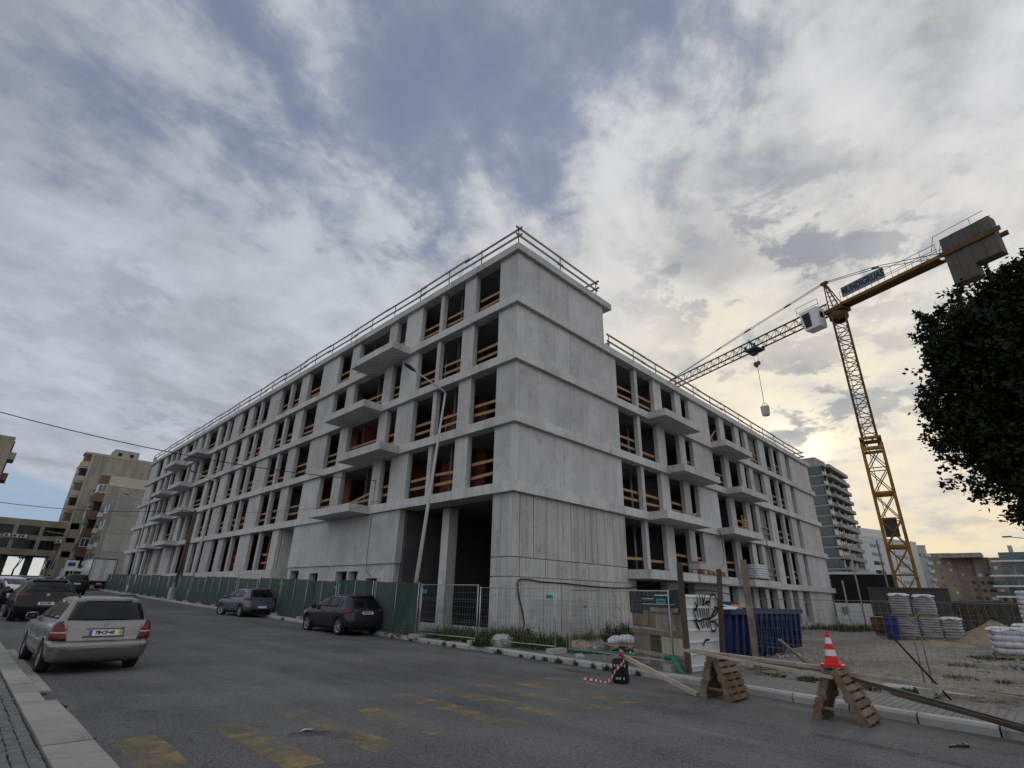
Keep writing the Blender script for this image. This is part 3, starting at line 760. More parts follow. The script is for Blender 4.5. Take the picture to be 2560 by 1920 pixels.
Bx('base_wall', 'slab', PX-0.05, PX+0.4, 37.8, 62, -0.5, 2.785); Bx('base_wall', 'slab', PX-0.05, PX+0.4, 62.01, 86.6, -0.5, 2.785)
# inside of the open hall at the corner
Bx('column', 'slab', 16.2, 16.75, 20.3, 20.85, -0.4, ZS[0]-0.003)
Bx('column', 'slab', 19.6, 20.1, 18.3, 18.8, -0.4, ZS[0]-0.003)
Bx('back_wall', 'inner', 28.2, 28.49, PY+0.3, 22.61, -0.4, ZS[0]-0.002)
Bx('low_wall', 'slab', PX+0.5, PX+0.72, 15.95, 22.6, -0.4, 0.28)
# interior: back walls, cross walls of hollow brick and concrete
for k in range(4):
    z0, z1 = ZS[k]+BT+.002, ZS[k+1]-.002
    bx_ = 21.3 if k == 3 else 28.4
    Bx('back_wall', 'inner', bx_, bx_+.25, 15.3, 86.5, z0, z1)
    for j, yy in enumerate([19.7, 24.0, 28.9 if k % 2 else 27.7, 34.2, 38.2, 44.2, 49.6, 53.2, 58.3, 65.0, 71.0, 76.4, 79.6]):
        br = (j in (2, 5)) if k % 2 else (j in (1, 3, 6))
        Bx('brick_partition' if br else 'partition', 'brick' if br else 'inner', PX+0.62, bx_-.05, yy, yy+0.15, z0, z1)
    if k < 2:
        Bx('brick_partition', 'brick', PX+1.3, PX+1.45, 30.9, 32.6, z0, z1)
        Bx('brick_partition', 'brick', PX+2.2, PX+2.35, 19.0, 22.6, z0, z1)
    else:
        Bx('brick_partition', 'brick', PX+1.2, PX+1.35, 30.9, 32.6, z0, z1)
for k in range(-1, 3):
    z0, z1 = (2.842 if k < 0 else ZS[k]+BT+.002), ZS[k+1]-.002
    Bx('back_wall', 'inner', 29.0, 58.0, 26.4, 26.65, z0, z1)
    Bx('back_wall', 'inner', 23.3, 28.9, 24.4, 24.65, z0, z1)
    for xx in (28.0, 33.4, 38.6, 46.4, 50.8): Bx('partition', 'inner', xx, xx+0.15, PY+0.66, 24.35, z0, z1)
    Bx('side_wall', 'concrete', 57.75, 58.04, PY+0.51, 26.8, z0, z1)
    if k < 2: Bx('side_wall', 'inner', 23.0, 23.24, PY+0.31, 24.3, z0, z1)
Bx('back_wall', 'inner', 37, 37.2, 40, 86, 0, 3)
Bx('back_wall', 'inner', 19.2, 19.4, 23, 86.5, -0.4, ZS[0]-.002)
for yy in (40.8, 45.0, 49.5, 54, 60.5, 66, 72, 78): Bx('brick_partition', 'brick', PX+0.64, 19.1, yy, yy+0.15, 2.0, ZS[0]-.004)
Bx('inner_floor', 'inner', PX+0.42, 19.2, 37.8, 86.5, 2.3, 2.5)
# end wall
for k in range(5):
    z0 = -0.3 if k == 0 else ZS[k-1]+BT
    Bx('end_wall', 'concrete', PX+TH+.01, 26, 86.3, 86.59, z0, ZS[k])
# half-basement under the site front
wall = MB()
for a, c in [(23.25,24.1),(27.2,28.6),(30.4,35.2),(36.6,37.5),(39.2,40.1),(41.5,42.2),(43.9,44.9),(46.6,47.2),(48.6,49.8),(51.6,58.0)]:
    Bx('base_pier', 'board', a, c, PY+0.1, PY+0.5, -1.0, 2.418)
for a, c, z in [(24.1,27.2,0.3),(28.6,30.4,0.9),(35.2,36.6,0.8),(37.5,39.2,0.5),(40.1,41.5,0.5),(42.2,43.9,0.2),(44.9,46.6,0.1),(47.2,48.6,0.0),(49.8,51.6,0.0)]:
    Bx('base_wall', 'board', a+.002, c-.002, PY+0.12, PY+0.48, -1.0, z)
Bx('back_wall', 'inner', 23.3, 58, 18.4, 18.6, -1.0, 2.415)
MB().prism([(23.3,15.3),(58,15.3),(58,18.3),(23.3,18.3)], -0.9, -0.8).build('inner_floor', 'inner', bld)

# balconies: deep tapered trays cast with the slabs
def balcony_l(y0, y1, z):
    t = 0.10                       # upstand higher outside
    B = MB()
    v = [(14.8,y0,z),(13.62,y0,z+0.02),(13.62,y1,z+0.02),(14.8,y1,z),(14.8,y0,z+BT),(13.62,y0,z+BT+.02),(13.62,y1,z+BT+.02),(14.8,y1,z+BT)]
    B.add(v, [(0,3,2,1),(4,5,6,7),(0,1,5,4),(1,2,6,5),(2,3,7,6),(3,0,4,7)])
    return B.build('balcony', 'slab', bld)
def balcony_r(x0, x1, z):
    B = MB()
    v = [(x0,14.55,z),(x0,13.45,z+.02),(x1,13.45,z+.02),(x1,14.55,z),(x0,14.55,z+BT),(x0,13.45,z+BT+.02),(x1,13.45,z+BT+.02),(x1,14.55,z+BT)]
    B.add(v, [(0,1,2,3),(4,7,6,5),(0,4,5,1),(1,5,6,2),(2,6,7,3),(3,7,4,0)])
    return B.build('balcony', 'slab', bld)
for k in range(4):
    if k % 2: A = [(23.3,27.95),(59.3,64.3),(67.1,72.2)]
    else: A = [(25.7,30.5),(62.6,67.3),(70.2,74.6)]
    for a, c in A: balcony_l(a, c, ZS[k]-0.003)
for k, A in ((0, [(25.35,30.6),(33.9,38.85)]), (1, [(27.85,32.7),(36.2,40.95)]), (2, [(26.2,30.7),(34.55,39.15)])):
    for a, c in A: balcony_r(a, c, ZS[k]-0.003)
for a, c in ((23.35,28.3),(28.6,33.6),(36.3,41.0)): 
    B = MB(); z = 2.417
    v = [(a,14.62,z),(a,13.55,z),(c,13.55,z),(c,14.62,z),(a,14.62,z+.42),(a,13.55,z+.42),(c,13.55,z+.42),(c,14.62,z+.42)]
    B.add(v, [(0,1,2,3),(4,7,6,5),(0,4,5,1),(1,5,6,2),(2,6,7,3),(3,7,4,0)]); B.build('balcony', 'slab', bld)

# guard planks across the bays
def plank_l(y0, y1, z, tilt=0.0, x=PX+0.33):
    B = MB().bar((x, y0+.01, z+rnd.uniform(-.03,.03)), (x, y1-.01, z+tilt+rnd.uniform(-.04,.04)), 0.028, 0.135)
    return B.build('guard_plank', 'timber', bld)
def plank_r(x0, x1, z, tilt=0.0, y=PY+0.31):
    B = MB().bar((x0+.01, y, z+rnd.uniform(-.03,.03)), (x1-.01, y, z+tilt+rnd.uniform(-.04,.04)), 0.028, 0.135)
    return B.build('guard_plank', 'timber', bld)
for k in range(4):
    zf = ZS[k]+BT
    for i in range(len(PIER_L)-1):
        a, c = PIER_L[i][1], PIER_L[i+1][0]
        if a > 80: continue
        if i == 4 and k == 3: continue
        if i == 4 and k == 0: plank_l(a, c, zf+0.55, -0.1); plank_l(a, c, zf+0.95, -0.6); continue
        if i == 0 and k == 0: plank_l(a, c, zf+0.62, -0.08); plank_l(a, c, zf+1.22, -0.02); continue
        plank_l(a, c, zf+0.60)
        if rnd.random() < 0.95: plank_l(a, c, zf+1.06)
for k in range(-1, 3):
    zf = 2.84 if k < 0 else ZS[k]+BT
    bays = list(zip([23.25]+[p[1] for p in PIER_R], [p[0] for p in PIER_R]))
    for i, (a, c) in enumerate(bays):
        if k == 2 and i == 4:       # two boards nailed in a cross
            MB().bar((a+.05, PY+.31, zf+.1), (c-.1, PY+.31, zf+1.5), .03, .12).build('guard_plank', 'timber', bld)
            MB().bar((a+.05, PY+.35, zf+1.6), (c-.1, PY+.35, zf+.1), .03, .12).build('guard_plank', 'timber', bld); continue
        if (k, i) in ((2,2),(2,3),(1,2),(2,5),(2,6),(1,5),(1,6),(0,4),(0,6)): continue
        yy = PY+0.30 if i == 7 else PY+0.31
        plank_r(a, c, zf+0.58, y=yy)
        if rnd.random() < 0.88 and (k, i) != (-1, 0): plank_r(a, c, zf+1.06, y=yy)
        if i < 3 or i in (8, 9):    # steel props behind
            for q in (0.32, 0.72):
                if rnd.random() < 0.85:
                    x = a+(c-a)*q
                    MB().tube([(x, PY+0.95+q, zf), (x, PY+0.95+q, ZS[k+1]-.01)], 0.035, 6).build('steel_prop', 'galv', bld, smooth=True)
for yy in (39.4, 40.3, 41.9, 46.0, 51.2, 60.2, 61.4): 
    plank_l(yy-0.5, yy+0.5, 3.3); plank_l(yy-0.5, yy+0.5, 3.85)

for k in range(4):
    for i in range(0, 17):
        a, c = PIER_L[i][1], PIER_L[i+1][0]
        if rnd.random() < 0.55:
            y = a+(c-a)*rnd.uniform(.2,.8); x = PX+rnd.uniform(.9,2.2)
            MB().tube([(x, y, ZS[k]+BT), (x, y, ZS[k+1]-.01)], 0.03, 6).build('steel_prop', 'galv', bld, smooth=True)
        if rnd.random() < 0.25:
            y = a+(c-a)*rnd.uniform(.2,.7); x = PX+rnd.uniform(.7,1.5)
            MB().tube([(x, y, ZS[k+1]-.01), (x+.02, y+.05, ZS[k+1]-rnd.uniform(.3,.9)), (x, y+rnd.uniform(.1,.5), ZS[k+1]-rnd.uniform(.5,1.3))], 0.012, 5).build('hanging_cable', 'blackcable', bld, smooth=True)
# low parapet and edge rails on the roofs
Bx('parapet', 'slab', 23.0, 33.5, 15.6, 15.85, ZS[3]+BT, ZS[3]+BT+0.5)
Bx('parapet', 'slab', 22.86, 23.0, 14.9, 15.85, ZS[3]+BT, ZS[3]+BT+0.55)
Bx('roof_box', 'slab', 26.5, 30.5, 17.0, 20.0, ZS[3]+BT, ZS[3]+BT+0.9)
def rails(name, label, pts, z, gap):
    r = thing(name, label, 'guard rail', (*pts[0], z), group=None)
    for (x0, y0), (x1, y1) in zip(pts, pts[1:]):
        L = math.hypot(x1-x0, y1-y0); n = max(1, round(L/gap))
        for k in range(n+1):
            x = x0+(x1-x0)*k/n; y = y0+(y1-y0)*k/n
            MB().bar((x, y, z), (x, y, z+1.1+rnd.uniform(-.03,.03)), 0.035).build('post', 'darkmetal', r)
        for h in (0.58, 1.03):
            m_ = max(1, round(L/4.0))
            for k in range(m_):
                a, c = k/m_-0.22/L, (k+1)/m_+0.22/L
                off = 0.025*(1 if k % 2 else -1); zz = rnd.uniform(-.03,.03)
                dxn, dyn = -(y1-y0)/L*off, (x1-x0)/L*off
                MB().bar((x0+(x1-x0)*a+dxn, y0+(y1-y0)*a+dyn, z+h+zz+.02*(k % 2)), (x0+(x1-x0)*c+dxn, y0+(y1-y0)*c+dyn, z+h+rnd.uniform(-.03,.03)), 0.04, 0.12).build('rail', 'oldwood', r)
    return r
rails('roof_railing', 'timber edge rails with thin posts round the top roof of the concrete block', [(15.0,87.0),(15.0,14.75),(21.6,14.75),(21.6,16.6)], ZS[4]+0.40, 2.75)
rails('roof_railing', 'timber edge rails along the lower roof behind the crane jib', [(22.9,14.9),(57.6,14.9),(57.6,16.4)], ZS[3]+BT, 2.75)

# ------------------------------------------------------------------ tower crane
CB = Vector((54.4, 8.25, 0)); J = Vector((0.336, 0.942, 0)).normalized(); N = Vector((-J.y, J.x, 0)); UP = Vector((0,0,1))
crane = thing('tower_crane', 'yellow tower crane with a white cab and concrete counterweight beside the building', 'crane', CB)
def cp(t, z, n=0.0): return CB+J*t+N*n+UP*z
J2 = Vector((-0.151, 0.988, 0)).normalized(); N2 = Vector((-J2.y, J2.x, 0))       # axes of the mast
def cm(t, z, n=0.0): return CB+J2*t+N2*n+UP*z
def lattice_mast(name, z0, z1, hw, pitch, mk, wd, bw):
    B = MB(); cs = [(hw,hw),(-hw,hw),(-hw,-hw),(hw,-hw)]
    for a, c in cs: B.bar(cm(a, z0, c), cm(a, z1, c), wd, wd, up=J2)
    o = B.build(name, mk, crane)
    B = MB(); n = round((z1-z0)/pitch)
    for k in range(n):
        za, zb = z0+(z1-z0)*k/n, z0+(z1-z0)*(k+1)/n
        for q in range(4):
            (a0,c0),(a1,c1) = cs[q], cs[(q+1)%4]
            B.bar(cm(a0, za, c0), cm(a1, za, c1), bw)
            if pitch > 1.5:
                B.bar(cm(a0, za, c0), cm(a1, zb, c1), bw); B.bar(cm(a1, za, c1), cm(a0, zb, c0), bw)
            elif k % 2: B.bar(cm(a0, za, c0), cm(a1, zb, c1), bw)
            else: B.bar(cm(a1, za, c1), cm(a0, zb, c0), bw)
    q = B.build('bracing', mk, o); q['kind'] = 'stuff'
    return o
lattice_mast('mast_section', -0.6, 14.8, 0.74, 2.2, 'craneyellow', 0.23, 0.075)
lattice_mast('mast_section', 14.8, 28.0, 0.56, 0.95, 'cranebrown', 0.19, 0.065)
for z in (14.3, 15.3, 10.4, 6.0):
    B = MB()
    for a, c in ((1,0),(-1,0)): B.obox(cm(0.74*a, z, 0), J2*0.09, N2*0.82, UP*0.12)
    for a, c in ((1,0),(-1,0)): B.obox(cm(0, z, 0.74*a), J2*0.82, N2*0.09, UP*0.12)
    B.build('collar', 'craneyellow', crane)
MB().obox(cm(0.1, 7.6, 0), J2*0.5, N2*0.5, UP*0.75).build('cabinet', 'darkmetal', crane)
B = MB()
for q in (-0.2, 0.2): B.bar(cm(0.3, -0.4, q), cm(0.3, 28, q), 0.04)
for k in range(80): B.bar(cm(0.3, -0.3+k*0.35, -0.2), cm(0.3, -0.3+k*0.35, 0.2), 0.025)
B.build('ladder', 'cranebrown', crane)['kind'] = 'stuff'
B = MB().lathe([(0.62,27.6),(0.85,27.9),(0.85,28.35),(0.7,28.6)], CB, 16).obox(cp(0,28.75), J*0.9, N*0.75, UP*0.2)
B.build('slewing_ring', 'cranebrown', crane)
# jib: triangular lattice
B = MB(); z0, z1 = 28.85, 30.0
for n_ in (-0.5, 0.5): B.bar(cp(0.6, z0, n_), cp(31, z0, n_), 0.13)
B.bar(cp(0.9, z1), cp(31, z1), 0.13)
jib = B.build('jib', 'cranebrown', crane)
B = MB(); k = 0
t_ = 0.9
while t_ < 30.5:
    for n_ in (-0.5, 0.5):
        B.bar(cp(t_, z1), cp(t_+0.6, z0, n_), 0.05); B.bar(cp(t_+0.6, z0, n_), cp(t_+1.2, z1), 0.05)
    B.bar(cp(t_+0.6, z0, -0.5), cp(t_+0.6, z0, 0.5), 0.04)
    t_ += 1.2
q = B.build('bracing', 'cranebrown', jib); q['kind'] = 'stuff'
# counter jib
B = MB()
for n_ in (-0.55, 0.55): B.obox(cp(-7.1, 29.0, n_), J*6.4, N*0.08, UP*0.14)
for k in range(10): B.bar(cp(-0.9-k*1.35, 29.0, -0.5), cp(-0.9-k*1.35, 29.0, 0.5), 0.1)
cj = B.build('counter_jib', 'counterjib', crane)
MB().obox(cp(-5, 28.98), J*4.2, N*0.45, UP*0.03).build('walkway', 'cranebrown', cj)
B = MB()
for n_ in (-0.6, 0.6):
    for h in (0.55, 1.05): B.bar(cp(-0.9, 29.2+h, n_), cp(-9.4, 29.2+h, n_), 0.035)
    for k in range(8): B.bar(cp(-0.9-k*1.2, 29.1, n_), cp(-0.9-k*1.2, 30.25, n_), 0.035)
    B.bar(cp(-9.0, 29.7, n_), cp(-9.4, 31.0, n_), 0.035); B.bar(cp(-9.4, 31.0, n_), cp(-13.0, 31.1, n_), 0.035); B.bar(cp(-12, 31.1, n_), cp(-12, 29.2, n_), 0.035)
    for tq in (1.2, 3.6):
        B.bar(cp(tq, 29.4, n_*1.5), cp(tq, 30.6, n_*1.5), 0.035)
    B.bar(cp(1.2, 30.6, n_*1.5), cp(3.6, 30.6, n_*1.5), 0.035); B.bar(cp(1.2, 30.0, n_*1.5), cp(3.6, 30.0, n_*1.5), 0.035)
B.build('handrail', 'cranebrown', crane)
for ta, tb, za, zb in ((-9.7,-10.5,26.05,30.5),(-10.52,-11.4,26.0,30.52),(-11.42,-12.3,27.1,30.5),(-12.32,-13.15,27.1,30.53)):
    MB().obox(cp((ta+tb)/2, (za+zb)/2), J*abs(tb-ta)/2, N*0.5, UP*(zb-za)/2).build('counterweight', 'counter', crane)
MB().obox(cp(-11.5, 29.0, -0.62), J*2.1, N*0.06, UP*0.2).obox(cp(-11.5, 29.0, 0.62), J*2.1, N*0.06, UP*0.2).build('cradle', 'cranebrown', crane)
# head frame and stays
B = MB()
for a, c in ((0.5,0.5),(0.5,-0.5),(-0.55,0.5),(-0.55,-0.5)): B.bar(cp(a, 28.9, c), cp(0.6+(a-0)*0.12, 32.3, c*0.15), 0.10)
for k in range(1, 6):
    f = k/6.0
    B.bar(cp(-0.55+1.05*f*0.9, 28.9+3.4*f, 0.5*(1-f*0.85)), cp(0.5+0.15*f, 28.9+3.4*f, -0.5*(1-f*0.85)), 0.05)
    B.bar(cp(-0.55+1.05*f*0.9, 28.9+3.4*f, -0.5*(1-f*0.85)), cp(0.5+0.15*f, 28.9+3.4*f, 0.5*(1-f*0.85)), 0.05)
B.obox(cp(0.6, 32.35), J*0.35, N*0.15, UP*0.14)
B.build('head_frame', 'cranebrown', crane)
B = MB()
for n_ in (-0.12, 0.12):
    B.tube([cp(0.7, 32.4, n_), cp(12, 31.35, n_), cp(24, 30.05, n_*0.3)], 0.035, 5)
    B.tube([cp(0.5, 32.4, n_), cp(-4.5, 31.2, n_*2), cp(-9.5, 29.3, n_*4)], 0.035, 5)
for t_, z_ in ((5, 32.0), (10.5, 31.5), (15, 31.0)): B.tube([cp(t_-0.4, z_+0.03), cp(t_+0.4, z_-0.05)], 0.07, 5)
B.tube([cp(-4.0, 31.32), cp(-4.6, 31.12)], 0.1, 5)
B.build('stay_cable', 'cable', crane)
# cab
B = MB(); c = cp(1.75, 28.25, 1.25)
B.add([c+J*a+N*n_+UP*z_ for a, n_, z_ in ((-0.8,-0.6,-1.1),(0.75,-0.6,-1.1),(0.75,0.55,-1.1),(-0.8,0.55,-1.1),(-0.85,-0.65,1.0),(1.05,-0.65,1.0),(1.05,0.65,1.0),(-0.85,0.65,1.0))],
      [(0,3,2,1),(4,5,6,7),(0,1,5,4),(1,2,6,5),(2,3,7,6),(3,0,4,7)])
cab = B.build('cab', 'white', crane)
def pane(P0, P1, P2, P3, off):
    n_ = (Vector(P1)-Vector(P0)).cross(Vector(P3)-Vector(P0)).normalized()
    return MB().extrude([Vector(p)+n_*0.004 for p in (P0, P1, P2, P3)], n_*0.015)
q = lambda a, n_, z_: c+J*a+N*n_+UP*z_
pane(q(0.60,0.58,-0.85), q(-0.05,0.58,-0.85), q(-0.05,0.635,0.7), q(0.80,0.635,0.7), .02).build('cab_window', 'glassdark', cab)
pane(q(-0.83,0.25,-0.1), q(-0.83,-0.3,-0.1), q(-0.85,-0.3,0.55), q(-0.85,0.25,0.55), .02).build('cab_window', 'glassdark', cab)
pane(q(0.80,-0.5,-0.85), q(0.80,0.45,-0.85), q(1.04,0.5,0.8), q(1.04,-0.5,0.8), .02).build('cab_window', 'glassdark', cab)
MB().obox(cp(2.6, 29.1, 0.9), J*0.5, N*0.35, UP*0.55).build('control_box', 'darkmetal', crane)
# name board on the counter jib
o_ = cp(-3.2, 29.98, 0.72)
MB().obox(o_, J*2.0, N*0.03, UP*0.55).build('name_board', 'signgrey', crane)
mtx = basis(o_+N*0.034-CB, -J, UP)
text_obj('lettering', 'MUNDIGRUAS', 0.98, mtx @ Matrix.Scale(0.62, 4, (1,0,0)), 'navy', crane, 0.006, 0.035)
# trolley, hook and load
B = MB()
B.obox(cp(10, 28.65), J*0.75, N*0.8, UP*0.1)
for a in (-0.6, 0.6):
    for n_ in (-0.75, 0.75): B.obox(cp(10+a, 28.95, n_), J*0.16, N*0.06, UP*0.22)
B.bar(cp(9.3, 28.7, 0.7), cp(10.4, 30.1, 0.3), 0.12); B.bar(cp(10.6, 28.7, -0.5), cp(10.2, 29.9, 0.2), 0.12)
B.obox(cp(10.2, 28.35), J*0.3, N*0.3, UP*0.2)
B.build('trolley', 'darkmetal', crane)
B = MB()
for a in (-0.45, 0.45): B.tube([cp(10+a, 28.5), cp(10+a*0.4, 27.2)], 0.02, 4)
B.tube([cp(10, 26.8), cp(10, 22.0)], 0.035, 4)
B.build('hoist_rope', 'cable', crane)
MB().obox(cp(10, 26.95), J*0.36, N*0.14, UP*0.20).obox(cp(10.1, 26.68), J*0.14, N*0.1, UP*0.12).build('hook_block', 'rustred', crane)['label'] = 'rust red hook block'
bk = thing('concrete_bucket', 'grey concrete bucket hanging from the crane hook', 'bucket', cp(10, 20.6))
MB().lathe([(0.0,0.0),(0.36,0.0),(0.42,0.15),(0.45,1.0),(0.47,1.05),(0.43,1.06),(0.40,0.9),(0.0,0.85)], cp(10, 20.6), 14).build('drum', 'lampsteel', bk, smooth=True)
B = MB(); B.tube([cp(10-0.44, 21.6), cp(10-0.2, 22.0), cp(10, 22.05), cp(10.2, 22.0), cp(10.44, 21.6)], 0.03, 5); B.build('bail', 'cable', bk)

# ------------------------------------------------------------------ lamps, poles, cables
def lamp(base, top, arm, label, r0=0.10):
    t = thing('street_lamp', label, 'street lamp', base, group='street lamps along the building')
    b0, t0, a0 = Vector(base), Vector(top), Vector(arm)
    MB().tube([b0, b0+(t0-b0)*0.35, t0], [r0, r0*0.8, r0*0.45], 10).build('pole', 'lampsteel', t, smooth=True)
    MB().tube([b0, b0+UP*0.9], [r0*1.35, r0*1.25], 10).build('base_sleeve', 'lampsteel', t, smooth=True)
    MB().tube([t0, t0+(a0-t0)*0.06+UP*0.05, a0], [r0*0.45, r0*0.42, r0*0.36], 8).build('arm', 'lampsteel', t, smooth=True)
    d = (a0-t0).normalized(); s_ = d.cross(UP).normalized(); u = s_.cross(d)
    B = MB(); pr = [(-0.05,.05,.05),(0.08,.09,.06),(0.28,.125,.08),(0.48,.11,.065),(0.58,.05,.035)]
    for x, wd, h in pr:
        for k in range(10):
            a = 2*PI*k/10; B.v.append(tuple(a0+d*x+s_*wd*math.cos(a)+u*h*max(math.sin(a), -0.35)))
    for i in range(len(pr)-1):
        for k in range(10): B.f.append((i*10+k, i*10+(k+1)%10, (i+1)*10+(k+1)%10, (i+1)*10+k)); B.mi.append(0)
    B.f.append(tuple(range(9,-1,-1))); B.mi.append(0); B.f.append(tuple(range(40,50))); B.mi.append(0)
    hd = B.build('lamp_head', 'darkmetal', t, smooth=True)
    MB().obox(a0+d*0.27-u*0.03, d*0.17, s_*0.08, u*0.012).build('lens', 'winglass', hd)
    return t
lamp((12.95,18.3,0.0), (13.5,17.85,10.15), (11.75,17.95,10.75), 'tall grey street lamp in front of the dark corner opening, nearest lamp')
lamp((13.3,48.8,0.45), (13.25,48.8,9.95), (11.7,49.3,10.5), 'grey street lamp before the middle of the long facade beside the timber pole', 0.11)
lamp((13.4,71.5,0.75), (13.3,72.6,10.7), (11.3,73.8,11.3), 'grey street lamp near the far end of the long facade by the lorry', 0.12)
lamp((10.6,121,1.5), (11.6,121,9.6), (8.6,122,10.0), 'distant street lamp standing before the beige bridge block', 0.13)
pole = thing('utility_pole', 'dark timber utility pole on a concrete foot by the green fence', 'pole', (13.2,52.9,0.55))
MB().tube([(13.2,52.9,1.2),(13.2,52.6,7.9)], [0.13,0.10], 8).tube([(13.45,52.75,1.2),(13.3,52.6,7.6)], [0.10,0.08], 8).build('post', 'polewood', pole, smooth=True)
B = MB().bar((12.6,52.6,7.7), (13.8,52.6,7.7), 0.09, 0.09)
B.build('crossarm', 'polewood', pole)
B = MB(); 
for x in (12.7,13.0,13.5,13.75): B.lathe([(0.03,7.74),(0.05,7.8),(0.03,7.9)], (x,52.6,0), 8)
B.build('insulator', 'white', pole)
MB().prism([(12.9,52.4),(13.5,52.4),(13.5,53.2),(12.9,53.2)], 0.4, 1.5).bar((12.95,52.35,1.9),(13.0,52.5,0.6),.15).build('concrete_foot', 'kerbpale', pole)
pole2 = thing('utility_pole', 'thin leaning pole in front of the bridge block by the parked cars', 'pole', (8.3,100,1.2))
MB().tube([(8.3,100,1.1),(9.6,100,8.6)], 0.11, 7).build('post', 'polewood', pole2, smooth=True)
MB().prism([(7.9,99.6),(8.6,99.6),(8.5,100.4),(8.0,100.4)], 1.1, 2.6).build('concrete_foot', 'kerbpale', pole2)
def cable(a, c, sag, label, r=0.016, mk='blackcable', n=16, ctrl=None):
    a, c = Vector(a), Vector(c)
    pts = [a+(c-a)*(k/n)-UP*sag*4*(k/n)*(1-k/n) for k in range(n+1)] if ctrl is None else [Vector(p) for p in ctrl]
    return tag(MB().tube(pts, r, 5).build('cable', mk, loc=tuple(pts[0]), smooth=True), label, 'cable')
cable((-0.71,30,8.22), (14.98,25.6,7.32), 0.45, 'black overhead cable running across the street to the long facade', 0.02)
cable(None or (15,25.6,7.32), (15,25.4,2.2), 0, 'thin cable hanging down the facade to the basement windows', 0.012, ctrl=[(14.97,25.6,7.3),(14.93,25.55,6.0),(13.58,25.5,5.5),(14.90,25.45,5.3),(14.92,25.43,3.1),(14.93,25.3,2.5),(14.94,24.82,2.24)])
cable((0.63,50,6.63), (12.7,52.6,7.85), 0.35, 'overhead cable from the left to the timber utility pole', 0.022)
cable((13.8,52.6,7.85), (14.9,24.9,6.1), 0.3, 'thin cable from the timber pole along the facade', 0.012)
cable(None or (15.4,14.6,0.2), (0,0,0), 0, 'thick black hose draped along the base of the board marked gable', 0.03,
      ctrl=[(15.55,14.62,0.2),(15.66,14.66,0.55),(15.62,14.7,0.9),(15.38,14.7,1.5),(15.30,14.7,1.95),(15.4,14.69,2.10),(15.9,14.69,2.12),(16.6,14.69,2.05),(18.2,14.69,2.04),(20.1,14.69,1.97),(21.7,14.69,1.95),(23.3,14.66,1.98),(24.6,14.0,2.3),(25.6,13.5,2.38),(26.6,13.6,2.2),(28.5,14.0,2.0),(31,14.3,2.05),(34.5,14.5,1.9)])
cable(None or (35,14.5,5), (0,0,0), 0, 'rusty cable dangling from the balcony on the site front', 0.02, 'cranebrown',
      ctrl=[(33.6,14.5,5.75),(33.85,14.4,5.7),(33.9,14.35,5.0),(33.95,14.35,4.2),(33.7,14.4,3.6),(33.4,14.4,3.45)])
cable(None or (40,13.4,5), (0,0,0), 0, 'green hose hanging off the lower balcony on the site front', 0.03, 'greenhose',
      ctrl=[(38.8,13.4,5.9),(38.95,13.35,5.6),(39.0,13.35,4.6),(39.3,13.35,3.2),(39.4,13.35,2.9)])

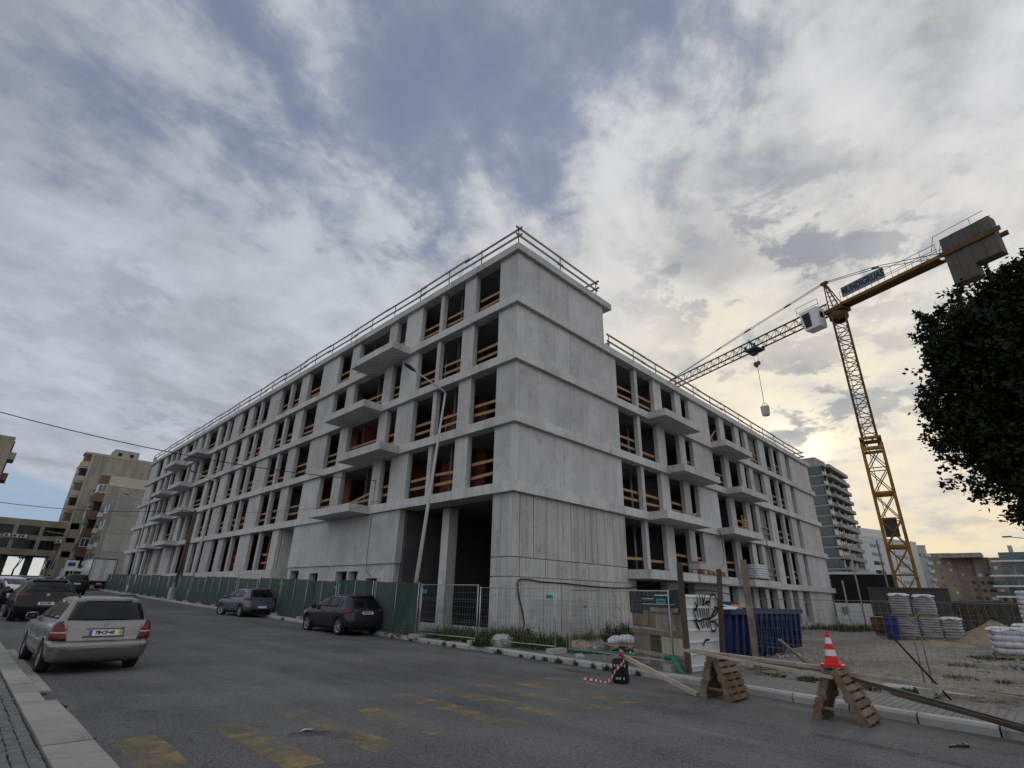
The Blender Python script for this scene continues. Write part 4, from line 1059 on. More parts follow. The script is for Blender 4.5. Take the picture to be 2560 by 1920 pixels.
# ------------------------------------------------------------------ vehicles
class CarShape:
    """body lofted from horizontal slices (z, rear x, front x, half width); x runs forward from the rear bumper"""
    def __init__(s, sl, rc, wheels, wr, sill=0.2, n=4.0):
        s.sl = sl; s.rc = rc; s.wheels = wheels; s.wr = wr; s.sill = sill
    def at(s, z):
        S = s.sl
        if z <= S[0][0]: return S[0][1:]
        for a, b in zip(S, S[1:]):
            if z <= b[0]:
                f = (z-a[0])/(b[0]-a[0]); return tuple(a[i]+(b[i]-a[i])*f for i in (1,2,3))
        return S[-1][1:]
    def outline(s, z, m=11):
        xr, xf, w = s.at(z)
        L = xf-xr; r0 = min(s.rc[0], L*0.45, w*0.95); r1 = min(s.rc[1], L*0.45, w*0.95)
        pts = [(xr+0.0, 0.0)]
        e = 2.3
        for k in range(m+1):
            a = PI/2*k/m
            cx, cy = math.cos(a)**(2/e) if math.cos(a) > 1e-9 else 0, math.sin(a)**(2/e)
            pts.append((xr+r0-r0*cx, w-r0*1.25+r0*1.25*cy) if w > r0*1.25 else (xr+r0-r0*cx, w*cy))
        pts[0] = (xr-0.035*min(1, w/0.8), 0.0)
        mid = max(2, int(L/0.11))
        x0, x1 = xr+r0, xf-r1
        for k in range(1, 40):
            f = k/40; x = x0+(x1-x0)*f
            bulge = 0.018*math.sin(PI*f)
            pts.append((x, w+bulge*w))
        for k in range(m+1):
            a = PI/2*(1-k/m)
            cx, cy = math.cos(a)**(2/e) if math.cos(a) > 1e-9 else 0, math.sin(a)**(2/e)
            pts.append((xf-r1+r1*cx, w-r1*1.25+r1*1.25*cy) if w > r1*1.25 else (xf-r1+r1*cx, w*cy))
        pts.append((xf+0.05*min(1, w/0.8), 0.0))
        # first straight stretch: bow of the tail
        return pts
    def rear(s, sv, z):
        """point at arc length sv from the centre line round the tail (sign = side)"""
        o = s.outline(z); d = abs(sv); acc = 0
        for (x0, y0), (x1, y1) in zip(o, o[1:]):
            q = math.hypot(x1-x0, y1-y0)
            if acc+q >= d:
                f = (d-acc)/q; return Vector((x0+(x1-x0)*f, (y0+(y1-y0)*f)*(1 if sv >= 0 else -1), z))
            acc += q
    def front(s, sv, z):
        o = s.outline(z)[::-1]; d = abs(sv); acc = 0
        for (x0, y0), (x1, y1) in zip(o, o[1:]):
            q = math.hypot(x1-x0, y1-y0)
            if acc+q >= d:
                f = (d-acc)/q; return Vector((x0+(x1-x0)*f, (y0+(y1-y0)*f)*(1 if sv >= 0 else -1), z))
            acc += q
    def side(s, x, z, sg):
        o = s.outline(z); best = None
        for (x0, y0), (x1, y1) in zip(o[1:], o[2:]):
            if min(x0, x1) <= x <= max(x0, x1) and y0 > 0.05:
                f = (x-x0)/(x1-x0) if abs(x1-x0) > 1e-9 else 0; return Vector((x, (y0+(y1-y0)*f)*sg, z))
        return Vector((x, s.at(z)[2]*sg, z))
    def body(s):
        B = MB(); rings = []
        for i, (z, *_) in enumerate(s.sl):
            o = s.outline(z); full = o+[(x, -y) for x, y in o[-2:0:-1]]
            rings.append([(x, y, z) for x, y in full])
        # split the lower slices finely and lift them over the wheel arches
        n = len(rings[0]); R = s.wr*1.13
        for ring in rings:
            for x, y, z in ring:
                zz = z
                for xw in s.wheels:
                    q = R*R-(x-xw)**2
                    if q > 0 and abs(y) > 0.3: zz = max(zz, s.wr+math.sqrt(q))
                B.v.append((x, y, zz if zz <= s.wr+R+1e-6 else z))
        for j in range(len(rings)-1):
            for k in range(n): B.f.append((j*n+k, (j+1)*n+k, (j+1)*n+(k+1)%n, j*n+(k+1)%n)); B.mi.append(0)
        B.f.append(tuple(k for k in range(n))); B.mi.append(0)
        e = (len(rings)-1)*n
        B.f.append(tuple(e+k for k in reversed(range(n)))); B.mi.append(0)
        return B
def patch(fn, poly, off=0.006, rings=4, dens=3):
    """thin plate lying on a body surface: poly in the surface's own two coordinates"""
    P = []
    for i in range(len(poly)):
        a, b = poly[i], poly[(i+1)%len(poly)]
        for k in range(dens): P.append((a[0]+(b[0]-a[0])*k/dens, a[1]+(b[1]-a[1])*k/dens))
    cx = sum(p[0] for p in P)/len(P); cy = sum(p[1] for p in P)/len(P)
    def pt(u, v, o):
        e = 0.01; p = fn(u, v); a = fn(u+e, v)-fn(u-e, v); b = fn(u, v+e)-fn(u, v-e)
        n_ = a.cross(b)
        if n_.length < 1e-9: return p
        n_.normalize()
        ref = Vector((p.x-2.0, p.y*1.5, 0.25))
        if n_.dot(ref) < 0: n_ = -n_
        return p+n_*o
    B = MB(); n = len(P)
    for r in range(rings, 0, -1):
        f = r/rings
        for x, y in P: B.v.append(tuple(pt(cx+(x-cx)*f, cy+(y-cy)*f, off)))
    B.v.append(tuple(pt(cx, cy, off))); c = len(B.v)-1
    for r in range(rings-1):
        for k in range(n): B.f.append((r*n+k, r*n+(k+1)%n, (r+1)*n+(k+1)%n, (r+1)*n+k)); B.mi.append(0)
    for k in range(n): B.f.append(((rings-1)*n+k, (rings-1)*n+(k+1)%n, c)); B.mi.append(0)
    o = len(B.v)
    for x, y in P: B.v.append(tuple(pt(x, y, -0.006)))
    for k in range(n): B.f.append((k, o+k, o+(k+1)%n, (k+1)%n)); B.mi.append(0)
    return B
WHEELS = {}
def wheel_meshes(r, wd, spokes):
    key = (r, wd, spokes)
    if key in WHEELS: return WHEELS[key]
    B = MB().lathe([(r*0.62,-wd/2+.02),(r*0.70,-wd/2),(r*0.93,-wd/2),(r*0.99,-wd/2+.025),(r,-wd/4),(r,wd/4),(r*0.99,wd/2-.025),(r*0.93,wd/2),(r*0.70,wd/2),(r*0.62,wd/2-.02),(r*0.6,0),(r*0.62,-wd/2+.02)], (0,0,0), 28, 'y')
    me1 = bpy.data.meshes.new('tyre'); me1.from_pydata(B.v, [], B.f); me1.materials.append(M['rubber'])
    me1.polygons.foreach_set('use_smooth', [True]*len(me1.polygons))
    B = MB()
    for sg in (-1, 1):
        y = sg*(wd/2-0.03)
        B.lathe([(r*0.64, y+sg*.015), (r*0.64, y-sg*.02), (r*0.57, y-sg*.03), (r*0.56, y+sg*.01), (r*0.64, y+sg*.015)], (0,0,0), 28, 'y')
        B.lathe([(0, y+sg*.012), (r*0.16, y+sg*.008), (r*0.17, y-sg*.04)], (0,0,0), 12, 'y')
        for k in range(spokes):
            a = 2*PI*k/spokes
            B.bar((r*0.1*math.cos(a), y-sg*.005, r*0.1*math.sin(a)), (r*0.6*math.cos(a), y-sg*.012, r*0.6*math.sin(a)), r*0.15, 0.03, up=(0,1,0))
    me2 = bpy.data.meshes.new('rim'); me2.from_pydata(B.v, [], B.f); me2.materials.append(M['alloy'])
    B = MB().lathe([(0,0.03),(r*0.6,0.03),(r*0.6,-0.03),(0,-0.03)], (0,0,0), 20, 'y')
    me3 = bpy.data.meshes.new('brake_disc'); me3.from_pydata(B.v, [], B.f); me3.materials.append(M['underbody'])
    WHEELS[key] = (me1, me2, me3); return WHEELS[key]
def add_wheels(t, sh, track, wd=0.2, spokes=5, steer=0.0):
    me1, me2, me3 = wheel_meshes(sh.wr, wd, spokes)
    for i, x in enumerate(sh.wheels):
        for sg in (1, -1):
            o = bpy.data.objects.new('wheel', me1); COL.objects.link(o); o.parent = t
            o.location = (x, sg*track, sh.wr)
            if i == 1: o.rotation_euler = (0, 0, steer)
            for nm, me in (('rim', me2), ('brake_disc', me3)):
                q = bpy.data.objects.new(nm, me); COL.objects.link(q); q.parent = o
def lbuild(B, name, mk, par, smooth=False): return B.build(name, mk, par, smooth=smooth, local=True)
def plate_on(t, sh, z, txt, off=0.012, w=0.26, h=0.055, y0=0.0, euro=True, ypl=True, rearfn=None):
    fn = rearfn or sh.rear
    c = fn(0.0, z); a, b = fn(0.0, z-0.06), fn(0.0, z+0.06)
    upv = (b-a).normalized(); nrm = Vector((0,-1,0)).cross(upv)
    if nrm.x > 0: nrm = -nrm
    c = c+nrm*off+Vector((0,y0,0))
    B = MB().obox(c, Vector((0,w,0)), upv*h, nrm*0.006)
    p = lbuild(B, 'number_plate', 'plate', t)
    if euro: lbuild(MB().obox(c+Vector((0,w-0.022,0))+nrm*0.004, Vector((0,0.022,0)), upv*h, nrm*0.005), 'plate_band', 'euroblue', p)
    if ypl: lbuild(MB().obox(c-Vector((0,w-0.018,0))+nrm*0.004, Vector((0,0.018,0)), upv*h, nrm*0.005), 'plate_band', 'plateyellow', p)
    if txt: text_obj('plate_text', txt, h*1.75, basis(c+nrm*0.008, (0,-1,0), upv) @ Matrix.Scale(0.92, 4, (1,0,0)), 'platetext', p, 0.002, 0.004)
    return p
def sidepoly(sh, sg): return lambda x, z: sh.side(x, z, sg)
def car_base(name, label, cat, loc, rz, sh, pk, track, spokes=5, group='cars parked along the street', wd=0.2, steer=0.0):
    t = thing(name, label, cat, loc, rz, group)
    body = lbuild(sh.body(), 'body', pk, t, True)
    add_wheels(t, sh, track, wd, spokes, steer)
    B = MB(); x0, x1 = sh.wheels[0]+sh.wr*1.15, sh.wheels[1]-sh.wr*1.15
    B.box(x0-0.9, x1+0.8, -0.55, 0.55, 0.19, 0.42); B.box(x0, x1, -0.72, 0.72, 0.18, 0.3)
    lbuild(B, 'underbody', 'underbody', t)
    return t, body

# silver estate car in the foreground
EST = CarShape([(0.19,.30,4.2,.70),(0.25,.10,4.40,.79),(0.31,.05,4.47,.825),(0.40,.015,4.51,.845),(0.50,.0,4.53,.852),(0.575,.0,4.535,.855),(0.59,.015,4.535,.852),(0.60,.075,4.53,.848),(0.70,.085,4.5,.856),(0.78,.095,4.44,.853),(0.85,.105,4.32,.845),(0.90,.115,4.12,.835),(0.945,.13,3.75,.822),(0.975,.14,3.40,.808),(1.0,.155,3.28,.79),(1.04,.175,3.2,.768),(1.14,.235,3.0,.727),(1.24,.30,2.78,.682),(1.32,.365,2.58,.642),(1.38,.42,2.42,.605),(1.415,.47,2.3,.565),(1.44,.54,2.18,.50),(1.455,.64,2.05,.40),(1.462,.82,1.9,.22)],
               (0.20, 0.42), (0.82, 3.53), 0.31)
est, body = car_base('estate_car', 'silver estate car parked at the left kerb, nearest car to the camera', 'car', (2.28, 12.97, 0), PI/2+0.02, EST, 'silver', 0.755)
lbuild(patch(EST.rear, [(-.665,1.0),(.665,1.0),(.64,1.12),(.575,1.33),(.50,1.355),(-.50,1.355),(-.575,1.33),(-.64,1.12)], 0.014, 5, 4), 'rear_window', 'glassdark', body, True)
lbuild(patch(EST.rear, [(-.40,1.365),(.40,1.365),(.40,1.39),(-.40,1.39)], 0.03, 2, 6), 'spoiler', 'silver', body, True)
lbuild(patch(EST.rear, [(-.2,1.345),(.2,1.345),(.2,1.358),(-.2,1.358)], 0.012, 2, 6), 'brake_light', 'redlamp', body, True)
for sg in (1, -1):
    lamp_ = lbuild(patch(EST.rear, [(sg*.60,.625),(sg*1.02,.63),(sg*1.03,.70),(sg*.98,.82),(sg*.93,.90),(sg*.84,.965),(sg*.715,.985),(sg*.66,.85)], 0.010, 4, 4), 'tail_light', 'redlamp', body, True)
    for zz in (.70, .765, .825):
        lbuild(patch(EST.rear, [(sg*.625,zz),(sg*.97,zz),(sg*.96,zz+.02),(sg*.64,zz+.02)], 0.013, 2, 5), 'lens_strip', 'paledlamp' if zz == .765 else 'redstrip', lamp_, True)
    F = sidepoly(EST, sg)
    lbuild(patch(F, [(0.42,1.02),(1.05,1.01),(1.05,1.35),(0.66,1.345),(0.50,1.27)], 0.006, 3, 4), 'side_window', 'glassdark', body, True)
    lbuild(patch(F, [(1.12,1.01),(1.86,1.0),(1.88,1.365),(1.12,1.36)], 0.006, 3, 4), 'side_window', 'glassdark', body, True)
    lbuild(patch(F, [(1.95,1.0),(2.98,1.0),(2.85,1.10),(2.35,1.34),(1.97,1.362)], 0.006, 3, 4), 'side_window', 'glassdark', body, True)
    for x_ in (1.9, 3.0): lbuild(patch(F, [(x_,.34),(x_+.012,.34),(x_+.012,.97),(x_,.97)], 0.002, 2, 4), 'door_gap', 'blackplastic', body)
    for x_ in (1.12, 2.12): lbuild(patch(F, [(x_,.80),(x_+.17,.80),(x_+.17,.825),(x_,.825)], 0.035, 2, 3), 'door_handle', 'silver', body, True)
    lbuild(patch(F, [(1.35,.56),(2.95,.56),(2.95,.60),(1.35,.60)], 0.012, 2, 6), 'side_moulding', 'silver', body, True)
    m_ = MB().lathe([(0.02,-.1),(.085,-.08),(.10,0),(.085,.07),(.03,.09)], (2.83, sg*.93, 0.99), 12)
    mo = lbuild(MB().add([(x, (y-sg*.93)*1.15+sg*.95, (z-.99)*0.9+1.0) for x, y, z in m_.v], m_.f), 'wing_mirror', 'silver', body, True)
    lbuild(MB().obox((2.745, sg*.965, 1.0), (0.012,0,0), (0,0.085,0), (0,0,.06)), 'mirror_glass', 'glassdark', mo)
    rl = MB().tube([(0.62,sg*.50,1.43),(0.72,sg*.515,1.475),(1.0,sg*.545,1.49),(1.9,sg*.56,1.49),(2.3,sg*.55,1.46),(2.42,sg*.545,1.41)], 0.016, 6)
    lbuild(rl, 'roof_rail', 'blackplastic', body, True)
    lbuild(patch(EST.front, [(sg*.45,.62),(sg*1.05,.66),(sg*1.0,.78),(sg*.55,.80)], 0.008, 3, 3), 'headlight', 'paledlamp', body, True)
lbuild(patch(EST.rear, [(-.36,.675),(.36,.675),(.33,.855),(-.33,.855)], 0.009, 3, 5), 'plate_recess', 'silver', body, True)
lbuild(patch(EST.rear, [(-.33,.84),(.33,.84),(.32,.868),(-.32,.868)], 0.03, 2, 5), 'tailgate_handle', 'silver', body, True)
lbuild(patch(EST.rear, [(-.60,.612),(.60,.612),(.60,.618),(-.60,.618)], 0.003, 2, 6), 'tailgate_gap', 'blackplastic', body)
for sg in (1, -1): lbuild(patch(EST.rear, [(sg*.592,.615),(sg*.60,.615),(sg*.655,.985),(sg*.647,.985)], 0.003, 2, 4), 'tailgate_gap', 'blackplastic', body)
lbuild(patch(EST.rear, [(-.80,.46),(.80,.46),(.80,.50),(-.80,.50)], 0.018, 2, 8), 'bumper_strip', 'silver', body, True)
plate_on(est, EST, 0.762, '78·CF·40', 0.02)
est.scale = (0.89, 0.915, 0.89)
star = EST.rear(0, 0.935); B = MB(); nrm = Vector((-1,0,0.1)).normalized()
for k in range(20):
    a0, a1 = 2*PI*k/20, 2*PI*(k+1)/20
    B.bar(star+Vector((-.022,.042*math.cos(a0),.042*math.sin(a0))), star+Vector((-.022,.042*math.cos(a1),.042*math.sin(a1))), 0.008, 0.008)
for k in range(3):
    a = PI/2+2*PI*k/3; B.bar(star+Vector((-.022,0,0)), star+Vector((-.022,.04*math.cos(a),.04*math.sin(a))), 0.009, 0.006)
lbuild(B, 'badge', 'alloy', body)
lbuild(MB().bar(EST.rear(0.02,1.03)+Vector((-.02,0,0)), EST.rear(-.36,1.06)+Vector((-.015,0,0)), 0.02, 0.015), 'rear_wiper', 'blackplastic', body)
for y in (-.37, .37): lbuild(MB().box(1.05,1.12,y-.12,y+.12,1.02,1.2), 'headrest', 'blackplastic', body)

def hatch(name, label, loc, rz, pk, plate, small=False, lampstyle='claw', steer=0.0, L=3.97):
    k = L/3.97
    sl = [(0.20,.30,3.66,.68),(0.26,.12,3.84,.76),(0.34,.05,3.92,.815),(0.46,.0,3.96,.84),(0.56,.015,3.97,.852),(0.66,.045,3.95,.858),(0.76,.075,3.9,.858),(0.86,.095,3.74,.848),(0.93,.12,3.45,.835),(0.98,.15,3.2,.818),(1.02,.175,3.08,.798),(1.10,.235,2.92,.762),(1.20,.31,2.72,.716),(1.30,.395,2.48,.664),(1.37,.46,2.28,.618),(1.41,.52,2.12,.570),(1.435,.60,1.98,.50),(1.452,.72,1.84,.39),(1.46,.9,1.7,.2)]
    sh = CarShape([(z, a*k, b*k, w_) for z, a, b, w_ in sl], (0.27, 0.45), (0.70*k, 3.24*k), 0.315)
    t, body = car_base('hatchback_car', label, 'car', loc, rz, sh, pk, 0.755, 5, steer=steer)
    lbuild(patch(sh.rear, [(-.64,1.0),(.64,1.0),(.62,1.10),(.53,1.33),(.46,1.355),(-.46,1.355),(-.53,1.33),(-.62,1.10)], 0.014, 5, 4), 'rear_window', 'glassdark', body, True)
    lbuild(patch(sh.rear, [(-.52,1.365),(.52,1.365),(.48,1.405),(-.48,1.405)], 0.05, 2, 6), 'spoiler', pk, body, True)
    for sg in (1, -1):
        if lampstyle == 'claw':
            lp = lbuild(patch(sh.rear, [(sg*.55,.86),(sg*.72,.80),(sg*.95,.78),(sg*1.15,.93),(sg*1.08,.985),(sg*.78,.985),(sg*.60,.94)], 0.010, 4, 4), 'tail_light', 'redlamp', body, True)
            for q in range(3): lbuild(patch(sh.rear, [(sg*(.68+q*.1),.83),(sg*(.71+q*.1),.83),(sg*(.80+q*.1),.96),(sg*(.77+q*.1),.96)], 0.013, 2, 3), 'lens_strip', 'redstrip', lp, True)
        else:
            lbuild(patch(sh.rear, [(sg*.50,.88),(sg*.72,.845),(sg*1.08,.90),(sg*1.16,.955),(sg*.80,.975),(sg*.52,.94)], 0.010, 4, 4), 'tail_light', 'redlamp', body, True)
        F = sidepoly(sh, sg)
        lbuild(patch(F, [(0.62,1.03),(0.86,1.01),(0.90,1.27),(0.70,1.25)], 0.006, 3, 3), 'side_window', 'glassdark', body, True)
        lbuild(patch(F, [(0.93,1.005),(1.62,0.99),(1.64,1.355),(1.0,1.335)], 0.006, 3, 4), 'side_window', 'glassdark', body, True)
        lbuild(patch(F, [(1.69,0.99),(2.78,0.99),(2.55,1.14),(2.12,1.33),(1.71,1.355)], 0.006, 3, 4), 'side_window', 'glassdark', body, True)
        for x_ in (1.66, 2.72): lbuild(patch(F, [(x_*k,.36),(x_*k+.012,.36),(x_*k+.012,.97),(x_*k,.97)], 0.002, 2, 4), 'door_gap', 'blackplastic', body)
        for x_ in (0.98, 1.86): lbuild(patch(F, [(x_,.83),(x_+.17,.83),(x_+.17,.86),(x_,.86)], 0.03, 2, 3), 'door_handle', pk, body, True)
        lbuild(patch(F, [(1.15*k,.26),(2.8*k,.26),(2.8*k,.33),(1.15*k,.33)], 0.008, 2, 6), 'sill_trim', 'blackplastic', body, True)
        m_ = MB().lathe([(0.02,-.1),(.08,-.08),(.10,0),(.085,.07),(.03,.09)], (2.62*k, sg*.95, 0.99), 12)
        lbuild(m_, 'wing_mirror', 'blackplastic' if lampstyle == 'claw' else pk, body, True)
        lbuild(patch(sh.front, [(sg*.42,.64),(sg*1.1,.70),(sg*1.2,.84),(sg*.6,.78)], 0.008, 3, 3), 'headlight', 'paledlamp', body, True)
    lbuild(patch(sh.rear, [(-.78,.27),(.78,.27),(.70,.42),(-.70,.42)], 0.008, 3, 6), 'bumper_insert', 'blackplastic', body, True)
    lbuild(patch(sh.rear, [(-.17,1.0),(.17,1.0),(.17,1.03),(-.17,1.03)], 0.014, 2, 4), 'rear_wiper', 'blackplastic', body, True)
    plate_on(t, sh, 0.80 if lampstyle == 'claw' else 0.52, plate, 0.016, ypl=False)
    bd = sh.rear(0, 0.92); lbuild(MB().lathe([(0,0),(0.04,0),(0.04,.012),(0,.014)], bd+Vector((-.02,0,-.006)), 12), 'badge', 'alloy', body)
    lbuild(MB().bar((0.75*k,0,1.44),(0.62*k,0,1.62),0.008), 'aerial', 'blackplastic', body)
    return t
hatch('hatchback_car', 'dark charcoal hatchback parked against the green fence, nearest on the right side', (11.74, 19.40, -0.06), PI/2+0.02, 'charcoal', '50·UN·24')
hatch('hatchback_car', 'blue grey hatchback parked against the green fence beyond the charcoal one', (12.1, 30.9, 0.10), PI/2+0.06, 'bluegrey', '', lampstyle='slim', steer=0.35)

# black sport utility car behind the estate
SUV = CarShape([(0.24,.28,4.0,.74),(0.32,.08,4.22,.84),(0.45,.0,4.32,.885),(0.60,.01,4.36,.905),(0.74,.05,4.36,.912),(0.86,.07,4.32,.91),(0.96,.085,4.2,.90),(1.03,.115,3.8,.885),(1.08,.15,3.35,.868),(1.12,.19,3.18,.845),(1.22,.29,2.95,.795),(1.33,.41,2.7,.735),(1.43,.54,2.4,.67),(1.49,.64,2.2,.61),(1.515,.74,2.05,.54),(1.53,.90,1.9,.42),(1.537,1.1,1.75,.22)], (0.26, 0.45), (0.80, 3.47), 0.345)
suv, body = car_base('suv_car', 'black sport utility car parked at the left kerb ahead of the silver estate', 'car', (2.72, 27.9, 0.15), PI/2, SUV, 'blackpaint', 0.80, 5, wd=0.22)
lbuild(patch(SUV.rear, [(-.70,1.10),(.70,1.10),(.66,1.2),(.55,1.41),(.47,1.44),(-.47,1.44),(-.55,1.41),(-.66,1.2)], 0.014, 5, 4), 'rear_window', 'glassdark', body, True)
lbuild(patch(SUV.rear, [(-.55,1.45),(.55,1.45),(.50,1.49),(-.50,1.49)], 0.06, 2, 6), 'spoiler', 'blackpaint', body, True)
for sg in (1, -1):
    lbuild(patch(SUV.rear, [(sg*.42,.93),(sg*.75,.90),(sg*1.10,.92),(sg*1.22,1.02),(sg*.9,1.04),(sg*.5,.99)], 0.010, 4, 4), 'tail_light', 'redlamp', body, True)
    F = sidepoly(SUV, sg)
    lbuild(patch(F, [(0.62,1.14),(1.72,1.10),(1.74,1.45),(0.98,1.42)], 0.006, 3, 4), 'side_window', 'glassdark', body, True)
    lbuild(patch(F, [(1.80,1.10),(2.92,1.10),(2.75,1.2),(2.3,1.42),(1.82,1.45)], 0.006, 3, 4), 'side_window', 'glassdark', body, True)
    lbuild(MB().lathe([(0.02,-.1),(.09,-.08),(.11,0),(.09,.07),(.03,.09)], (2.75, sg*1.0, 1.08), 12), 'wing_mirror', 'blackpaint', body, True)
lbuild(patch(SUV.rear, [(-.80,.30),(.80,.30),(.76,.42),(-.76,.42)], 0.008, 3, 6), 'bumper_insert', 'blackplastic', body, True)
plate_on(suv, SUV, 0.66, '50·62·MP', 0.016, ypl=False)
bd = SUV.rear(0, 0.98); lbuild(MB().obox(bd+Vector((-.012,0,0)), (.006,0,0), (0,.045,0), (0,0,.045)), 'badge', 'alloy', body)
lbuild(MB().bar((0.95,0,1.52),(0.80,0,1.60),0.05,0.03), 'aerial', 'blackplastic', body)

def small_car(name, label, loc, rz, pk, sl, wheels, wr, lamps='redlamp', front=False, track=0.76, cat='car', lit=False):
    sh = CarShape(sl, (0.25, 0.35), wheels, wr)
    t, body = car_base(name, label, cat, loc, rz, sh, pk, track, 5)
    zt = sl[-1][0]; zb = [s_ for s_ in sl if s_[0] > zt*0.66][0][0]+0.02
    ww = sh.at(zb+.02)[2]*0.84; wt = sh.at(zt-.12)[2]*0.86
    lbuild(patch(sh.rear, [(-ww,zb),(ww,zb),(wt,zt-.12),(-wt,zt-.12)], 0.006, 4, 5), 'rear_window', 'glassdark', body, True)
    lbuild(patch(sh.front, [(-ww,zb),(ww,zb),(wt,zt-.12),(-wt,zt-.12)], 0.006, 4, 5), 'windscreen', 'glassdark', body, True)
    for sg in (1, -1):
        F = sidepoly(sh, sg); L = sl[4][2]
        lbuild(patch(F, [(L*.16,zb+.02),(L*.42,zb),(L*.42,zt-.13),(L*.24,zt-.15)], 0.006, 3, 4), 'side_window', 'glassdark', body, True)
        lbuild(patch(F, [(L*.44,zb),(L*.68,zb),(L*.58,zt-.14),(L*.44,zt-.13)], 0.006, 3, 4), 'side_window', 'glassdark', body, True)
        lbuild(patch(sh.rear, [(sg*.52,zb-.22),(sg*1.0,zb-.22),(sg*1.0,zb-.08),(sg*.56,zb-.08)], 0.010, 3, 4), 'tail_light', lamps, body, True)
        lbuild(patch(sh.front, [(sg*.48,.62),(sg*1.05,.66),(sg*1.05,.80),(sg*.55,.80)], 0.010, 3, 4), 'headlight', 'paledlamp', body, True)
        lbuild(MB().lathe([(0.02,-.1),(.08,-.08),(.10,0),(.08,.07),(.03,.09)], (L*.66, sg*(sl[5][3]+.1), zb), 10), 'wing_mirror', pk, body, True)
    plate_on(t, sh, 0.55 if zt < 1.6 else 0.95, '', 0.016, ypl=False)
    return t
SED = [(0.20,.30,4.1,.68),(0.28,.08,4.3,.80),(0.42,.0,4.4,.85),(0.56,.0,4.42,.87),(0.70,.04,4.4,.87),(0.84,.08,4.25,.86),(0.93,.12,3.8,.845),(0.99,.18,3.35,.82),(1.1,.32,3.05,.75),(1.22,.48,2.75,.69),(1.34,.66,2.4,.62),(1.41,.80,2.15,.54),(1.44,.95,2.0,.42),(1.45,1.2,1.8,.2)]
MPV = [(0.22,.28,4.1,.70),(0.30,.08,4.28,.84),(0.45,.0,4.36,.89),(0.62,.01,4.38,.905),(0.80,.03,4.34,.91),(0.95,.045,4.1,.905),(1.05,.06,3.75,.89),(1.12,.075,3.45,.87),(1.3,.12,3.2,.82),(1.5,.19,2.9,.765),(1.66,.27,2.6,.70),(1.74,.35,2.4,.62),(1.77,.5,2.2,.5),(1.785,.8,2.0,.25)]
small_car('people_carrier', 'black boxy people carrier in the roadway between the parked cars and the lorry', (7.9, 63.2, 0.66), PI/2, 'blackpaint', MPV, (0.8,3.5), 0.32)
small_car('saloon_car', 'white car standing nose out at the far left edge behind the open door', (1.75, 46.5, 0.45), -PI/2+0.35, 'whitepaint', SED, (0.8,3.5), 0.32)
c_ = small_car('saloon_car', 'black car with its door open at the left edge of the photo', (1.05, 35.0, 0.27), PI/2, 'blackpaint', SED, (0.8,3.5), 0.32)
B = MB()
for pts in ([(2.9,.86,.35),(2.9,.86,.95),(2.75,.86,.98),(1.9,.86,.98),(1.9,.86,.35)],):
    B.extrude(pts, (0,.06,0))
B.tube([(2.85,.88,.97),(2.6,.86,1.2),(2.2,.83,1.38),(1.92,.83,1.36),(1.9,.86,.97)], 0.03, 6)
dv = B.build('door', 'blackpaint', c_, local=True)
for v in dv.data.vertices:
    x, y, z = v.co; a = -1.0; X, Y = x-2.9, y-.86
    v.co = (2.9+X*math.cos(a)-Y*math.sin(a), .86+X*math.sin(a)+Y*math.cos(a), z)
small_car('saloon_car', 'dark red lit car braking far up the street, left of the people carrier', (4.6, 76, 0.88), PI/2, 'charcoal', SED, (0.8,3.5), 0.32, 'tapered')
small_car('saloon_car', 'dark car parked far up the street beside the braking car', (7.3, 82, 0.95), PI/2, 'charcoal', SED, (0.8,3.5), 0.32)
small_car('saloon_car', 'silver blue car far up the street just ahead of the black sport utility car', (4.5, 57, 0.58), PI/2, 'bluegrey', SED, (0.8,3.5), 0.32)

# lorry with a white box body
lor = thing('box_lorry', 'white box lorry with closed rear doors parked at the far end of the green fence', 'lorry', (13.05, 86.0, 0.93), 0, 'cars parked along the street')
zb = 0.93; y0 = 85.6; xa, xb = 11.55, 14.15
MB().box(xa, xb, y0+.05, y0+6.2, zb+1.05, zb+3.75).build('box_body', 'whitepaint', lor)
bd_ = MB()
for x0, x1 in ((xa+.08, (xa+xb)/2-.03), ((xa+xb)/2+.03, xb-.08)):
    d_ = MB().box(x0, x1, y0, y0+.045, zb+1.15, zb+3.65).build('rear_door', 'hoardwhite', lor)
    B = MB()
    for xx in (x0+.12, x1-.12): B.bar((xx,y0-.02,zb+1.1),(xx,y0-.02,zb+3.7),.035)
    for zz in (1.5, 2.4, 3.2): B.box(x0 if x0 < 12.5 else x1-.25, (x0+.25) if x0 < 12.5 else x1, y0-.012, y0-.001, zb+zz, zb+zz+.05)
    B.build('lock_bar', 'galv', d_)
B = MB().box(xa-.02, xb+.02, y0-.02, y0+.04, zb+1.0, zb+1.12).box(xa-.02, xa+.07, y0-.02, y0+.04, zb+1.121, zb+3.68).box(xb-.07, xb+.02, y0-.02, y0+.04, zb+1.121, zb+3.68).box(xa-.02, xb+.02, y0-.02, y0+.04, zb+3.681, zb+3.78)
B.build('rear_frame', 'darkmetal', lor)
MB().box(xa+.3, xb-.3, y0+.1, y0+8.0, zb+.65, zb+.98).build('chassis', 'underbody', lor)
MB().box(xa+.1, xb-.1, y0+6.4, y0+8.2, zb+.7, zb+2.7).build('cab', 'whitepaint', lor)
MB().box(xa+.05, xb-.05, y0-.02, y0+.1, zb+.55, zb+.68).build('bumper', 'darkmetal', lor)
MB().box((xa+xb)/2-.26, (xa+xb)/2+.26, y0-.035, y0-.021, zb+.72, zb+.84).build('number_plate', 'plate', lor)
w1, w2, w3 = wheel_meshes(0.42, 0.5, 6)
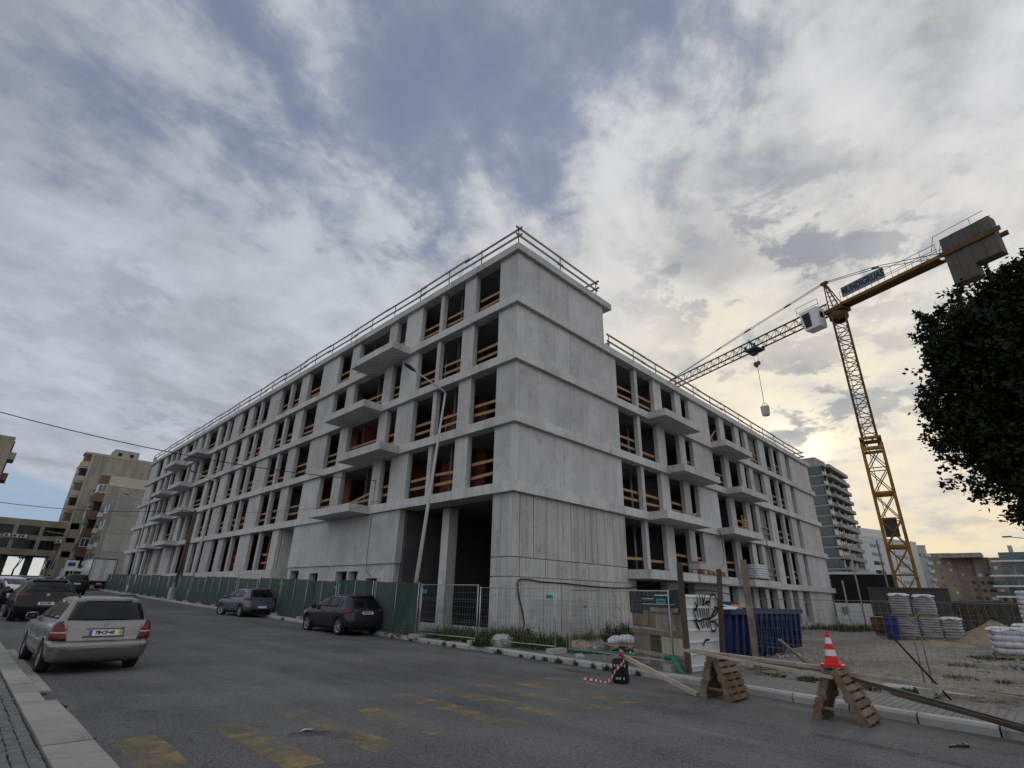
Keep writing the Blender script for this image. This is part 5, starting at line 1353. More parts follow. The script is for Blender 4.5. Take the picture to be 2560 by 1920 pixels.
for x in (xa+.35, xb-.35):
    for yy in (y0+1.2, y0+7.0):
        o = bpy.data.objects.new('wheel', w1); COL.objects.link(o); o.parent = lor; o.location = (x-lor.location.x, yy-lor.location.y, .42); o.rotation_euler = (0,0,PI/2)
van = thing('delivery_van', 'white delivery van half hidden behind the box lorry', 'van', (10.7, 92, 1.05), 0, 'cars parked along the street')
vb = MB().prism([(9.7,92),(11.7,92),(11.7,97.3),(9.7,97.3)], 1.4, 2.5).prism([(9.78,92.03),(11.62,92.03),(11.55,96.4),(9.85,96.4)], 2.5, 3.55).build('body', 'whitepaint', van)
for x0, x1 in ((9.9,10.65),(10.75,11.5)): MB().box(x0, x1, 91.97, 92.02, 2.55, 3.2).build('rear_window', 'glassdark', vb)
for x0 in (9.72, 11.5): MB().box(x0, x0+.16, 91.95, 91.995, 1.9, 2.5).build('tail_light', 'redlamp', vb)
for x in (9.9, 11.5):
    for yy in (93, 96.2):
        o = bpy.data.objects.new('wheel', w1); COL.objects.link(o); o.parent = van; o.location = (x-10.7, yy-92, .40); o.rotation_euler = (0,0,PI/2); o.scale = (.5,.85,.85)

# ------------------------------------------------------------------ site fences
def fence_panel(p, q, netted, label, group, tagside=1, lean=0.0, h=1.86, leanv=None, foot=True, mk='galv', pr=0.021):
    p, q = Vector(p), Vector(q); d = (q-p); L = Vector((d.x, d.y, 0)).length; u = d.normalized(); n_ = Vector((u.y, -u.x, 0))
    if n_.x > 0: n_ = -n_                       # towards the street
    lv = (leanv or n_)*lean
    t = thing('fence_panel', label, 'fence', tuple(p), group=group)
    at = lambda s, z: p+u*(L*s)+Vector((0,0,0))+UP*z+lv*(z/1.9)+Vector((0,0,(q.z-p.z)*s*0))
    for s in (0.012, 0.988): MB().tube([at(s, 0.03), at(s, h)], pr, 7).build('post', mk, t, smooth=True)
    for z in (0.17, h-0.03): MB().tube([at(0.012, z), at(0.988, z)], pr*.75, 6).build('rail', mk, t, smooth=True)
    B = MB(); nv = int(L/0.125)
    for k in range(1, nv): B.bar(at(k/nv, 0.18), at(k/nv, h-0.04), 0.0045)
    for k in range(1, 7): B.bar(at(0.012, 0.18+(h-0.22)*k/7), at(0.988, 0.18+(h-0.22)*k/7), 0.0045)
    for z in (0.62, 0.70, 1.28, 1.36): B.bar(at(0.012, z), at(0.988, z), 0.005)
    B.build('mesh', 'wire', t)['kind'] = 'stuff'
    if netted:
        B = MB(); nu, nz = 16, 7
        for i in range(nu+1):
            for j in range(nz+1):
                s_, z = i/nu, 0.05+(h-0.02)*j/nz
                w_ = 0.028+0.022*math.sin(i*1.7+p.y)*math.sin(j*0.9+i*.6)+(0.012*math.cos(i*3.3+p.x*9))
                w_ += 0.05*max(0, 0.3-z)*math.sin(i*2.1)
                sag = -0.025*math.sin(PI*((s_*2) % 1)) if j == nz else 0
                B.v.append(tuple(at(0.006+s_*0.988, z+sag)+n_*w_))
        for i in range(nu):
            for j in range(nz):
                a = i*(nz+1)+j; B.f.append((a, a+1, a+nz+2, a+nz+1)); B.mi.append(0)
        B.build('netting', 'netting', t, smooth=True)
        MB().tube([at(0.5, 0.05)+n_*0.06, at(0.5, h)+n_*0.06], 0.014, 6).build('centre_bar', 'galv', t, smooth=True)
        for s in (0.02,): MB().tube([at(s, 0.03)+n_*0.075, at(s, h+.02)+n_*0.075], 0.02, 6).build('clamp_post', 'galv', t, smooth=True)
    if tagside:
        c = at(0.93 if tagside > 0 else 0.07, h-0.26)+n_*(0.075 if netted else 0.03)
        tg = MB().obox(c, u*0.13, n_*0.006, UP*0.055).build('tag', 'teal', t)
        MB().obox(c+n_*0.008, u*0.085, n_*0.003, UP*0.018).build('tag_print', 'tealdark', tg)
    if foot:
        c = p+n_*0.0
        MB().obox(c+UP*0.06, u*0.11, n_*0.33, UP*0.07).build('foot', 'kerbpale', t)
    return t
def fx(y): return kr(y)+0.06+min(0.35, max(0, (y-17))*0.03)
def fz(x, y): return gz(x, y)+0.12
ORD = 'first second third fourth fifth sixth seventh eighth ninth tenth eleventh twelfth thirteenth fourteenth fifteenth sixteenth seventeenth eighteenth nineteenth twentieth twenty-first twenty-second'.split()
y = 17.0; i = 0
while y < 88:
    L = 3.42; y1 = y+L
    p = (fx(y), y, fz(fx(y), y)); q = (fx(y1), y1, fz(fx(y1), y1))
    wn = 'first' if i == 0 else ''
    fence_panel(p, q, True, ('green netted fence panel, '+ORD[i]+' one counted from the bare mesh panels at the corner'), 'green netted fence panels', tagside=(0 if i == 0 else (1 if i % 2 else -1)), h=1.86+0.04*math.sin(i*2.2), lean=0.05*math.sin(i*1.3))
    y = y1+0.05; i += 1
z_ = -0.12+0.12
fence_panel((12.62,13.95,0.0), (12.42,16.95,0.0), False, 'bare wire mesh fence panel before the dark corner opening, next to the green netting', 'bare mesh fence panels', 1, h=1.84)
fence_panel((12.72,10.62,0.0), (12.62,13.90,0.0), False, 'bare wire mesh fence panel before the corner of the gable, weeds behind it', 'bare mesh fence panels', -1, h=1.76)
fence_panel((12.20,6.62,0.0), (12.62,10.05,0.0), False, 'bare wire mesh fence panel in front of the brown board hoarding', 'bare mesh fence panels', -1, h=1.72)
t = fence_panel((15.95,14.10,-0.1), (19.35,14.10,-0.1), False, 'spare mesh fence panel leaning against the board marked gable', 'bare mesh fence panels', 1, h=1.5, lean=0.42, leanv=Vector((0,1,0)), foot=False)
# low wire fence of the site on the right
for i, (a, c, ln) in enumerate([((13.95,2.2),(14.05,5.45),0.0),((13.75,-1.2),(13.9,2.15),0.0),((13.6,-4.6),(13.72,-1.25),0.0)]):
    fence_panel((a[0],a[1],-0.10), (c[0],c[1],-0.10), False, ['wire mesh fence panel beside the timber post, in front of the blue skip', 'wire mesh fence panel behind the traffic cone, before the gravel yard', 'wire mesh fence panel at the right edge of the photo'][i], 'bare mesh fence panels', 0, h=1.70, lean=-0.06*(i == 1), foot=(i == 0), mk='wire', pr=0.011)
pt = tag(MB().tube([(13.73,1.86,-0.12),(13.9,2.6,0.92)], 0.02, 7).tube([(13.9,2.6,0.92),(13.95,2.62,0.97)], 0.03, 7).build('leaning_post', 'blackplastic', loc=(13.73,1.86,-0.12), smooth=True), 'thin black metal stake leaning against the wire fence behind the cone', 'stake')

# hoarding beside the gate: boards, timber posts and a painted steel sheet
hd = thing('board_hoarding', 'patchwork hoarding of brown boards behind the mesh panel', 'hoarding', (12.3,6.4,-0.12))
ha, hb = Vector((12.25,6.35,-0.12)), Vector((13.05,8.25,-0.12)); hu = (hb-ha).normalized(); HL = (hb-ha).length; hn = Vector((-hu.y, hu.x, 0))
def board(s0, s1, z0, z1, mk, off=0.0, name='board'):
    return MB().obox(ha+hu*((s0+s1)/2)+UP*((z0+z1)/2)+hn*off, hu*((s1-s0)/2), hn*0.012, UP*((z1-z0)/2)).build(name, mk, hd)
board(0.0, 2.0, 1.36, 1.84, 'tarp', 0.03); board(1.5, 2.03, 1.28, 1.80, 'tarp', 0.05)
board(1.05, 2.02, 0.95, 1.40, 'oldwood', 0.0); board(1.3, 1.95, 1.0, 1.44, 'oldwood', 0.025)
for s0, s1 in ((0.28,0.52),(0.54,0.80),(0.82,1.04)): board(s0, s1, 0.92, 1.40, 'greywood', 0.0)
board(0.0, 0.26, 0.90, 1.40, 'oldwood', 0.0); board(0.1, 1.15, 1.33, 1.43, 'greywood', 0.05)
board(0.0, 2.0, 0.80, 0.91, 'oldwood', 0.04)
board(0.08, 0.85, 0.42, 0.82, 'cream', 0.01); board(0.86, 1.3, 0.42, 0.80, 'darkwood', 0.0); board(1.32, 2.0, 0.40, 0.80, 'oldwood', 0.0)
board(0.0, 2.0, 0.33, 0.42, 'greywood', 0.04)
for k, (s0, s1) in enumerate(((0.02,0.32),(0.34,0.62),(0.64,0.98),(1.0,1.36),(1.38,1.66),(1.68,2.0))): board(s0, s1, 0.02, 0.34, ('greywood','oldwood')[k % 2], 0.0)
B = MB()
for s0, s1, z0, z1 in ((0.45,0.95,1.70,1.73),(0.2,1.9,1.50,1.515),(1.0,1.6,1.62,1.64)): B.obox(ha+hu*((s0+s1)/2)+UP*((z0+z1)/2)+hn*0.048, hu*((s1-s0)/2), hn*0.003, UP*((z1-z0)/2))
B.build('paint_smear', 'hoardwhite', hd)
def post(name, label, a, c, wd, mk, cat='post', group='hoarding posts'):
    return tag(MB().bar(a, c, wd, wd, up=(1,0,0)).build(name, mk, loc=a), label, cat, group)
post('hoarding_post', 'dark square timber post at the left of the painted steel sheet', (11.95,6.18,-0.12), (12.03,6.2,2.33), 0.10, 'darkwood')
post('hoarding_post', 'dark square timber post at the right of the painted steel sheet', (13.40,6.05,-0.12), (13.97,6.1,2.26), 0.10, 'darkwood')
post('hoarding_post', 'pale brown timber post standing before the blue skip', (14.08,5.5,-0.12), (14.13,5.5,2.50), 0.12, 'oldwood')
# profiled sheet
sh_ = thing('steel_sheet', 'white ribbed steel sheet with black graffiti between two timber posts', 'sheet', (12.2,6.25,-0.1))
B = MB(); x0, x1, yb = 12.14, 14.22, 6.24
prof = []; z = -0.09; k = 0
while z < 1.70:
    prof += [(z, 0.0), (z+0.17, 0.0), (z+0.185, -0.028), (z+0.245, 0.0)]; z += 0.245
prof = [(a, b_) for a, b_ in prof if a < 1.72]
prof = sorted(prof)
for j, (z, o_) in enumerate(prof):
    for xx in (x0+0.06*(1-z/1.7)*-1, x1-0.25*(1-z/1.7)): 
        B.v.append((xx, yb+o_, z)); 
for j, (z, o_) in enumerate(prof):
    for xx in (x0+0.06*(1-z/1.7)*-1, x1-0.25*(1-z/1.7)): B.v.append((xx, yb+o_+0.006, z))
n = len(prof)
for j in range(n-1):
    B.f.append((2*j, 2*j+1, 2*j+3, 2*j+2)); B.f.append((2*n+2*j, 2*n+2*j+2, 2*n+2*j+3, 2*n+2*j+1)); B.mi += [0,0]
    B.f.append((2*j, 2*j+2, 2*n+2*j+2, 2*n+2*j)); B.f.append((2*j+1, 2*n+2*j+1, 2*n+2*j+3, 2*j+3)); B.mi += [0,0]
B.build('sheet', 'hoardwhite', sh_)
def sx(u): return x0+u*(x1-x0)
def stroke(pts, wd=0.05):
    """flat paint stroke following the sheet; pts in sheet fractions (u across, v down from the top)"""
    P = [Vector((sx(u), yb-0.032, 1.68-v*1.75)) for u, v in pts]
    # smooth
    Q = []
    for i in range(len(P)-1):
        p0, p1, p2, p3 = P[max(i-1,0)], P[i], P[i+1], P[min(i+2,len(P)-1)]
        for k in range(6):
            f = k/6; Q.append(0.5*((2*p1)+(p2-p0)*f+(2*p0-5*p1+4*p2-p3)*f*f+(3*p1-p0-3*p2+p3)*f**3))
    Q.append(P[-1])
    S = MB()
    for i, q in enumerate(Q):
        d = (Q[min(i+1,len(Q)-1)]-Q[max(i-1,0)]); d = d.normalized() if d.length > 1e-6 else Vector((1,0,0))
        s_ = Vector((-d.z, 0, d.x))*wd/2*(0.6+0.4*math.sin(PI*min(1,(i+1)/len(Q))))
        S.v += [tuple(q+s_), tuple(q-s_)]
    for i in range(len(Q)-1): S.f.append((2*i, 2*i+2, 2*i+3, 2*i+1)); S.mi.append(0)
    return S
G_ = [[(.30,.05),(.31,.14),(.27,.20),(.31,.17)], [(.37,.03),(.38,.12),(.35,.17)], [(.44,.03),(.45,.13),(.42,.17)], [(.53,.03),(.46,.14),(.48,.17)],
      [(.57,.10),(.50,.15),(.58,.12),(.62,.12),(.56,.17)], [(.20,.20),(.26,.22),(.20,.23)], [(.24,.12),(.28,.19)],
      [(.63,.20),(.64,.08),(.72,.02),(.82,.05),(.84,.16),(.78,.27),(.60,.33),(.52,.33)],
      [(.18,.24),(.24,.34),(.26,.36)], [(.26,.20),(.30,.33)], [(.33,.20),(.36,.33)], [(.39,.20),(.42,.33)], [(.45,.20),(.47,.33)], [(.52,.20),(.52,.33)],
      [(.58,.19),(.57,.33)], [(.16,.35),(.30,.36),(.44,.34),(.56,.35),(.60,.33)], [(.82,.20),(.70,.26),(.60,.34)], [(.72,.19),(.82,.20),(.80,.27)],
      [(.20,.36),(.27,.46),(.23,.38),(.30,.48)], [(.33,.36),(.38,.46)], [(.40,.36),(.42,.45)], [(.47,.37),(.50,.46)], [(.54,.37),(.53,.46)],
      [(.56,.38),(.70,.38),(.80,.44),(.84,.47)], [(.58,.38),(.60,.48),(.66,.50),(.72,.46),(.74,.36)], [(.34,.67),(.40,.61),(.52,.60)], [(.84,.46),(.88,.38),(.92,.34)], [(.86,.30),(.93,.34)]]
S = MB()
for g in G_:
    q = stroke(g); S.add(q.v, q.f)
S.build('graffiti', 'graffiti', sh_)['kind'] = 'stuff'

# striped tape hanging by the gable edge
B = MB()
for pts in ([(14.0,9.5,1.72),(14.3,9.6,1.55),(14.4,9.65,1.3),(14.6,9.7,1.25),(15.2,9.8,1.42),(15.3,9.8,1.7)], [(14.5,9.6,1.25),(14.75,9.7,1.1),(14.7,9.7,0.85),(14.4,9.7,0.72)]):
    B.tube(pts, 0.014, 4)
tag(B.build('barrier_tape', 'pinktape', loc=(14.0,9.5,1.72)), 'faded red and white tape dangling in the gap by the gable', 'tape')

# black bag of aggregate used as a weight, with tape
bag = thing('weight_bag', 'black plastic bag with red and white tape tied round the end of a long beam', 'bag', (10.08,6.72,-0.09))
B = MB(); c = Vector((10.08,6.72,-0.09))
R = [(0.0,.115),(0.03,.14),(0.17,.14),(0.32,.135),(0.41,.14),(0.44,.12),(0.41,.08)]
for h, r in R:
    for k in range(16):
        a = 2*PI*k/16; sq = 1/max(abs(math.cos(a)), abs(math.sin(a)))**0.6
        j_ = 1+0.05*math.sin(k*2.7+h*20)
        B.v.append((c.x+r*sq*math.cos(a)*j_, c.y+r*sq*math.sin(a)*j_, c.z+h))
for i in range(len(R)-1):
    for k in range(16): B.f.append((i*16+k, i*16+(k+1)%16, (i+1)*16+(k+1)%16, (i+1)*16+k)); B.mi.append(0)
B.f.append(tuple(range((len(R)-1)*16, len(R)*16))); B.mi.append(0)
B.build('bag', 'binbag', bag, smooth=True)
B = MB()
dface = Vector((-1,-0.55,0)).normalized(); dside = Vector((dface.y,-dface.x,0))
for zz, wd in ((.33,.10),(.10,.075)):
    for k in range(5): B.obox(c+dface*0.150+dside*(-wd+k*wd/2)+UP*zz, dside*0.012, dface*0.004, UP*(0.016 if k % 2 else .022))
B.build('bag_print', 'litter', bag)
tp = thing('barrier_tape', 'red and white tape knotted on the black bag and trailing on the road', 'tape', (10.0,6.7,0.4))
def band(pts, wd, name, mk):
    B = MB(); P = [Vector(p) for p in pts]
    for i, p in enumerate(P):
        s_ = UP*wd/2 if i < 3 else Vector((0.3,0.9,0.1)).normalized()*wd/2
        B.v += [tuple(p+s_), tuple(p-s_)]
    for i in range(len(P)-1): B.f.append((2*i,2*i+2,2*i+3,2*i+1)); B.mi.append(0)
    return B.build(name, mk, tp)
path = [(9.98,6.55,0.34),(9.90,6.58,0.26),(9.80,6.66,0.16),(9.80,6.75,0.02),(9.76,6.85,-0.07),(9.80,7.05,-0.075),(9.84,7.25,-0.07),(9.80,7.45,-0.072)]
for i in range(len(path)-1):
    a, q = Vector(path[i]), Vector(path[i+1])
    for k in range(3):
        band([a+(q-a)*(k/3)]*1+[a+(q-a)*((k+1)/3)], 0.055, 'tape_band', 'tapered' if (i*3+k) % 2 else 'tapewhite')
MB().tube([(10.0,6.6,0.38),(9.95,6.62,0.44),(10.05,6.66,0.43),(10.1,6.6,0.37)], 0.03, 6).build('knot', 'tapered', tp)

# beams and rails of the makeshift barrier
def beam(label, a, c, wd, h, mk, name='barrier_rail', cat='rail'):
    return tag(MB().bar(a, c, wd, h).build(name, mk, loc=a), label, cat, 'rails of the makeshift barrier')
beam('pale square beam sloping from the black bag down to the road', (10.12,6.66,0.40), (9.86,4.98,-0.05), 0.08, 0.07, 'palewood')
beam('broad grey plank lying across both pallet trestles', (10.02,5.15,0.63), (9.80,2.72,0.58), 0.15, 0.05, 'greywood')
beam('slim pale batten resting on the pallet trestles beside the broad plank', (9.62,5.05,0.66), (9.42,2.62,0.50), 0.05, 0.04, 'palewood')
beam('third thin batten under the broad plank between the trestles', (10.2,4.9,0.585), (9.95,2.75,0.52), 0.05, 0.04, 'greywood')
beam('long light rail running out from the trestle with the cone to the right edge', (9.95,2.62,0.52), (9.55,-1.6,0.36), 0.055, 0.055, 'greywood')
for i, (o_, mk, zz) in enumerate(((0.0,'darkwood',0.0),(0.07,'tarp',0.012),(-0.07,'darkwood',-0.01))):
    beam(['middle dark pole of the bundle sloping from the cone trestle to the kerb', 'dark pole on the inner side of the sloping bundle', 'dark pole on the road side of the sloping bundle'][i], (9.95+o_,2.5-0.25*i,0.46+zz-0.06*i), (10.08+o_,0.15-0.2*i,-0.05+zz), 0.055, 0.045, mk)

# pallet trestles
def pallet_leaf(t, x0, x1, yb, yt, zb, zt, n, mk):
    """a cut-down pallet standing on edge and leaning: stringers at both sides, boards across, blocks"""
    d = Vector((0, yt-yb, zt-zb)); L = d.length; d.normalize(); n_ = Vector((0, d.z, -d.y)) if yt < yb else Vector((0, -d.z, d.y))
    o = Vector((0, yb, zb))
    for f, xx in enumerate((x0+.05, (x0+x1)/2, x1-.05)):
        MB().obox(Vector((xx,0,0))+o+d*(L/2), Vector((.045,0,0)), d*(L/2), n_*0.045).build('stringer', mk, t)
    for k in range(n):
        s_ = (k+0.5)/n*L
        MB().obox(Vector(((x0+x1)/2+rnd.uniform(-.01,.01),0,0))+o+d*s_+n_*0.058, Vector(((x1-x0)/2,0,0)), d*(L/n*0.365*rnd.uniform(.9,1.03)), n_*0.012).build('board', mk if rnd.random() < 0.6 else 'oldwood', t)
        if k in (0, n//2, n-1):
            MB().obox(Vector(((x0+x1)/2,0,0))+o+d*s_-n_*0.058, Vector(((x1-x0)/2,0,0)), d*(L/n*0.40), n_*0.012).build('board', mk, t)
def trestle(label, x0, x1, ya, yb, yt, zb, zt):
    t = thing('pallet_trestle', label, 'trestle', ((x0+x1)/2, yt, zb), group='trestles made of pallets')
    pallet_leaf(t, x0, x1, ya, yt+0.04, zb, zt, 7, 'palletwood')
    pallet_leaf(t, x0-.05, x1-.02, yb, yt-0.04, zb, zt+.02, 7, 'palletwood')
    MB().obox(((x0+x1)/2, yt, zt-0.03), ((x1-x0)/2*0.9,0,0), (0,.03,0), (0,0,.04)).build('tie', 'oldwood', t)
    MB().bar((x0+.1, ya-.05, zb+.16), (x0+.1, yb+.05, zb+.14), .05, .03).build('tie', 'oldwood', t)
    return t
trestle('trestle of two leaning pallets with the traffic cone on top', 9.52, 10.18, 2.98, 2.32, 2.66, -0.09, 0.56)
trestle('trestle of two leaning pallets next to the white steel sheet', 9.84, 10.52, 4.88, 4.36, 4.62, -0.09, 0.58)
cone = thing('traffic_cone', 'red and white traffic cone on top of the pallet trestle', 'traffic cone', (9.72,2.66,0.60))
cz = 0.625; cc = (9.72,2.66,0)
MB().prism([(9.72+.17*math.cos(a+PI/8),2.66+.17*math.sin(a+PI/8)) for a in [2*PI*k/8 for k in range(8)]], cz-.01, cz+.025).build('base', 'conered', cone)
rr = lambda h: 0.105-0.083*h/0.46
hs = [0.025,0.14,0.225,0.305,0.39,0.475]
for k in range(5):
    a, c_ = hs[k], hs[k+1]
    prof = [(rr(a),cz+a),(rr(c_),cz+c_)] if k < 4 else [(rr(a),cz+a),(rr(c_),cz+c_),(rr(c_)*.6,cz+c_+.004)]
    if k == 0: prof = [(0.125,cz+.026),(0.112,cz+.05)]+[(rr(.05),cz+.05),(rr(c_),cz+c_)]
    MB().lathe(prof, cc, 20).build('band', 'conewhite' if k % 2 else 'conered', cone, smooth=True)

# blue skip with ribs
sk = thing('waste_skip', 'long dark blue ribbed waste skip standing in the yard behind the hoarding', 'skip', (16.1,6.9,-0.1))
x0, x1, ya, yb = 16.1, 22.3, 6.9, 9.0; zt = 1.22
MB().add([(x0+.25,ya+.12,0.02),(x1-.1,ya+.12,0.02),(x1-.1,yb-.12,0.02),(x0+.25,yb-.12,0.02),(x0,ya,zt),(x1,ya,zt),(x1,yb,zt),(x0,yb,zt),
          (x0+.33,ya+.2,0.1),(x1-.18,ya+.2,0.1),(x1-.18,yb-.2,0.1),(x0+.33,yb-.2,0.1),(x0+.08,ya+.08,zt),(x1-.08,ya+.08,zt),(x1-.08,yb-.08,zt),(x0+.08,yb-.08,zt)],
         [(0,3,2,1),(0,1,5,4),(1,2,6,5),(2,3,7,6),(3,0,4,7),(4,5,13,12),(5,6,14,13),(6,7,15,14),(7,4,12,15),(8,9,10,11),(9,8,12,13),(10,9,13,14),(11,10,14,15),(8,11,15,12)]).build('tub', 'skipblue', sk)
for k in range(13):
    xx = x0+0.32+k*(x1-x0-.55)/12; f = 0
    B = MB().add([(xx-.05,ya-.005,zt-.1),(xx+.05,ya-.005,zt-.1),(xx+.05,ya-.085,zt-.1),(xx-.05,ya-.085,zt-.1),(xx-.04,ya+.11,0.03),(xx+.04,ya+.11,0.03),(xx+.04,ya+.03,0.03),(xx-.04,ya+.03,0.03)],
                 [(0,3,2,1),(4,5,6,7),(0,1,5,4),(1,2,6,5),(2,3,7,6),(3,0,4,7)])
    B.build('rib', 'skipblue', sk)
for yy in (ya-.05, yb+.05): MB().box(x0-.06, x1+.06, yy-.06, yy+.06, zt-.08, zt+.06).build('rim', 'skipblue', sk)
for xx in (x0-.02, x1+.02): MB().box(xx-.05, xx+.05, ya+.02, yb-.02, zt-.08, zt+.055).build('rim', 'skipblue', sk)
B = MB().extrude([(17.6,yb-.1,zt+.06),(17.9,yb-.1,zt+.26),(21.6,yb-.1,zt+.26),(21.95,yb-.1,zt+.06)], (0,.1,0)); B.build('hood', 'skipblue', sk)
deb = thing('rubble', 'white and orange debris poking out of the blue skip', 'debris', (16.8,7.3,1.2))
B = MB().obox((16.75,7.15,1.30),(.4,.1,.04),(-.06,.2,.02),(0,-.01,.02)).obox((16.95,7.3,1.36),(.3,-.12,-.05),(.04,.1,.01),(.01,0,.02)); B.build('sheet_scrap', 'hoardwhite', deb)
MB().lathe([(0.0,.02),(.16,.06),(.22,.16),(.15,.26),(0,.3)], (17.55,7.3,1.12), 12).build('sack', 'orange', deb, smooth=True)
tag(MB().bar((15.2,6.2,-.1),(17.3,4.5,-.02),.12,.04).bar((17.0,5.2,-.1),(16.4,5.7,0.55),.14,.04).build('loose_plank', 'greywood', loc=(16,5.5,-.1)), 'two loose planks lying and leaning in front of the blue skip', 'plank')

# ------------------------------------------------------------------ the yard
def sack_stack(label, x, y, z, w_, d_, h, n, mk, yaw=0.0, group='stacks of sacks on pallets', cover=None):
    t = thing('sack_stack', label, 'sacks', (x, y, z), 0, group)
    u, v = Vector((math.cos(yaw), math.sin(yaw), 0)), Vector((-math.sin(yaw), math.cos(yaw), 0)); c = Vector((x, y, z))
    p = MB()
    for k in (-1, 0, 1): p.obox(c+u*(k*w_*.45)+UP*0.05, u*0.05, v*d_/2, UP*0.045)
    for k in range(5): p.obox(c+v*((k-2)*d_*.22)+UP*0.11, u*w_/2, v*0.05, UP*0.012)
    p.build('pallet', 'oldwood', t)
    hh = (h-0.13)/n
    for k in range(n):
        B = MB(); z0 = 0.125+k*hh; m = 28
        sx_ = rnd.uniform(-.02,.02); sc = 1-0.02*abs(k-n*0.4)+rnd.uniform(-.015,.015)
        for zz, r in ((0.0,.90),(hh*.2,.985),(hh*.5,1.0),(hh*.8,.985),(hh*0.98,.90)):
            for q in range(m):
                a = 2*PI*q/m; ca, sa = math.cos(a), math.sin(a)
                kx = math.copysign(abs(ca)**0.35, ca); ky = math.copysign(abs(sa)**0.35, sa)
                wob = 1+0.03*math.sin(a*6+k*1.9)
                B.v.append(tuple(c+u*(kx*w_/2*r*sc*wob+sx_)+v*(ky*d_/2*r*sc*wob)+UP*(z0+zz)))
        for i in range(4):
            for q in range(m): B.f.append((i*m+q, i*m+(q+1)%m, (i+1)*m+(q+1)%m, (i+1)*m+q)); B.mi.append(0)
        B.f.append(tuple(range(4*m, 5*m))); B.mi.append(0)
        B.build('sack_layer', mk, t, smooth=True)
    if cover:
        B = MB(); g = 10
        for i in range(g+1):
            for j in range(g+1):
                ux, vy = (i/g-.5)*2, (j/g-.5)*2
                e = max(abs(ux), abs(vy)); zz = h+0.03+0.03*math.sin(i*2.1)*math.cos(j*1.7) - (0.10+0.05*math.sin(i*3+j))*max(0, (e-.75)/.25)
                B.v.append(tuple(c+u*(ux*w_*.51)+v*(vy*d_*.51)+UP*zz))
        for i in range(g):
            for j in range(g): B.f.append((i*(g+1)+j, (i+1)*(g+1)+j, (i+1)*(g+1)+j+1, i*(g+1)+j+1)); B.mi.append(0)
        B.build('cover', cover, t, smooth=True)
    return t
sack_stack('lower left stack of grey wrapped sacks before the block wall', 36.6, 6.0, -0.13, 1.0, 0.98, 1.08, 8, 'greysack', 0.1)
sack_stack('upper left stack of grey wrapped sacks, topped white, before the block wall', 36.6, 6.1, 0.95, 1.0, 0.95, 1.12, 8, 'greysack', 0.1, cover='sack')
sack_stack('upper right stack of grey wrapped sacks, topped white, before the block wall', 36.9, 5.05, 0.95, 1.0, 0.92, 1.08, 8, 'greysack', 0.05, cover='sack')
sack_stack('lower middle stack of grey wrapped sacks under the upper right one', 36.8, 5.0, -0.13, 1.0, 0.95, 1.08, 8, 'greysack', 0.05)
sack_stack('lower right stack of grey wrapped sacks with a torn white cover', 37.0, 4.15, -0.13, 1.0, 0.85, 1.08, 7, 'greysack', 0.0, cover='sack')
sack_stack('low pallet of white sacks in the gravel yard near the right edge', 27.2, 1.45, -0.13, 1.1, 1.25, 0.95, 4, 'sack', 0.15, cover='sack')
sack_stack('far pallet of white sacks behind the sand heaps', 37.0, 1.2, -0.13, 1.0, 1.1, 0.9, 4, 'sack', 0.3, cover='sack')
sack_stack('tall white stack of sacks cut by the right edge of the photo', 31.0, 0.75, -0.13, 1.0, 0.8, 2.3, 12, 'sack', 0.1)
sack_stack('pallet of striped white sacks on the lowest balcony of the site front', 38.1, 14.0, 2.84, 1.9, 0.8, 1.0, 6, 'sack', 0.0, group='stacks of sacks on pallets')
# pallet with a white sack by the gable
t = thing('loaded_pallet', 'pallet with crumpled white sack and boards at the foot of the gable', 'pallet', (16.6,10.9,-0.1))
B = MB(); c = Vector((16.6,10.9,-0.1)); u, v = Vector((0.75,-0.66,0)), Vector((0.66,0.75,0))
for k in (-1,0,1): MB().obox(c+u*(k*.5)+UP*0.07, u*0.05, v*0.45, UP*0.06).build('bearer', 'oldwood', t)
for k in range(6): MB().obox(c+v*((k-2.5)*.16)+UP*0.145, u*0.6, v*0.06, UP*0.012).build('slat', 'palewood', t)
MB().bar(c-u*.5+UP*.18, c+u*.75+UP*.24, .14, .03).build('slat', 'palewood', t)
B = MB()
for i in range(9):
    f = i/8; r = 0.20*math.sin(PI*min(max(f*0.9+.05,0),1))**0.5
    for k in range(14):
        a = 2*PI*k/14; w_ = 1+0.30*math.sin(k*2.3+i*1.7)*math.cos(k*1.1-i*2.9)
        B.v.append(tuple(c-u*0.55+u*(f*1.15)+v*(r*1.1*math.cos(a)*w_)+UP*(0.17+r*0.62+r*0.8*math.sin(a)*w_)))
for i in range(8):
    for k in range(14): B.f.append((i*14+k, i*14+(k+1)%14, (i+1)*14+(k+1)%14, (i+1)*14+k)); B.mi.append(0)
B.build('sack', 'sack', t, smooth=True)
def hose(label, pts, r, mk): return tag(MB().tube(pts, r, 7).build('pipe', mk, loc=pts[0], smooth=True), label, 'pipe')
hose('green corrugated pipe lying by the loaded pallet', [(13.2,10.6,.05),(13.6,9.8,.06),(13.9,9.0,.05),(13.4,8.4,.06)], 0.05, 'greenhose')
hose('green pipe bent down over the kerb beside the hoarding post', [(12.0,6.75,0.25),(11.85,6.5,0.30),(11.70,6.3,0.15),(11.62,6.15,-0.06)], 0.055, 'greenhose')
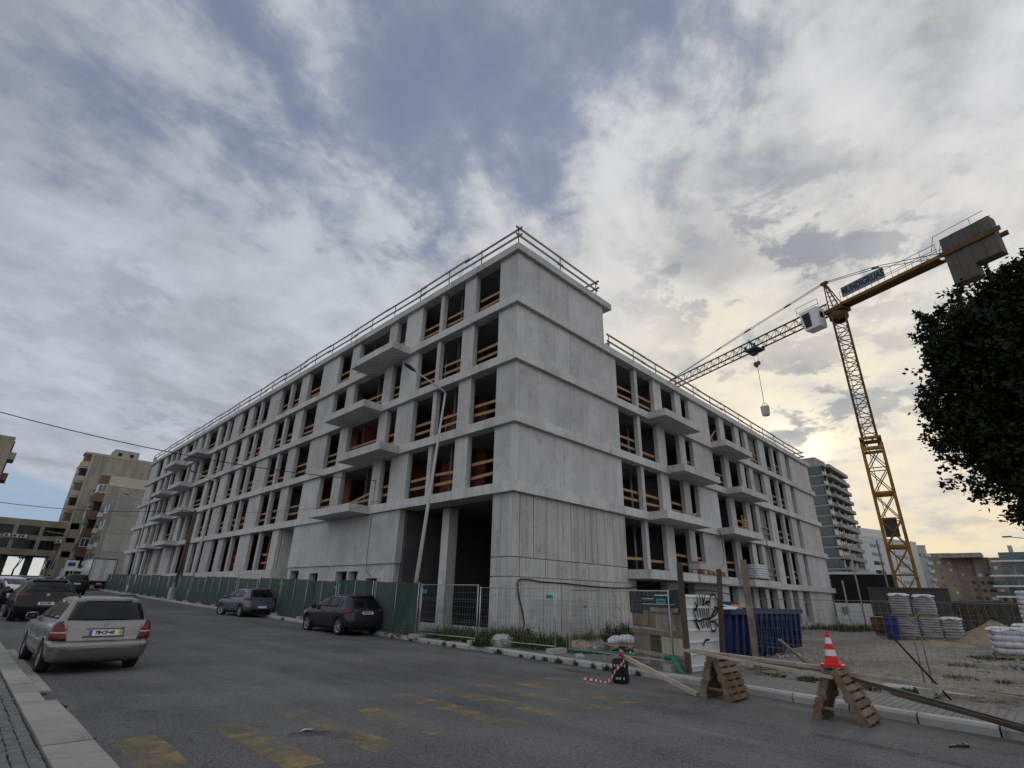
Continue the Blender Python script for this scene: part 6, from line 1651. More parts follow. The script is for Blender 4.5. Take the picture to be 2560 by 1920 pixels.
def rock(label, c, r, mk, sc=(1,1,.6), name='stone_block', group=None):
    B = MB(); c = Vector(c); n, m = 6, 9
    ph = rnd.uniform(0, 9)
    for i in range(n+1):
        th = PI*i/n
        for k in range(m):
            a = 2*PI*k/m; q = 1+0.13*math.sin(k*2.9+i*1.3+ph)+0.08*math.sin(k*5.1+ph*2)
            s = math.sin(th)**0.6
            B.v.append((c.x+r*sc[0]*s*math.cos(a)*q, c.y+r*sc[1]*s*math.sin(a)*q, c.z+r*sc[2]*math.cos(th)*q))
    for i in range(n):
        for k in range(m): B.f.append((i*m+k, (i+1)*m+k, (i+1)*m+(k+1)%m, i*m+(k+1)%m)); B.mi.append(0)
    return tag(B.build(name, mk, loc=tuple(c)), label, 'stone', group)
rock('squared pale stone block among the weeds at the corner', (12.95,13.1,0.1), 0.33, 'kerbpale', (1.0,1.4,.7))
rock('brown broken stone behind the gap between two mesh panels', (13.7,10.5,0.02), 0.36, 'tan', (1.0,1.1,.75))
rock('small grey rubble lump by the foot of the third mesh panel', (12.5,9.6,0.0), 0.14, 'kerbpale', (1,1,.6))
def heap(label, x, y, r, h, z=-0.13):
    B = MB(); n, m = 12, 30
    for i in range(n+1):
        f = i/n
        for k in range(m):
            a = 2*PI*k/m; q = 1+0.12*math.sin(a*3+x)+0.06*math.sin(a*7+y)
            hh = h*(1-f)**1.15*(1+0.05*math.sin(a*5+i))
            B.v.append((x+r*f*q*math.cos(a), y+r*f*q*math.sin(a), z-0.08+hh+rnd.uniform(-.015,.015)))
    for i in range(n):
        for k in range(m): B.f.append((i*m+k, (i+1)*m+k, (i+1)*m+(k+1)%m, i*m+(k+1)%m)); B.mi.append(0)
    return tag(B.build('sand_heap', 'sand', loc=(x,y,z), smooth=True), label, 'sand heap', 'sand heaps')
heap('pointed sand heap between the grey sacks and the right edge', 38.0, 2.6, 2.3, 1.1)
heap('broad low sand heap at the right edge of the photo', 31.0, -0.6, 2.4, 0.95)
heap('flat gravel heap in front of the sacks', 33.0, 4.4, 2.2, 0.25)
tag(MB().obox((35.2,6.45,0.42), (0.06,.30,0), (0.05,-.012,0), (.16,0,.56)).build('blue_board', 'bluesheet', loc=(35.2,6.45,-.1)), 'dark blue board leaning by the left stacks of sacks', 'board')
t = thing('rusty_box', 'rusty brown machine half hidden behind the blue board', 'machine', (38.6,7.5,-.15))
MB().box(38.2,39.2,7.0,8.0,0.1,0.85).build('housing', 'cranebrown', t); MB().box(38.3,39.1,7.1,7.9,-.15,0.1).build('skid', 'darkmetal', t)
# back of the yard
def wall_thing(name, label, cat, a, c, z0, z1, th, mk, cap=None):
    a, c = Vector(a), Vector(c); d = (c-a).normalized(); n_ = Vector((d.y,-d.x,0))
    t = thing(name, label, cat, (a.x, a.y, z0))
    MB().obox((a+c)/2+UP*(z0+z1)/2, (c-a)/2, n_*th/2, UP*(z1-z0)/2).build('wall', mk, t)
    if cap: MB().obox((a+c)/2+UP*(z1+0.05), (c-a)/2*1.01, n_*(th/2+.04), UP*0.05).build('coping', cap, t)
    return t
wall_thing('block_wall', 'dark stained block wall standing before the crane mast', 'wall', (44.1,9.0,0), (45.0,4.75,0), -0.4, 2.5, 0.3, 'blockwall', 'blockwall')
t = wall_thing('creeper_wall', 'low wall overgrown with dry creeper behind the sand heaps', 'wall', (49.6,5.6,0), (51.0,-9.0,0), -0.5, 1.85, 0.3, 'blockwall')
B = MB()
for k in range(900):
    f = rnd.random(); a = Vector((49.6,5.6,0))+(Vector((51,-9,0))-Vector((49.6,5.6,0)))*f
    z1 = rnd.uniform(0.3, 1.95); z0 = z1-rnd.uniform(.3,1.1); dy = rnd.uniform(-.35,.35)
    x = a.x-0.17-rnd.random()*0.12
    B.add([(x,a.y,z1),(x-.06,a.y+dy,max(z0,-.4)),(x-.06,a.y+dy+.045,max(z0,-.4)),(x,a.y+.04,z1)], [(0,1,2,3)])
B.build('creeper', 'vine', t)['kind'] = 'stuff'
sh2 = thing('sheeted_shed', 'long black sheeted shed with pale roof edge beyond the end of the block', 'shed', (60.5,14,-.5))
MB().obox((61.6,12.9,1.8), (0.55,-2.5,0), (1.0,0.22,0), (0,0,2.35)).build('wall', 'blackclad', sh2)
MB().obox((61.4,13.6,4.27), (0.40,-1.85,0), (1.05,0.24,0), (0,0,.12)).build('roof_edge', 'whitepaint', sh2)
hd2 = thing('white_hoarding', 'white panel hoarding with a barred opening at the end of the concrete block', 'hoarding', (58.2,14.7,-.6))
a0, a1 = Vector((57.2,14.5,0)), Vector((58.4,11.5,0)); d_ = (a1-a0); LL = d_.length; d_.normalize(); n_ = Vector((d_.y,-d_.x,0))
for k in range(6):
    MB().obox(a0+d_*(LL*(k+.5)/6)+UP*0.5, d_*(LL/12-.008), n_*0.03, UP*1.08).build('panel', 'hoardwhite', hd2)
MB().obox(a0+d_*0.75+n_*0.04+UP*0.95, d_*0.28, n_*0.02, UP*0.3).build('opening', 'blackclad', hd2)
B = MB()
for k in range(5): B.obox(a0+d_*(0.53+k*.11)+n_*0.07+UP*0.95, d_*0.018, n_*0.01, UP*0.3)
B.build('bars', 'white', hd2)
fr = thing('pipe_gantry', 'tall thin steel pipe gantry behind the black shed', 'gantry', (55.0,11.9,-.5))
B = MB().tube([(55,11.9,-.5),(55,11.9,6.3),(55.4,9.8,6.7),(55.4,9.8,-.5)], 0.07, 6); B.build('frame', 'lampsteel', fr, smooth=True)
MB().tube([(54.6,12.9,-.5),(54.6,12.9,3.4)], 0.06, 6).build('post', 'lampsteel', fr)
# second line of site fencing at the far side is low; timber crate on the balcony and odd boards
t = thing('timber_crate', 'small slatted timber crate standing on a middle balcony of the site front', 'crate', (36.4,13.9,5.89))
for k in range(4): MB().box(36.05,36.9,13.62,13.66,5.95+k*.19,6.07+k*.19).build('slat', 'timber', t)
for xx in (36.0,36.92): MB().box(xx-.03,xx+.03,13.66,13.72,5.89,6.9).build('post', 'timber', t)
t = thing('board_pile', 'loose old boards heaped on the balcony nearest the gable', 'boards', (29,13.9,5.89))
for k in range(6): MB().bar((27.9+k*.2,13.7+.05*k,5.95+.03*k), (29.8-.05*k,13.9-.05*k,6.02+.05*k), .18,.03).build('board', 'greywood', t)
t = thing('brick_pallet', 'pallet of bricks and blocks on the lowest balcony beside the hoarding post', 'bricks', (29.6,13.7,2.84))
for k in range(10):
    MB().box(28.75+k*.33,28.75+k*.33+.27,13.49,13.78,2.845,2.845+rnd.uniform(.18,.24)).build('brick', ('brick','kerbpale','brick','rust')[k % 4], t)
MB().box(28.7,30.3,13.55,14.2,3.1,3.4).build('block_pack', 'lampsteel', t); MB().box(28.75,29.4,13.6,14.1,3.4,3.52).build('board', 'timber', t)

tag(MB().prism([(14.25,-4),(14.95,-4),(14.95,3.1),(14.35,3.1)], -0.25, -0.075).build('footing_strip', 'kerbpale'), kind='structure')
# ------------------------------------------------------------------ weeds
def weeds(name, label, spots, mk, n, h, spread, kind='stuff', cat='weeds'):
    B = MB()
    for (x, y, z, k) in spots:
        for i in range(int(n*k)):
            a = rnd.uniform(0, 2*PI); r = spread*k*math.sqrt(rnd.random()); px, py = x+r*math.cos(a), y+r*math.sin(a)
            hh = h*k*rnd.uniform(.35,1.1)*(1-0.5*(r/(spread*k))); le = rnd.uniform(.1,.55)*hh; b_ = rnd.uniform(0, 2*PI); wd = rnd.uniform(.006,.014)
            dx_, dy_ = math.cos(b_), math.sin(b_); sx_, sy_ = -dy_*wd, dx_*wd
            B.add([(px-sx_,py-sy_,z),(px+sx_,py+sy_,z),(px+dx_*le*.35+sx_*.8,py+dy_*le*.35+sy_*.8,z+hh*.6),(px+dx_*le*.35-sx_*.8,py+dy_*le*.35-sy_*.8,z+hh*.6),(px+dx_*le,py+dy_*le,z+hh)],
                  [(0,1,2,3),(3,2,4)])
            if i % 2 == 0:
                for q in range(2):
                    c_ = rnd.uniform(0, 2*PI); s = rnd.uniform(.02,.05); f = rnd.uniform(.3,.9)
                    cx, cy, cz = px+dx_*le*f*.6, py+dy_*le*f*.6, z+hh*f
                    B.add([(cx,cy,cz),(cx+s*math.cos(c_),cy+s*math.sin(c_),cz+s*.4),(cx+s*1.6*math.cos(c_+.4),cy+s*1.6*math.sin(c_+.4),cz+s*.3),(cx+s*math.cos(c_+.8),cy+s*math.sin(c_+.8),cz-.01)], [(0,1,2,3)])
    o = B.build(name, mk); tag(o, label, cat, kind=kind); return o
bank = [(13.4+rnd.uniform(-.5,.9), 12.2+rnd.uniform(-.6,5.0), -0.05, rnd.uniform(.6,1.15)) for _ in range(26)]
weeds('weed_patch', None, bank, 'grassblade', 130, 0.75, 0.5)
weeds('weed_patch', None, [(14.3+rnd.uniform(-.6,.4), 11.6+rnd.uniform(0,2.6), -.05, rnd.uniform(.7,1.2)) for _ in range(12)], 'grassblade', 140, 0.8, 0.5)
weeds('weed_patch', None, [(15.2+rnd.uniform(0,7), 14.3+rnd.uniform(-.4,.2), -.1, rnd.uniform(.3,.8)) for _ in range(26)], 'dryblade', 60, 0.7, 0.35)
weeds('weed_patch', None, [(12.22,13.2,0.0,1.0),(12.2,13.4,0,.9)]+[(kr(y_)-.03+rnd.uniform(-.05,.05), y_, gz(kr(y_),y_)+0.0, rnd.uniform(.15,.42)) for y_ in [7.2,8.1,8.6,9.2,9.8,10.3,10.8,11.3,12.3,14.6,15.2,16.1,17.3,18.6,21,23.5,26,29]], 'grassblade', 110, 0.55, 0.28)
weeds('weed_patch', None, [(fx(y_)-.1, y_, fz(fx(y_), y_)-.05, rnd.uniform(.2,.5)) for y_ in [17.4,18.1,19.0,22,24.5,26,28,33,37,41,47,52]], 'dryblade', 90, 0.6, 0.4)
weeds('weed_patch', None, [(13.9+rnd.uniform(-.3,.5), rnd.uniform(2.5,6), -.12, rnd.uniform(.2,.45)) for _ in range(14)], 'grassblade', 90, 0.4, 0.5)
weeds('weed_patch', None, [(18+rnd.uniform(-2,8), rnd.uniform(-1.5,2.5), -.14, rnd.uniform(.2,.5)) for _ in range(22)], 'grassblade', 110, 0.35, 0.8)
weeds('weed_patch', None, [(52+rnd.uniform(-8,5), 13+rnd.uniform(-2.6,1), -.42, rnd.uniform(.5,1.2)) for _ in range(22)], 'grassblade', 110, 0.8, 0.7)
weeds('weed_patch', None, [(19.0+rnd.uniform(-.2,.9), 12.2+rnd.uniform(-.4,1.2), -.1, rnd.uniform(.8,1.3)) for _ in range(8)], 'grassblade', 110, 0.95, 0.3)
weeds('weed_patch', None, [(1.45,9.75,0.0,.3),(1.33,10.9,0.0,.2),(1.5,7.6,0,.12)], 'dryblade', 70, 0.2, 0.25)
# litter
for x, y, s_, lb in ((3.35,6.55,.09,'crumpled pale wrapper lying on the road between the yellow stripes'),(3.5,7.55,.04,'tiny white scrap lying on the road by the third stripe'),(7.6,12.6,.05,'white scrap lying in the middle of the road')):
    B = MB(); z = gz(x, y)+.006
    B.add([(x-s_,y,z),(x-.2*s_,y+.5*s_,z+.02),(x+s_,y+.3*s_,z+.004),(x+.3*s_,y-.5*s_,z+.015),(x-.4*s_,y-.3*s_,z+.025)], [(0,1,4),(1,3,4),(1,2,3)])
    tag(B.build('litter', 'litter', loc=(x,y,z)), lb, 'litter')
tag(MB().tube([(9.0,1.35,-.07),(9.12,1.3,-.065),(9.2,1.2,-.06),(9.3,1.25,-.065)], .02, 5).build('rag', 'binbag', loc=(9,1.35,-.08)), 'small black rag on the road before the right kerb', 'litter')
def stones(n, x0, x1, y0, y1, z, s0, s1, mk):
    B = MB()
    for _ in range(n):
        x, y = rnd.uniform(x0, x1), rnd.uniform(y0, y1); s = rnd.uniform(s0, s1)
        P = [(x+s*rnd.uniform(.6,1)*math.cos(a), y+s*rnd.uniform(.6,1)*math.sin(a), z) for a in (0.2, 1.7, 3.0, 4.6)]
        B.add(P+[(x+rnd.uniform(-.3,.3)*s, y+rnd.uniform(-.3,.3)*s, z+s*rnd.uniform(.4,.9))], [(0,1,4),(1,2,4),(2,3,4),(3,0,4)])
    return tag(B.build('rubble', mk), kind='stuff')
stones(700, 14.2, 30, -3, 6.4, -0.13, .02, .10, 'greywood'); stones(500, 13.6, 24, 6.4, 14.2, -0.12, .03, .12, 'kerbpale')
stones(160, 12.45, 13.9, 6.5, 17, 0.0, .015, .05, 'kerbpale'); stones(260, 13.7, 15.2, -3.5, 2.3, -0.08, .02, .07, 'dryblade')

# ------------------------------------------------------------------ houses up the street
def house(name, label, loc): return thing(name, label, 'building', loc, 0, None)
h1 = house('apartment_house', 'narrow grey jointed gable house just beyond the far end of the concrete block', (14,100,1))
MB().box(14.0,18.5,100.0,113,0.5,14.1).build('wall', 'greyrender', h1)
for k in range(5):
    MB().box(13.995,18.5,99.96,99.998,1.0+k*2.65,1.0+k*2.65+2.55).build('wall_panel', 'greyrender', h1)
for k in range(5):
    z = 2.2+k*2.5
    for y_ in (101.2, 104, 107, 110): MB().box(13.94,14.05,y_,y_+1.0,z,z+1.5).build('window', 'winglass', h1)
    for y_ in (102.6, 108.6): MB().box(13.4,13.98,y_,y_+0.9,z-.3,z+.4).build('air_conditioner', 'white', h1)
MB().box(13.55,14.0,100.6,101.1,0.8,13.4).build('duct', 'beigedark', h1)
h2 = house('apartment_house', 'beige house with brown stacked corner balconies behind the grey gable', (14.2,115,1))
MB().box(14.2,21.5,115,134,0.5,19.8).build('wall', 'beigedark', h2); MB().box(14.25,21.5,114.95,114.998,18.0,19.75).build('gable_band', 'cream', h2)
for k in range(6):
    z = 18.1-k*3.05
    MB().box(12.95,14.2,115.0,117.4,z,z+1.55).build('balcony_front', 'brownpanel', h2)
    if k in (0, 3):
        f = MB().box(12.98,14.19,115.02,117.3,z-1.5,z).build('glazed_bay', 'winglass', h2)
        B = MB()
        for xx in (12.96,13.55,14.12): B.box(xx,xx+.08,114.95,115.01,z-1.45,z-.02)
        for zz in (z-1.48, z-.12): B.box(12.96,14.2,114.94,114.99,zz,zz+.1)
        B.build('frame', 'white', f)
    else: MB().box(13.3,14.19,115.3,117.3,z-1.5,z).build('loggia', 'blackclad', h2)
    for q in range(6):
        y_ = 118.3+q*2.6
        MB().box(14.13,14.25,y_,y_+1.2,z-1.55,z-.1).build('window', 'winglass' if (q+k) % 3 else 'white', h2)
    MB().box(13.3,14.2,121.5,124.2,z-.2,z+.6).build('balcony_front', 'beige', h2)
h3 = house('apartment_tower', 'tall stained beige tower block with rounded balconies behind the brown balconies', (13,140,1.5))
MB().box(13.0,25,140,162,0.5,27.5).build('wall', 'beigedark', h3); MB().box(12.95,25.05,139.95,162,27.5,28.0).build('parapet', 'beige', h3)
MB().box(13.0,13.4,139.9,140,1,27.5).build('pilaster', 'beige', h3)
rb_ = MB().box(16.9,21.5,142,147,28.0,29.9).build('roof_box', 'greyrender', h3)
for xx in (17.6,19.8): MB().box(xx,xx+.7,141.95,142.01,28.5,29.2).build('opening', 'blackclad', rb_)
MB().box(24.2,24.7,140.4,140.9,28.0,29.3).build('chimney', 'greyrender', h3)
for k in range(8):
    z = 26.0-k*3.1
    MB().prism([(11.7,140.4),(12.2,140.05),(13.0,140.0),(13.0,143.5),(11.7,143.5)], z-1.1, z-.05).build('balcony_front', 'beige', h3)
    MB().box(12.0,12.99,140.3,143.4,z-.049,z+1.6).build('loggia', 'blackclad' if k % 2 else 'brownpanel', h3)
    MB().box(11.75,13.0,140.2,143.6,z+1.6,z+1.98).build('balcony_soffit', 'beige', h3)
    for q in range(4): MB().box(12.93,13.05,145+q*4,146.6+q*4,z-.2,z+1.3).build('window', 'winglass', h3)
h4 = house('bridge_block', 'two storey beige office block carried on pillars across the end of the street', (2,140,1.5))
xs_ = [-17.8+k*3.87 for k in range(10)]
zs4 = [(6.6,7.75),(9.45,10.35),(12.05,13.25)]
for z0, z1 in zs4: MB().box(-18,16.6,140,150,z0,z1).build('wall', 'bridgebeige', h4)
MB().box(-18,16.6,140.6,149.9,7.76,12.04).build('core', 'blackclad', h4)
for x in xs_:
    for z0, z1 in ((7.752,9.448),(10.352,12.048)):
        MB().box(x-.3,x+.3,139.98,140.59,z0,z1).build('pier', 'bridgebeige', h4)
        w_ = MB().box(x+.3,x+3.57,140.4,140.5,z0+.002,z1-.002).build('window', 'glassdark', h4)
        B = MB()
        for q in range(1, 4): B.box(x+.3+q*.82-.03,x+.3+q*.82+.03,140.36,140.41,z0+.01,z1-.01)
        B.box(x+.32,x+3.55,140.37,140.405,z0+.35,z0+.41); B.build('frame', 'darkmetal', w_)
for x in [-16.9+k*3.7 for k in range(9)]: MB().box(x-.55,x+.55,141,142.4,0.5,6.6).build('pillar', 'blockwall', h4)
for x, z in ((4.1,9.75),(5.3,9.72),(6.5,9.7),(12.0,9.2)):
    ac = MB().box(x,x+.85,139.55,139.98,z,z+.62).build('air_conditioner', 'white', h4)
    MB().lathe([(0,-.012),(.22,-.01),(.24,0)], (x+.32,139.55,z+.31), 12, 'y').build('fan_grille', 'darkmetal', ac)
MB().box(-18,20,160,160.4,0.5,3.2).build('low_wall', 'beigedark', h4)
h5 = house('apartment_house', 'beige gable end with balconies cut by the left edge of the photo', (0,100,1))
MB().box(-14,0.25,100,124,0,20.5).build('wall', 'bridgebeige', h5); MB().box(-14,0.28,99.97,124,20.5,20.8).build('parapet', 'beigedark', h5)
for k in range(6):
    z = 18.9-k*2.95
    MB().box(0.25,1.0,101,104.6,z-1.1,z-.1).build('balcony_front', 'brownpanel' if k % 2 else 'beigedark', h5)
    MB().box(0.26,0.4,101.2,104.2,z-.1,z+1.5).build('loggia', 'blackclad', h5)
    for q in range(3): MB().box(0.2,0.31,107+q*5,108.6+q*5,z-.2,z+1.3).build('window', 'winglass', h5)
sg_ = thing('direction_sign', 'white square sign with blue marks on a post beside the lorry', 'sign', (9.9,88,1.0))
MB().tube([(9.9,88,1.0),(9.9,88,4.4)], .04, 6).build('post', 'galv', sg_); MB().box(9.2,10.5,87.9,87.94,3.2,4.4).build('panel', 'hoardwhite', sg_)
MB().box(9.45,10.2,87.88,87.898,3.7,4.15).build('symbol', 'sign_blue', sg_)

# ------------------------------------------------------------------ far buildings on the right
g1 = house('glass_tower', 'tall blue glass office tower with deep balcony slabs beyond the site', (189.6,44.1,0))
MB().box(189.8,222,44.4,70,-2,44).build('core', 'darkmetal', g1)
for k in range(14):
    z = 43.4-k*3.22
    MB().prism([(189.2,43.3),(215.5,43.3),(215.5,44.5),(214.5,46),(214.5,70),(189.2,70)], z, z+.48).build('floor_band', 'slabgrey', g1)
    MB().prism([(192.5,42.2),(215.6,42.2),(215.6,43.28),(192.5,43.28)], z-.05, z+1.1).build('balcony_front', 'slabgrey', g1)
    if z > 3:
        for q in range(3): MB().box(189.3,189.75,44.5+q*7.2,51.4+q*7.2,z-2.58,z-.005).build('window', 'tealglass', g1)
        MB().box(189.4,192.3,43.9,44.39,z-2.58,z-.005).build('window', 'tealglass', g1)
        for q in range(9):
            MB().box(192.6+q*2.5,194.4+q*2.5,43.95,44.39,z-2.58,z-.06).build('window', 'winglass' if q % 3 else 'white', g1)
MB().prism([(190,45.5),(200,45),(203,48),(203,58),(190,58)], 44.0, 46.8).build('roof_box', 'beigedark', g1)
def face_building(name, label, a, c, depth, z1, mk, rows, cols, fz_, wmat, z0=-2, win=(.62,.55), jit=0.0, frames=None):
    a, c = Vector((*a, 0)), Vector((*c, 0)); d = (c-a).normalized(); L = (c-a).length; n_ = Vector((d.y,-d.x,0))
    if n_.dot(-a) < 0: n_ = -n_
    t = house(name, label, (a.x, a.y, z0))
    MB().obox((a+c)/2-n_*depth/2+UP*(z0+z1)/2, d*L/2, n_*depth/2, UP*(z1-z0)/2).build('wall', mk, t)
    MB().obox((a+c)/2-n_*depth/2+UP*(z1+.3), d*(L/2+.1), n_*(depth/2+.1), UP*0.3).build('parapet', mk, t)
    for r in range(rows):
        for (s0, s1) in cols:
            zz = fz_(r)
            MB().obox(a+d*((s0+s1)/2*L)+n_*0.02+UP*zz, d*((s1-s0)/2*L), n_*0.05, UP*0.62).build('window', wmat if rnd.random() > jit else 'paleblock', t)
    return t, a, d, n_, L
t, a, d_, n_, L_ = face_building('white_block', 'pale white apartment block with strip windows behind the crane mast', (224.6,45.2), (262,33.6), 14, 24.2, 'paleblock', 6, [(.17,.26),(.27,.33),(.60,.70),(.72,.78)], lambda r: 21.6-r*3.05, 'winglass')
MB().obox(a+d_*(L_*.35)-n_*6+UP*26.4, d_*(L_*.2), n_*4, UP*1.6).build('roof_box', 'paleblock', t)
for s_ in (.2,.23,.34): MB().lathe([(.5,24.5),(.5,29),(.7,29),(.7,29.5),(0,29.6)], a+d_*(L_*s_)-n_*6, 8).build('chimney', 'darkmetal', t)
t, a, d_, n_, L_ = face_building('white_block', 'narrow pale grey stair block with small balconies right of the crane mast', (262.4,35.0), (266,31.4), 12, 23.2, 'lampsteel', 1, [(.3,.5)], lambda r: 20, 'winglass')
for r in range(7): MB().obox(a+d_*(L_*.95)+n_*.3+UP*(20-r*3), d_*.9, n_*.5, UP*.6).build('balcony_front', 'paleblock', t)
def brown(label, a, c, z1, mk, cols, jit):
    return face_building('brown_block', label, a, c, 16, z1, mk, 7, cols, lambda r: z1-3.4-r*3.0, 'winglass', jit=jit)
brown('tan apartment block with scattered windows, left part of the brown row', (298.0,36.4), (299.5,27.6), 22.4, 'tan', [(.08,.16),(.44,.54),(.84,.93)], .35)
MB().obox((301,27.2,9.3), (0,.55,0), (1,0,0), (0,0,11.6)).build('stair_strip', 'slabgrey', brown('salmon apartment block with paired dark windows, middle of the brown row', (299.6,26.5), (300.4,20.8), 20.6, 'rust', [(.10,.18),(.20,.28),(.32,.40),(.62,.70),(.74,.82)], .1)[0])
brown('brown apartment block with wide window bands, right part of the brown row', (299.0,20.7), (299.6,15.5), 20.3, 'rust', [(.10,.34),(.52,.92)], .3)
brown('salmon end block of the brown row before the green glass building', (297.5,15.6), (298.5,5.0), 20.0, 'rust', [(.1,.2),(.45,.55)], .4)
MB().obox((299,24,21.6), (0.6,-7,0), (5,0,0), (0,0,.9)).build('roof_storey', 'beigedark', bpy.data.objects['brown_block'])
g2 = house('green_glass_building', 'low green glass office building with white floor bands at the right edge', (250,10,0))
MB().box(251,272,-30,10.0,-2,19.1).build('core', 'greenglass', g2)
MB().box(250.6,251.4,-30,9.9,16.7,19.2).build('attic_glass', 'greenglass', g2)
for z in (16.0,11.3,8.0,4.7,1.4):
    MB().box(248.6,252,-30.5,13.8 if z < 14 else 12.5,z,z+.55).build('floor_band', 'white', g2)
for z0, z1 in ((11.9,15.95),(8.6,11.25),(5.3,7.95),(2.0,4.65)):
    for q in range(9):
        MB().box(250.2,250.9,9.2-q*4.2-3.9,9.2-q*4.2,z0,z1).build('window', 'greenglass' if q % 2 else 'winglass', g2)
    for q in range(5): MB().box(250.0,250.5,7.2-q*8.4-.4,7.2-q*8.4,z0,z1).build('mullion', 'slabgrey', g2)
    MB().box(249.2,250.4,9.6,13.2,z0,z0+1.3).build('balcony_glass', 'greenglass', g2)
MB().box(252,254,5.9,7.1,19.2,21.5).build('chimney', 'lampsteel', g2); MB().box(253,258,-6,2.5,19.2,22.5).build('roof_box', 'lampsteel', g2)
lp = thing('street_lamp', 'distant street lamp arm above the green glass building', 'street lamp', (120,-1.2,-1))
MB().tube([(120,-1.2,-1),(120,-1.2,11.6)], [.14,.08], 7).build('pole', 'lampsteel', lp); MB().tube([(120,-1.2,11.6),(120,2.8,12.4)], .07, 6).build('arm', 'lampsteel', lp); MB().box(119.8,120.2,2.4,3.6,12.3,12.5).build('lamp_head', 'darkmetal', lp)

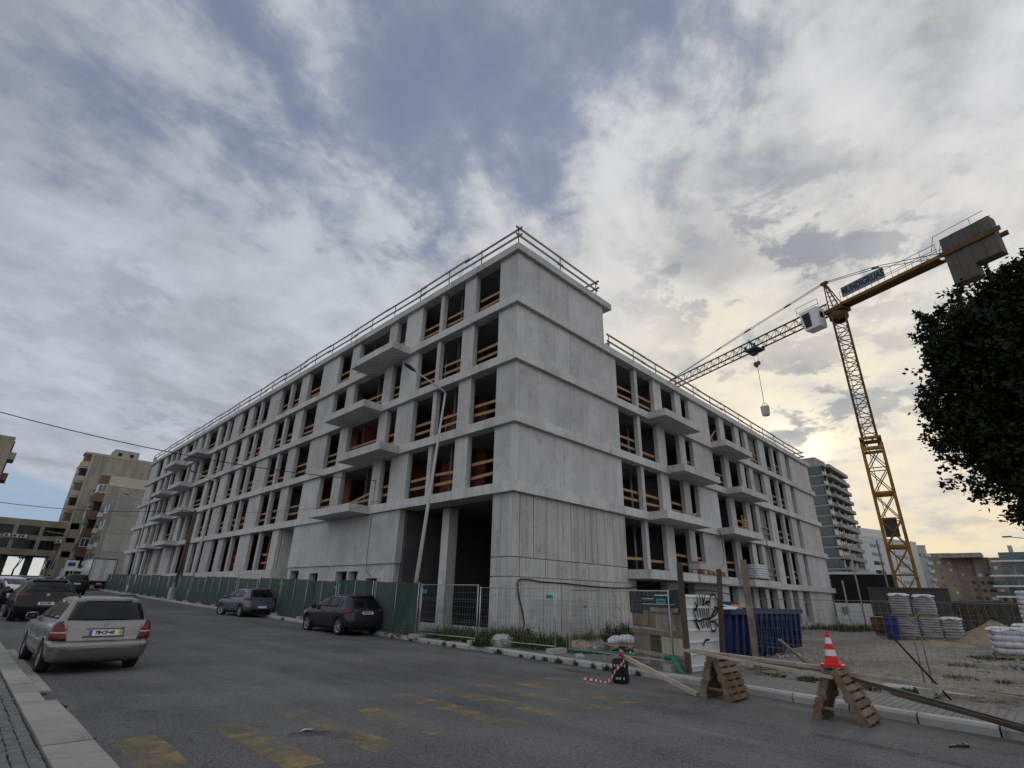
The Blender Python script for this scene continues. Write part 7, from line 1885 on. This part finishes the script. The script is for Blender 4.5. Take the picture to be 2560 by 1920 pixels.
# ------------------------------------------------------------------ trees
def tree(label, base, lobes, n, leaf, trunk_h, r0, seed, group=None, twigs=0):
    R = random.Random(seed); base = Vector(base)
    t = thing('broadleaf_tree', label, 'tree', base, 0, group)
    B = MB(); top = base+UP*trunk_h
    B.tube([base-UP*.2, base+UP*trunk_h*.5+Vector((.08,.05,0)), top], [r0*1.2, r0*.9, r0*.7], 10)
    for (c, rx, ry, rz_) in lobes:
        c = Vector(c); m_ = top+(c-top)*.5+Vector((R.uniform(-.3,.3),R.uniform(-.3,.3),.3))
        B.tube([top-UP*.3, m_, c], [r0*.55, r0*.35, r0*.12], 7)
        for k in range(5):
            q = c+Vector((R.uniform(-1,1)*rx*.8, R.uniform(-1,1)*ry*.8, R.uniform(-.8,.8)*rz_)); B.tube([m_+(c-m_)*.4, (m_+q)/2+UP*.15, q], [r0*.22, r0*.12, r0*.04], 5)
    B.build('trunk', 'bark', t, smooth=True)
    B = MB(); tot = sum(l[1]*l[2]*l[3] for l in lobes)
    for (c, rx, ry, rz_) in lobes:
        c = Vector(c); cnt = int(n*rx*ry*rz_/tot)
        per = 22; clumps = max(8, cnt//per)
        for k in range(clumps):
            v = Vector((R.gauss(0,1),R.gauss(0,1),R.gauss(0,1))).normalized(); f = R.random()**0.32
            f *= 1+0.13*math.sin(v.x*5+v.z*4+v.y*6+seed)+R.uniform(-.05,.03)
            cc = c+Vector((v.x*rx*f, v.y*ry*f, v.z*rz_*f)); cr = R.uniform(.75,1.25)*leaf*0.95
            if math.sin(2.9*cc.y+1.2*cc.z+seed)*math.sin(3.7*cc.z-.8*cc.y+seed*2) > 0.84: continue
            
            tv = (v*0.7+Vector((R.gauss(0,.3),R.gauss(0,.3),R.gauss(0,.3)))).normalized(); m = len(B.v); s_ = tv.orthogonal().normalized()*.006
            B.v += [tuple(cc-tv*.35+s_), tuple(cc), tuple(cc-tv*.35-s_)]; B.f.append((m,m+1,m+2)); B.mi.append(0)
            for q in range(per):
                p = cc+Vector((R.gauss(0,1),R.gauss(0,1),R.gauss(0,.8)))*cr*.75
                d = Vector((R.gauss(0,1),R.gauss(0,1),R.gauss(0,.7))).normalized(); s_ = d.orthogonal().normalized(); s_ = s_*math.cos(R.random()*6)+d.cross(s_)*math.sin(R.random()*6)
                l_ = leaf*R.uniform(.6,1.25); w_ = l_*.30
                B.v += [tuple(p), tuple(p+d*l_*.45+s_*w_), tuple(p+d*l_), tuple(p+d*l_*.45-s_*w_)]
                m = len(B.v)-4; B.f.append((m, m+1, m+2, m+3)); B.mi.append(0)
    # sprigs reaching out of the outline
    for k in range(twigs):
        c, rx, ry, rz_ = lobes[R.randrange(len(lobes))]; c = Vector(c)
        v = Vector((R.gauss(0,1),R.gauss(0,1),abs(R.gauss(0,1))*.9)).normalized()
        p0 = c+Vector((v.x*rx,v.y*ry,v.z*rz_))*.9; L = R.uniform(.2,.55)
        dirv = (v+UP*.6+Vector((R.uniform(-.4,.4),R.uniform(-.4,.4),0))).normalized()
        for s in range(9):
            pc = p0+dirv*L*(s/8)
            for q in range(12):
                d = (dirv*.3+Vector((R.gauss(0,1),R.gauss(0,1),R.gauss(0,1)))).normalized(); s_ = d.orthogonal().normalized(); l_ = leaf*R.uniform(.6,1.1)
                m = len(B.v); B.v += [tuple(pc), tuple(pc+d*l_*.45+s_*l_*.28), tuple(pc+d*l_), tuple(pc+d*l_*.45-s_*l_*.28)]; B.f.append((m,m+1,m+2,m+3)); B.mi.append(0)
        m = len(B.v); s_ = dirv.orthogonal().normalized()*.006
        B.v += [tuple(p0-dirv*.3+s_), tuple(p0+dirv*L), tuple(p0-dirv*.3-s_)]; B.f.append((m,m+1,m+2)); B.mi.append(0)
    B.build('crown', 'leaf', t)
    return t
tree('big dark leafy tree leaning in over the right edge of the photo', (12.4,-2.9,-0.1),
     [((12.7,-1.6,5.6),1.7,2.4,1.7),((12.7,-0.85,6.0),1.3,1.6,1.0),((12.8,-0.65,5.05),1.3,1.75,1.1),((12.7,-0.9,4.2),1.2,1.35,.9),((12.7,-0.7,6.65),1.2,1.35,.75),((12.6,-1.6,6.85),1.2,1.3,.75),((12.8,-0.7,4.3),1.25,1.68,1.1),((12.8,-0.8,3.6),1.1,1.5,.9),((12.8,-0.95,3.15),1.0,1.05,.6),((12.5,-2.9,6.75),1.7,1.7,1.05),((12.4,-4.2,5.3),2.1,1.9,1.9)],
     250000, 0.098, 3.0, 0.24, 5, twigs=60)
tree('small dark tree seen under the left bays of the bridge block', (3.9,168,1.0), [((3.6,168,5.2),2.2,2.2,1.8),((5.4,168,4.4),1.4,1.4,1.1)], 3000, 0.4, 2.6, .2, 8, 'trees beyond the bridge block')
tree('thin bare limbed tree seen under the bridge block, right of the dark one', (8.6,166,1.0), [((9.6,166,7.6),1.6,1.5,.6),((11.0,166,8.4),1.2,1.2,.4)], 700, 0.35, 3.6, .22, 9, 'trees beyond the bridge block')
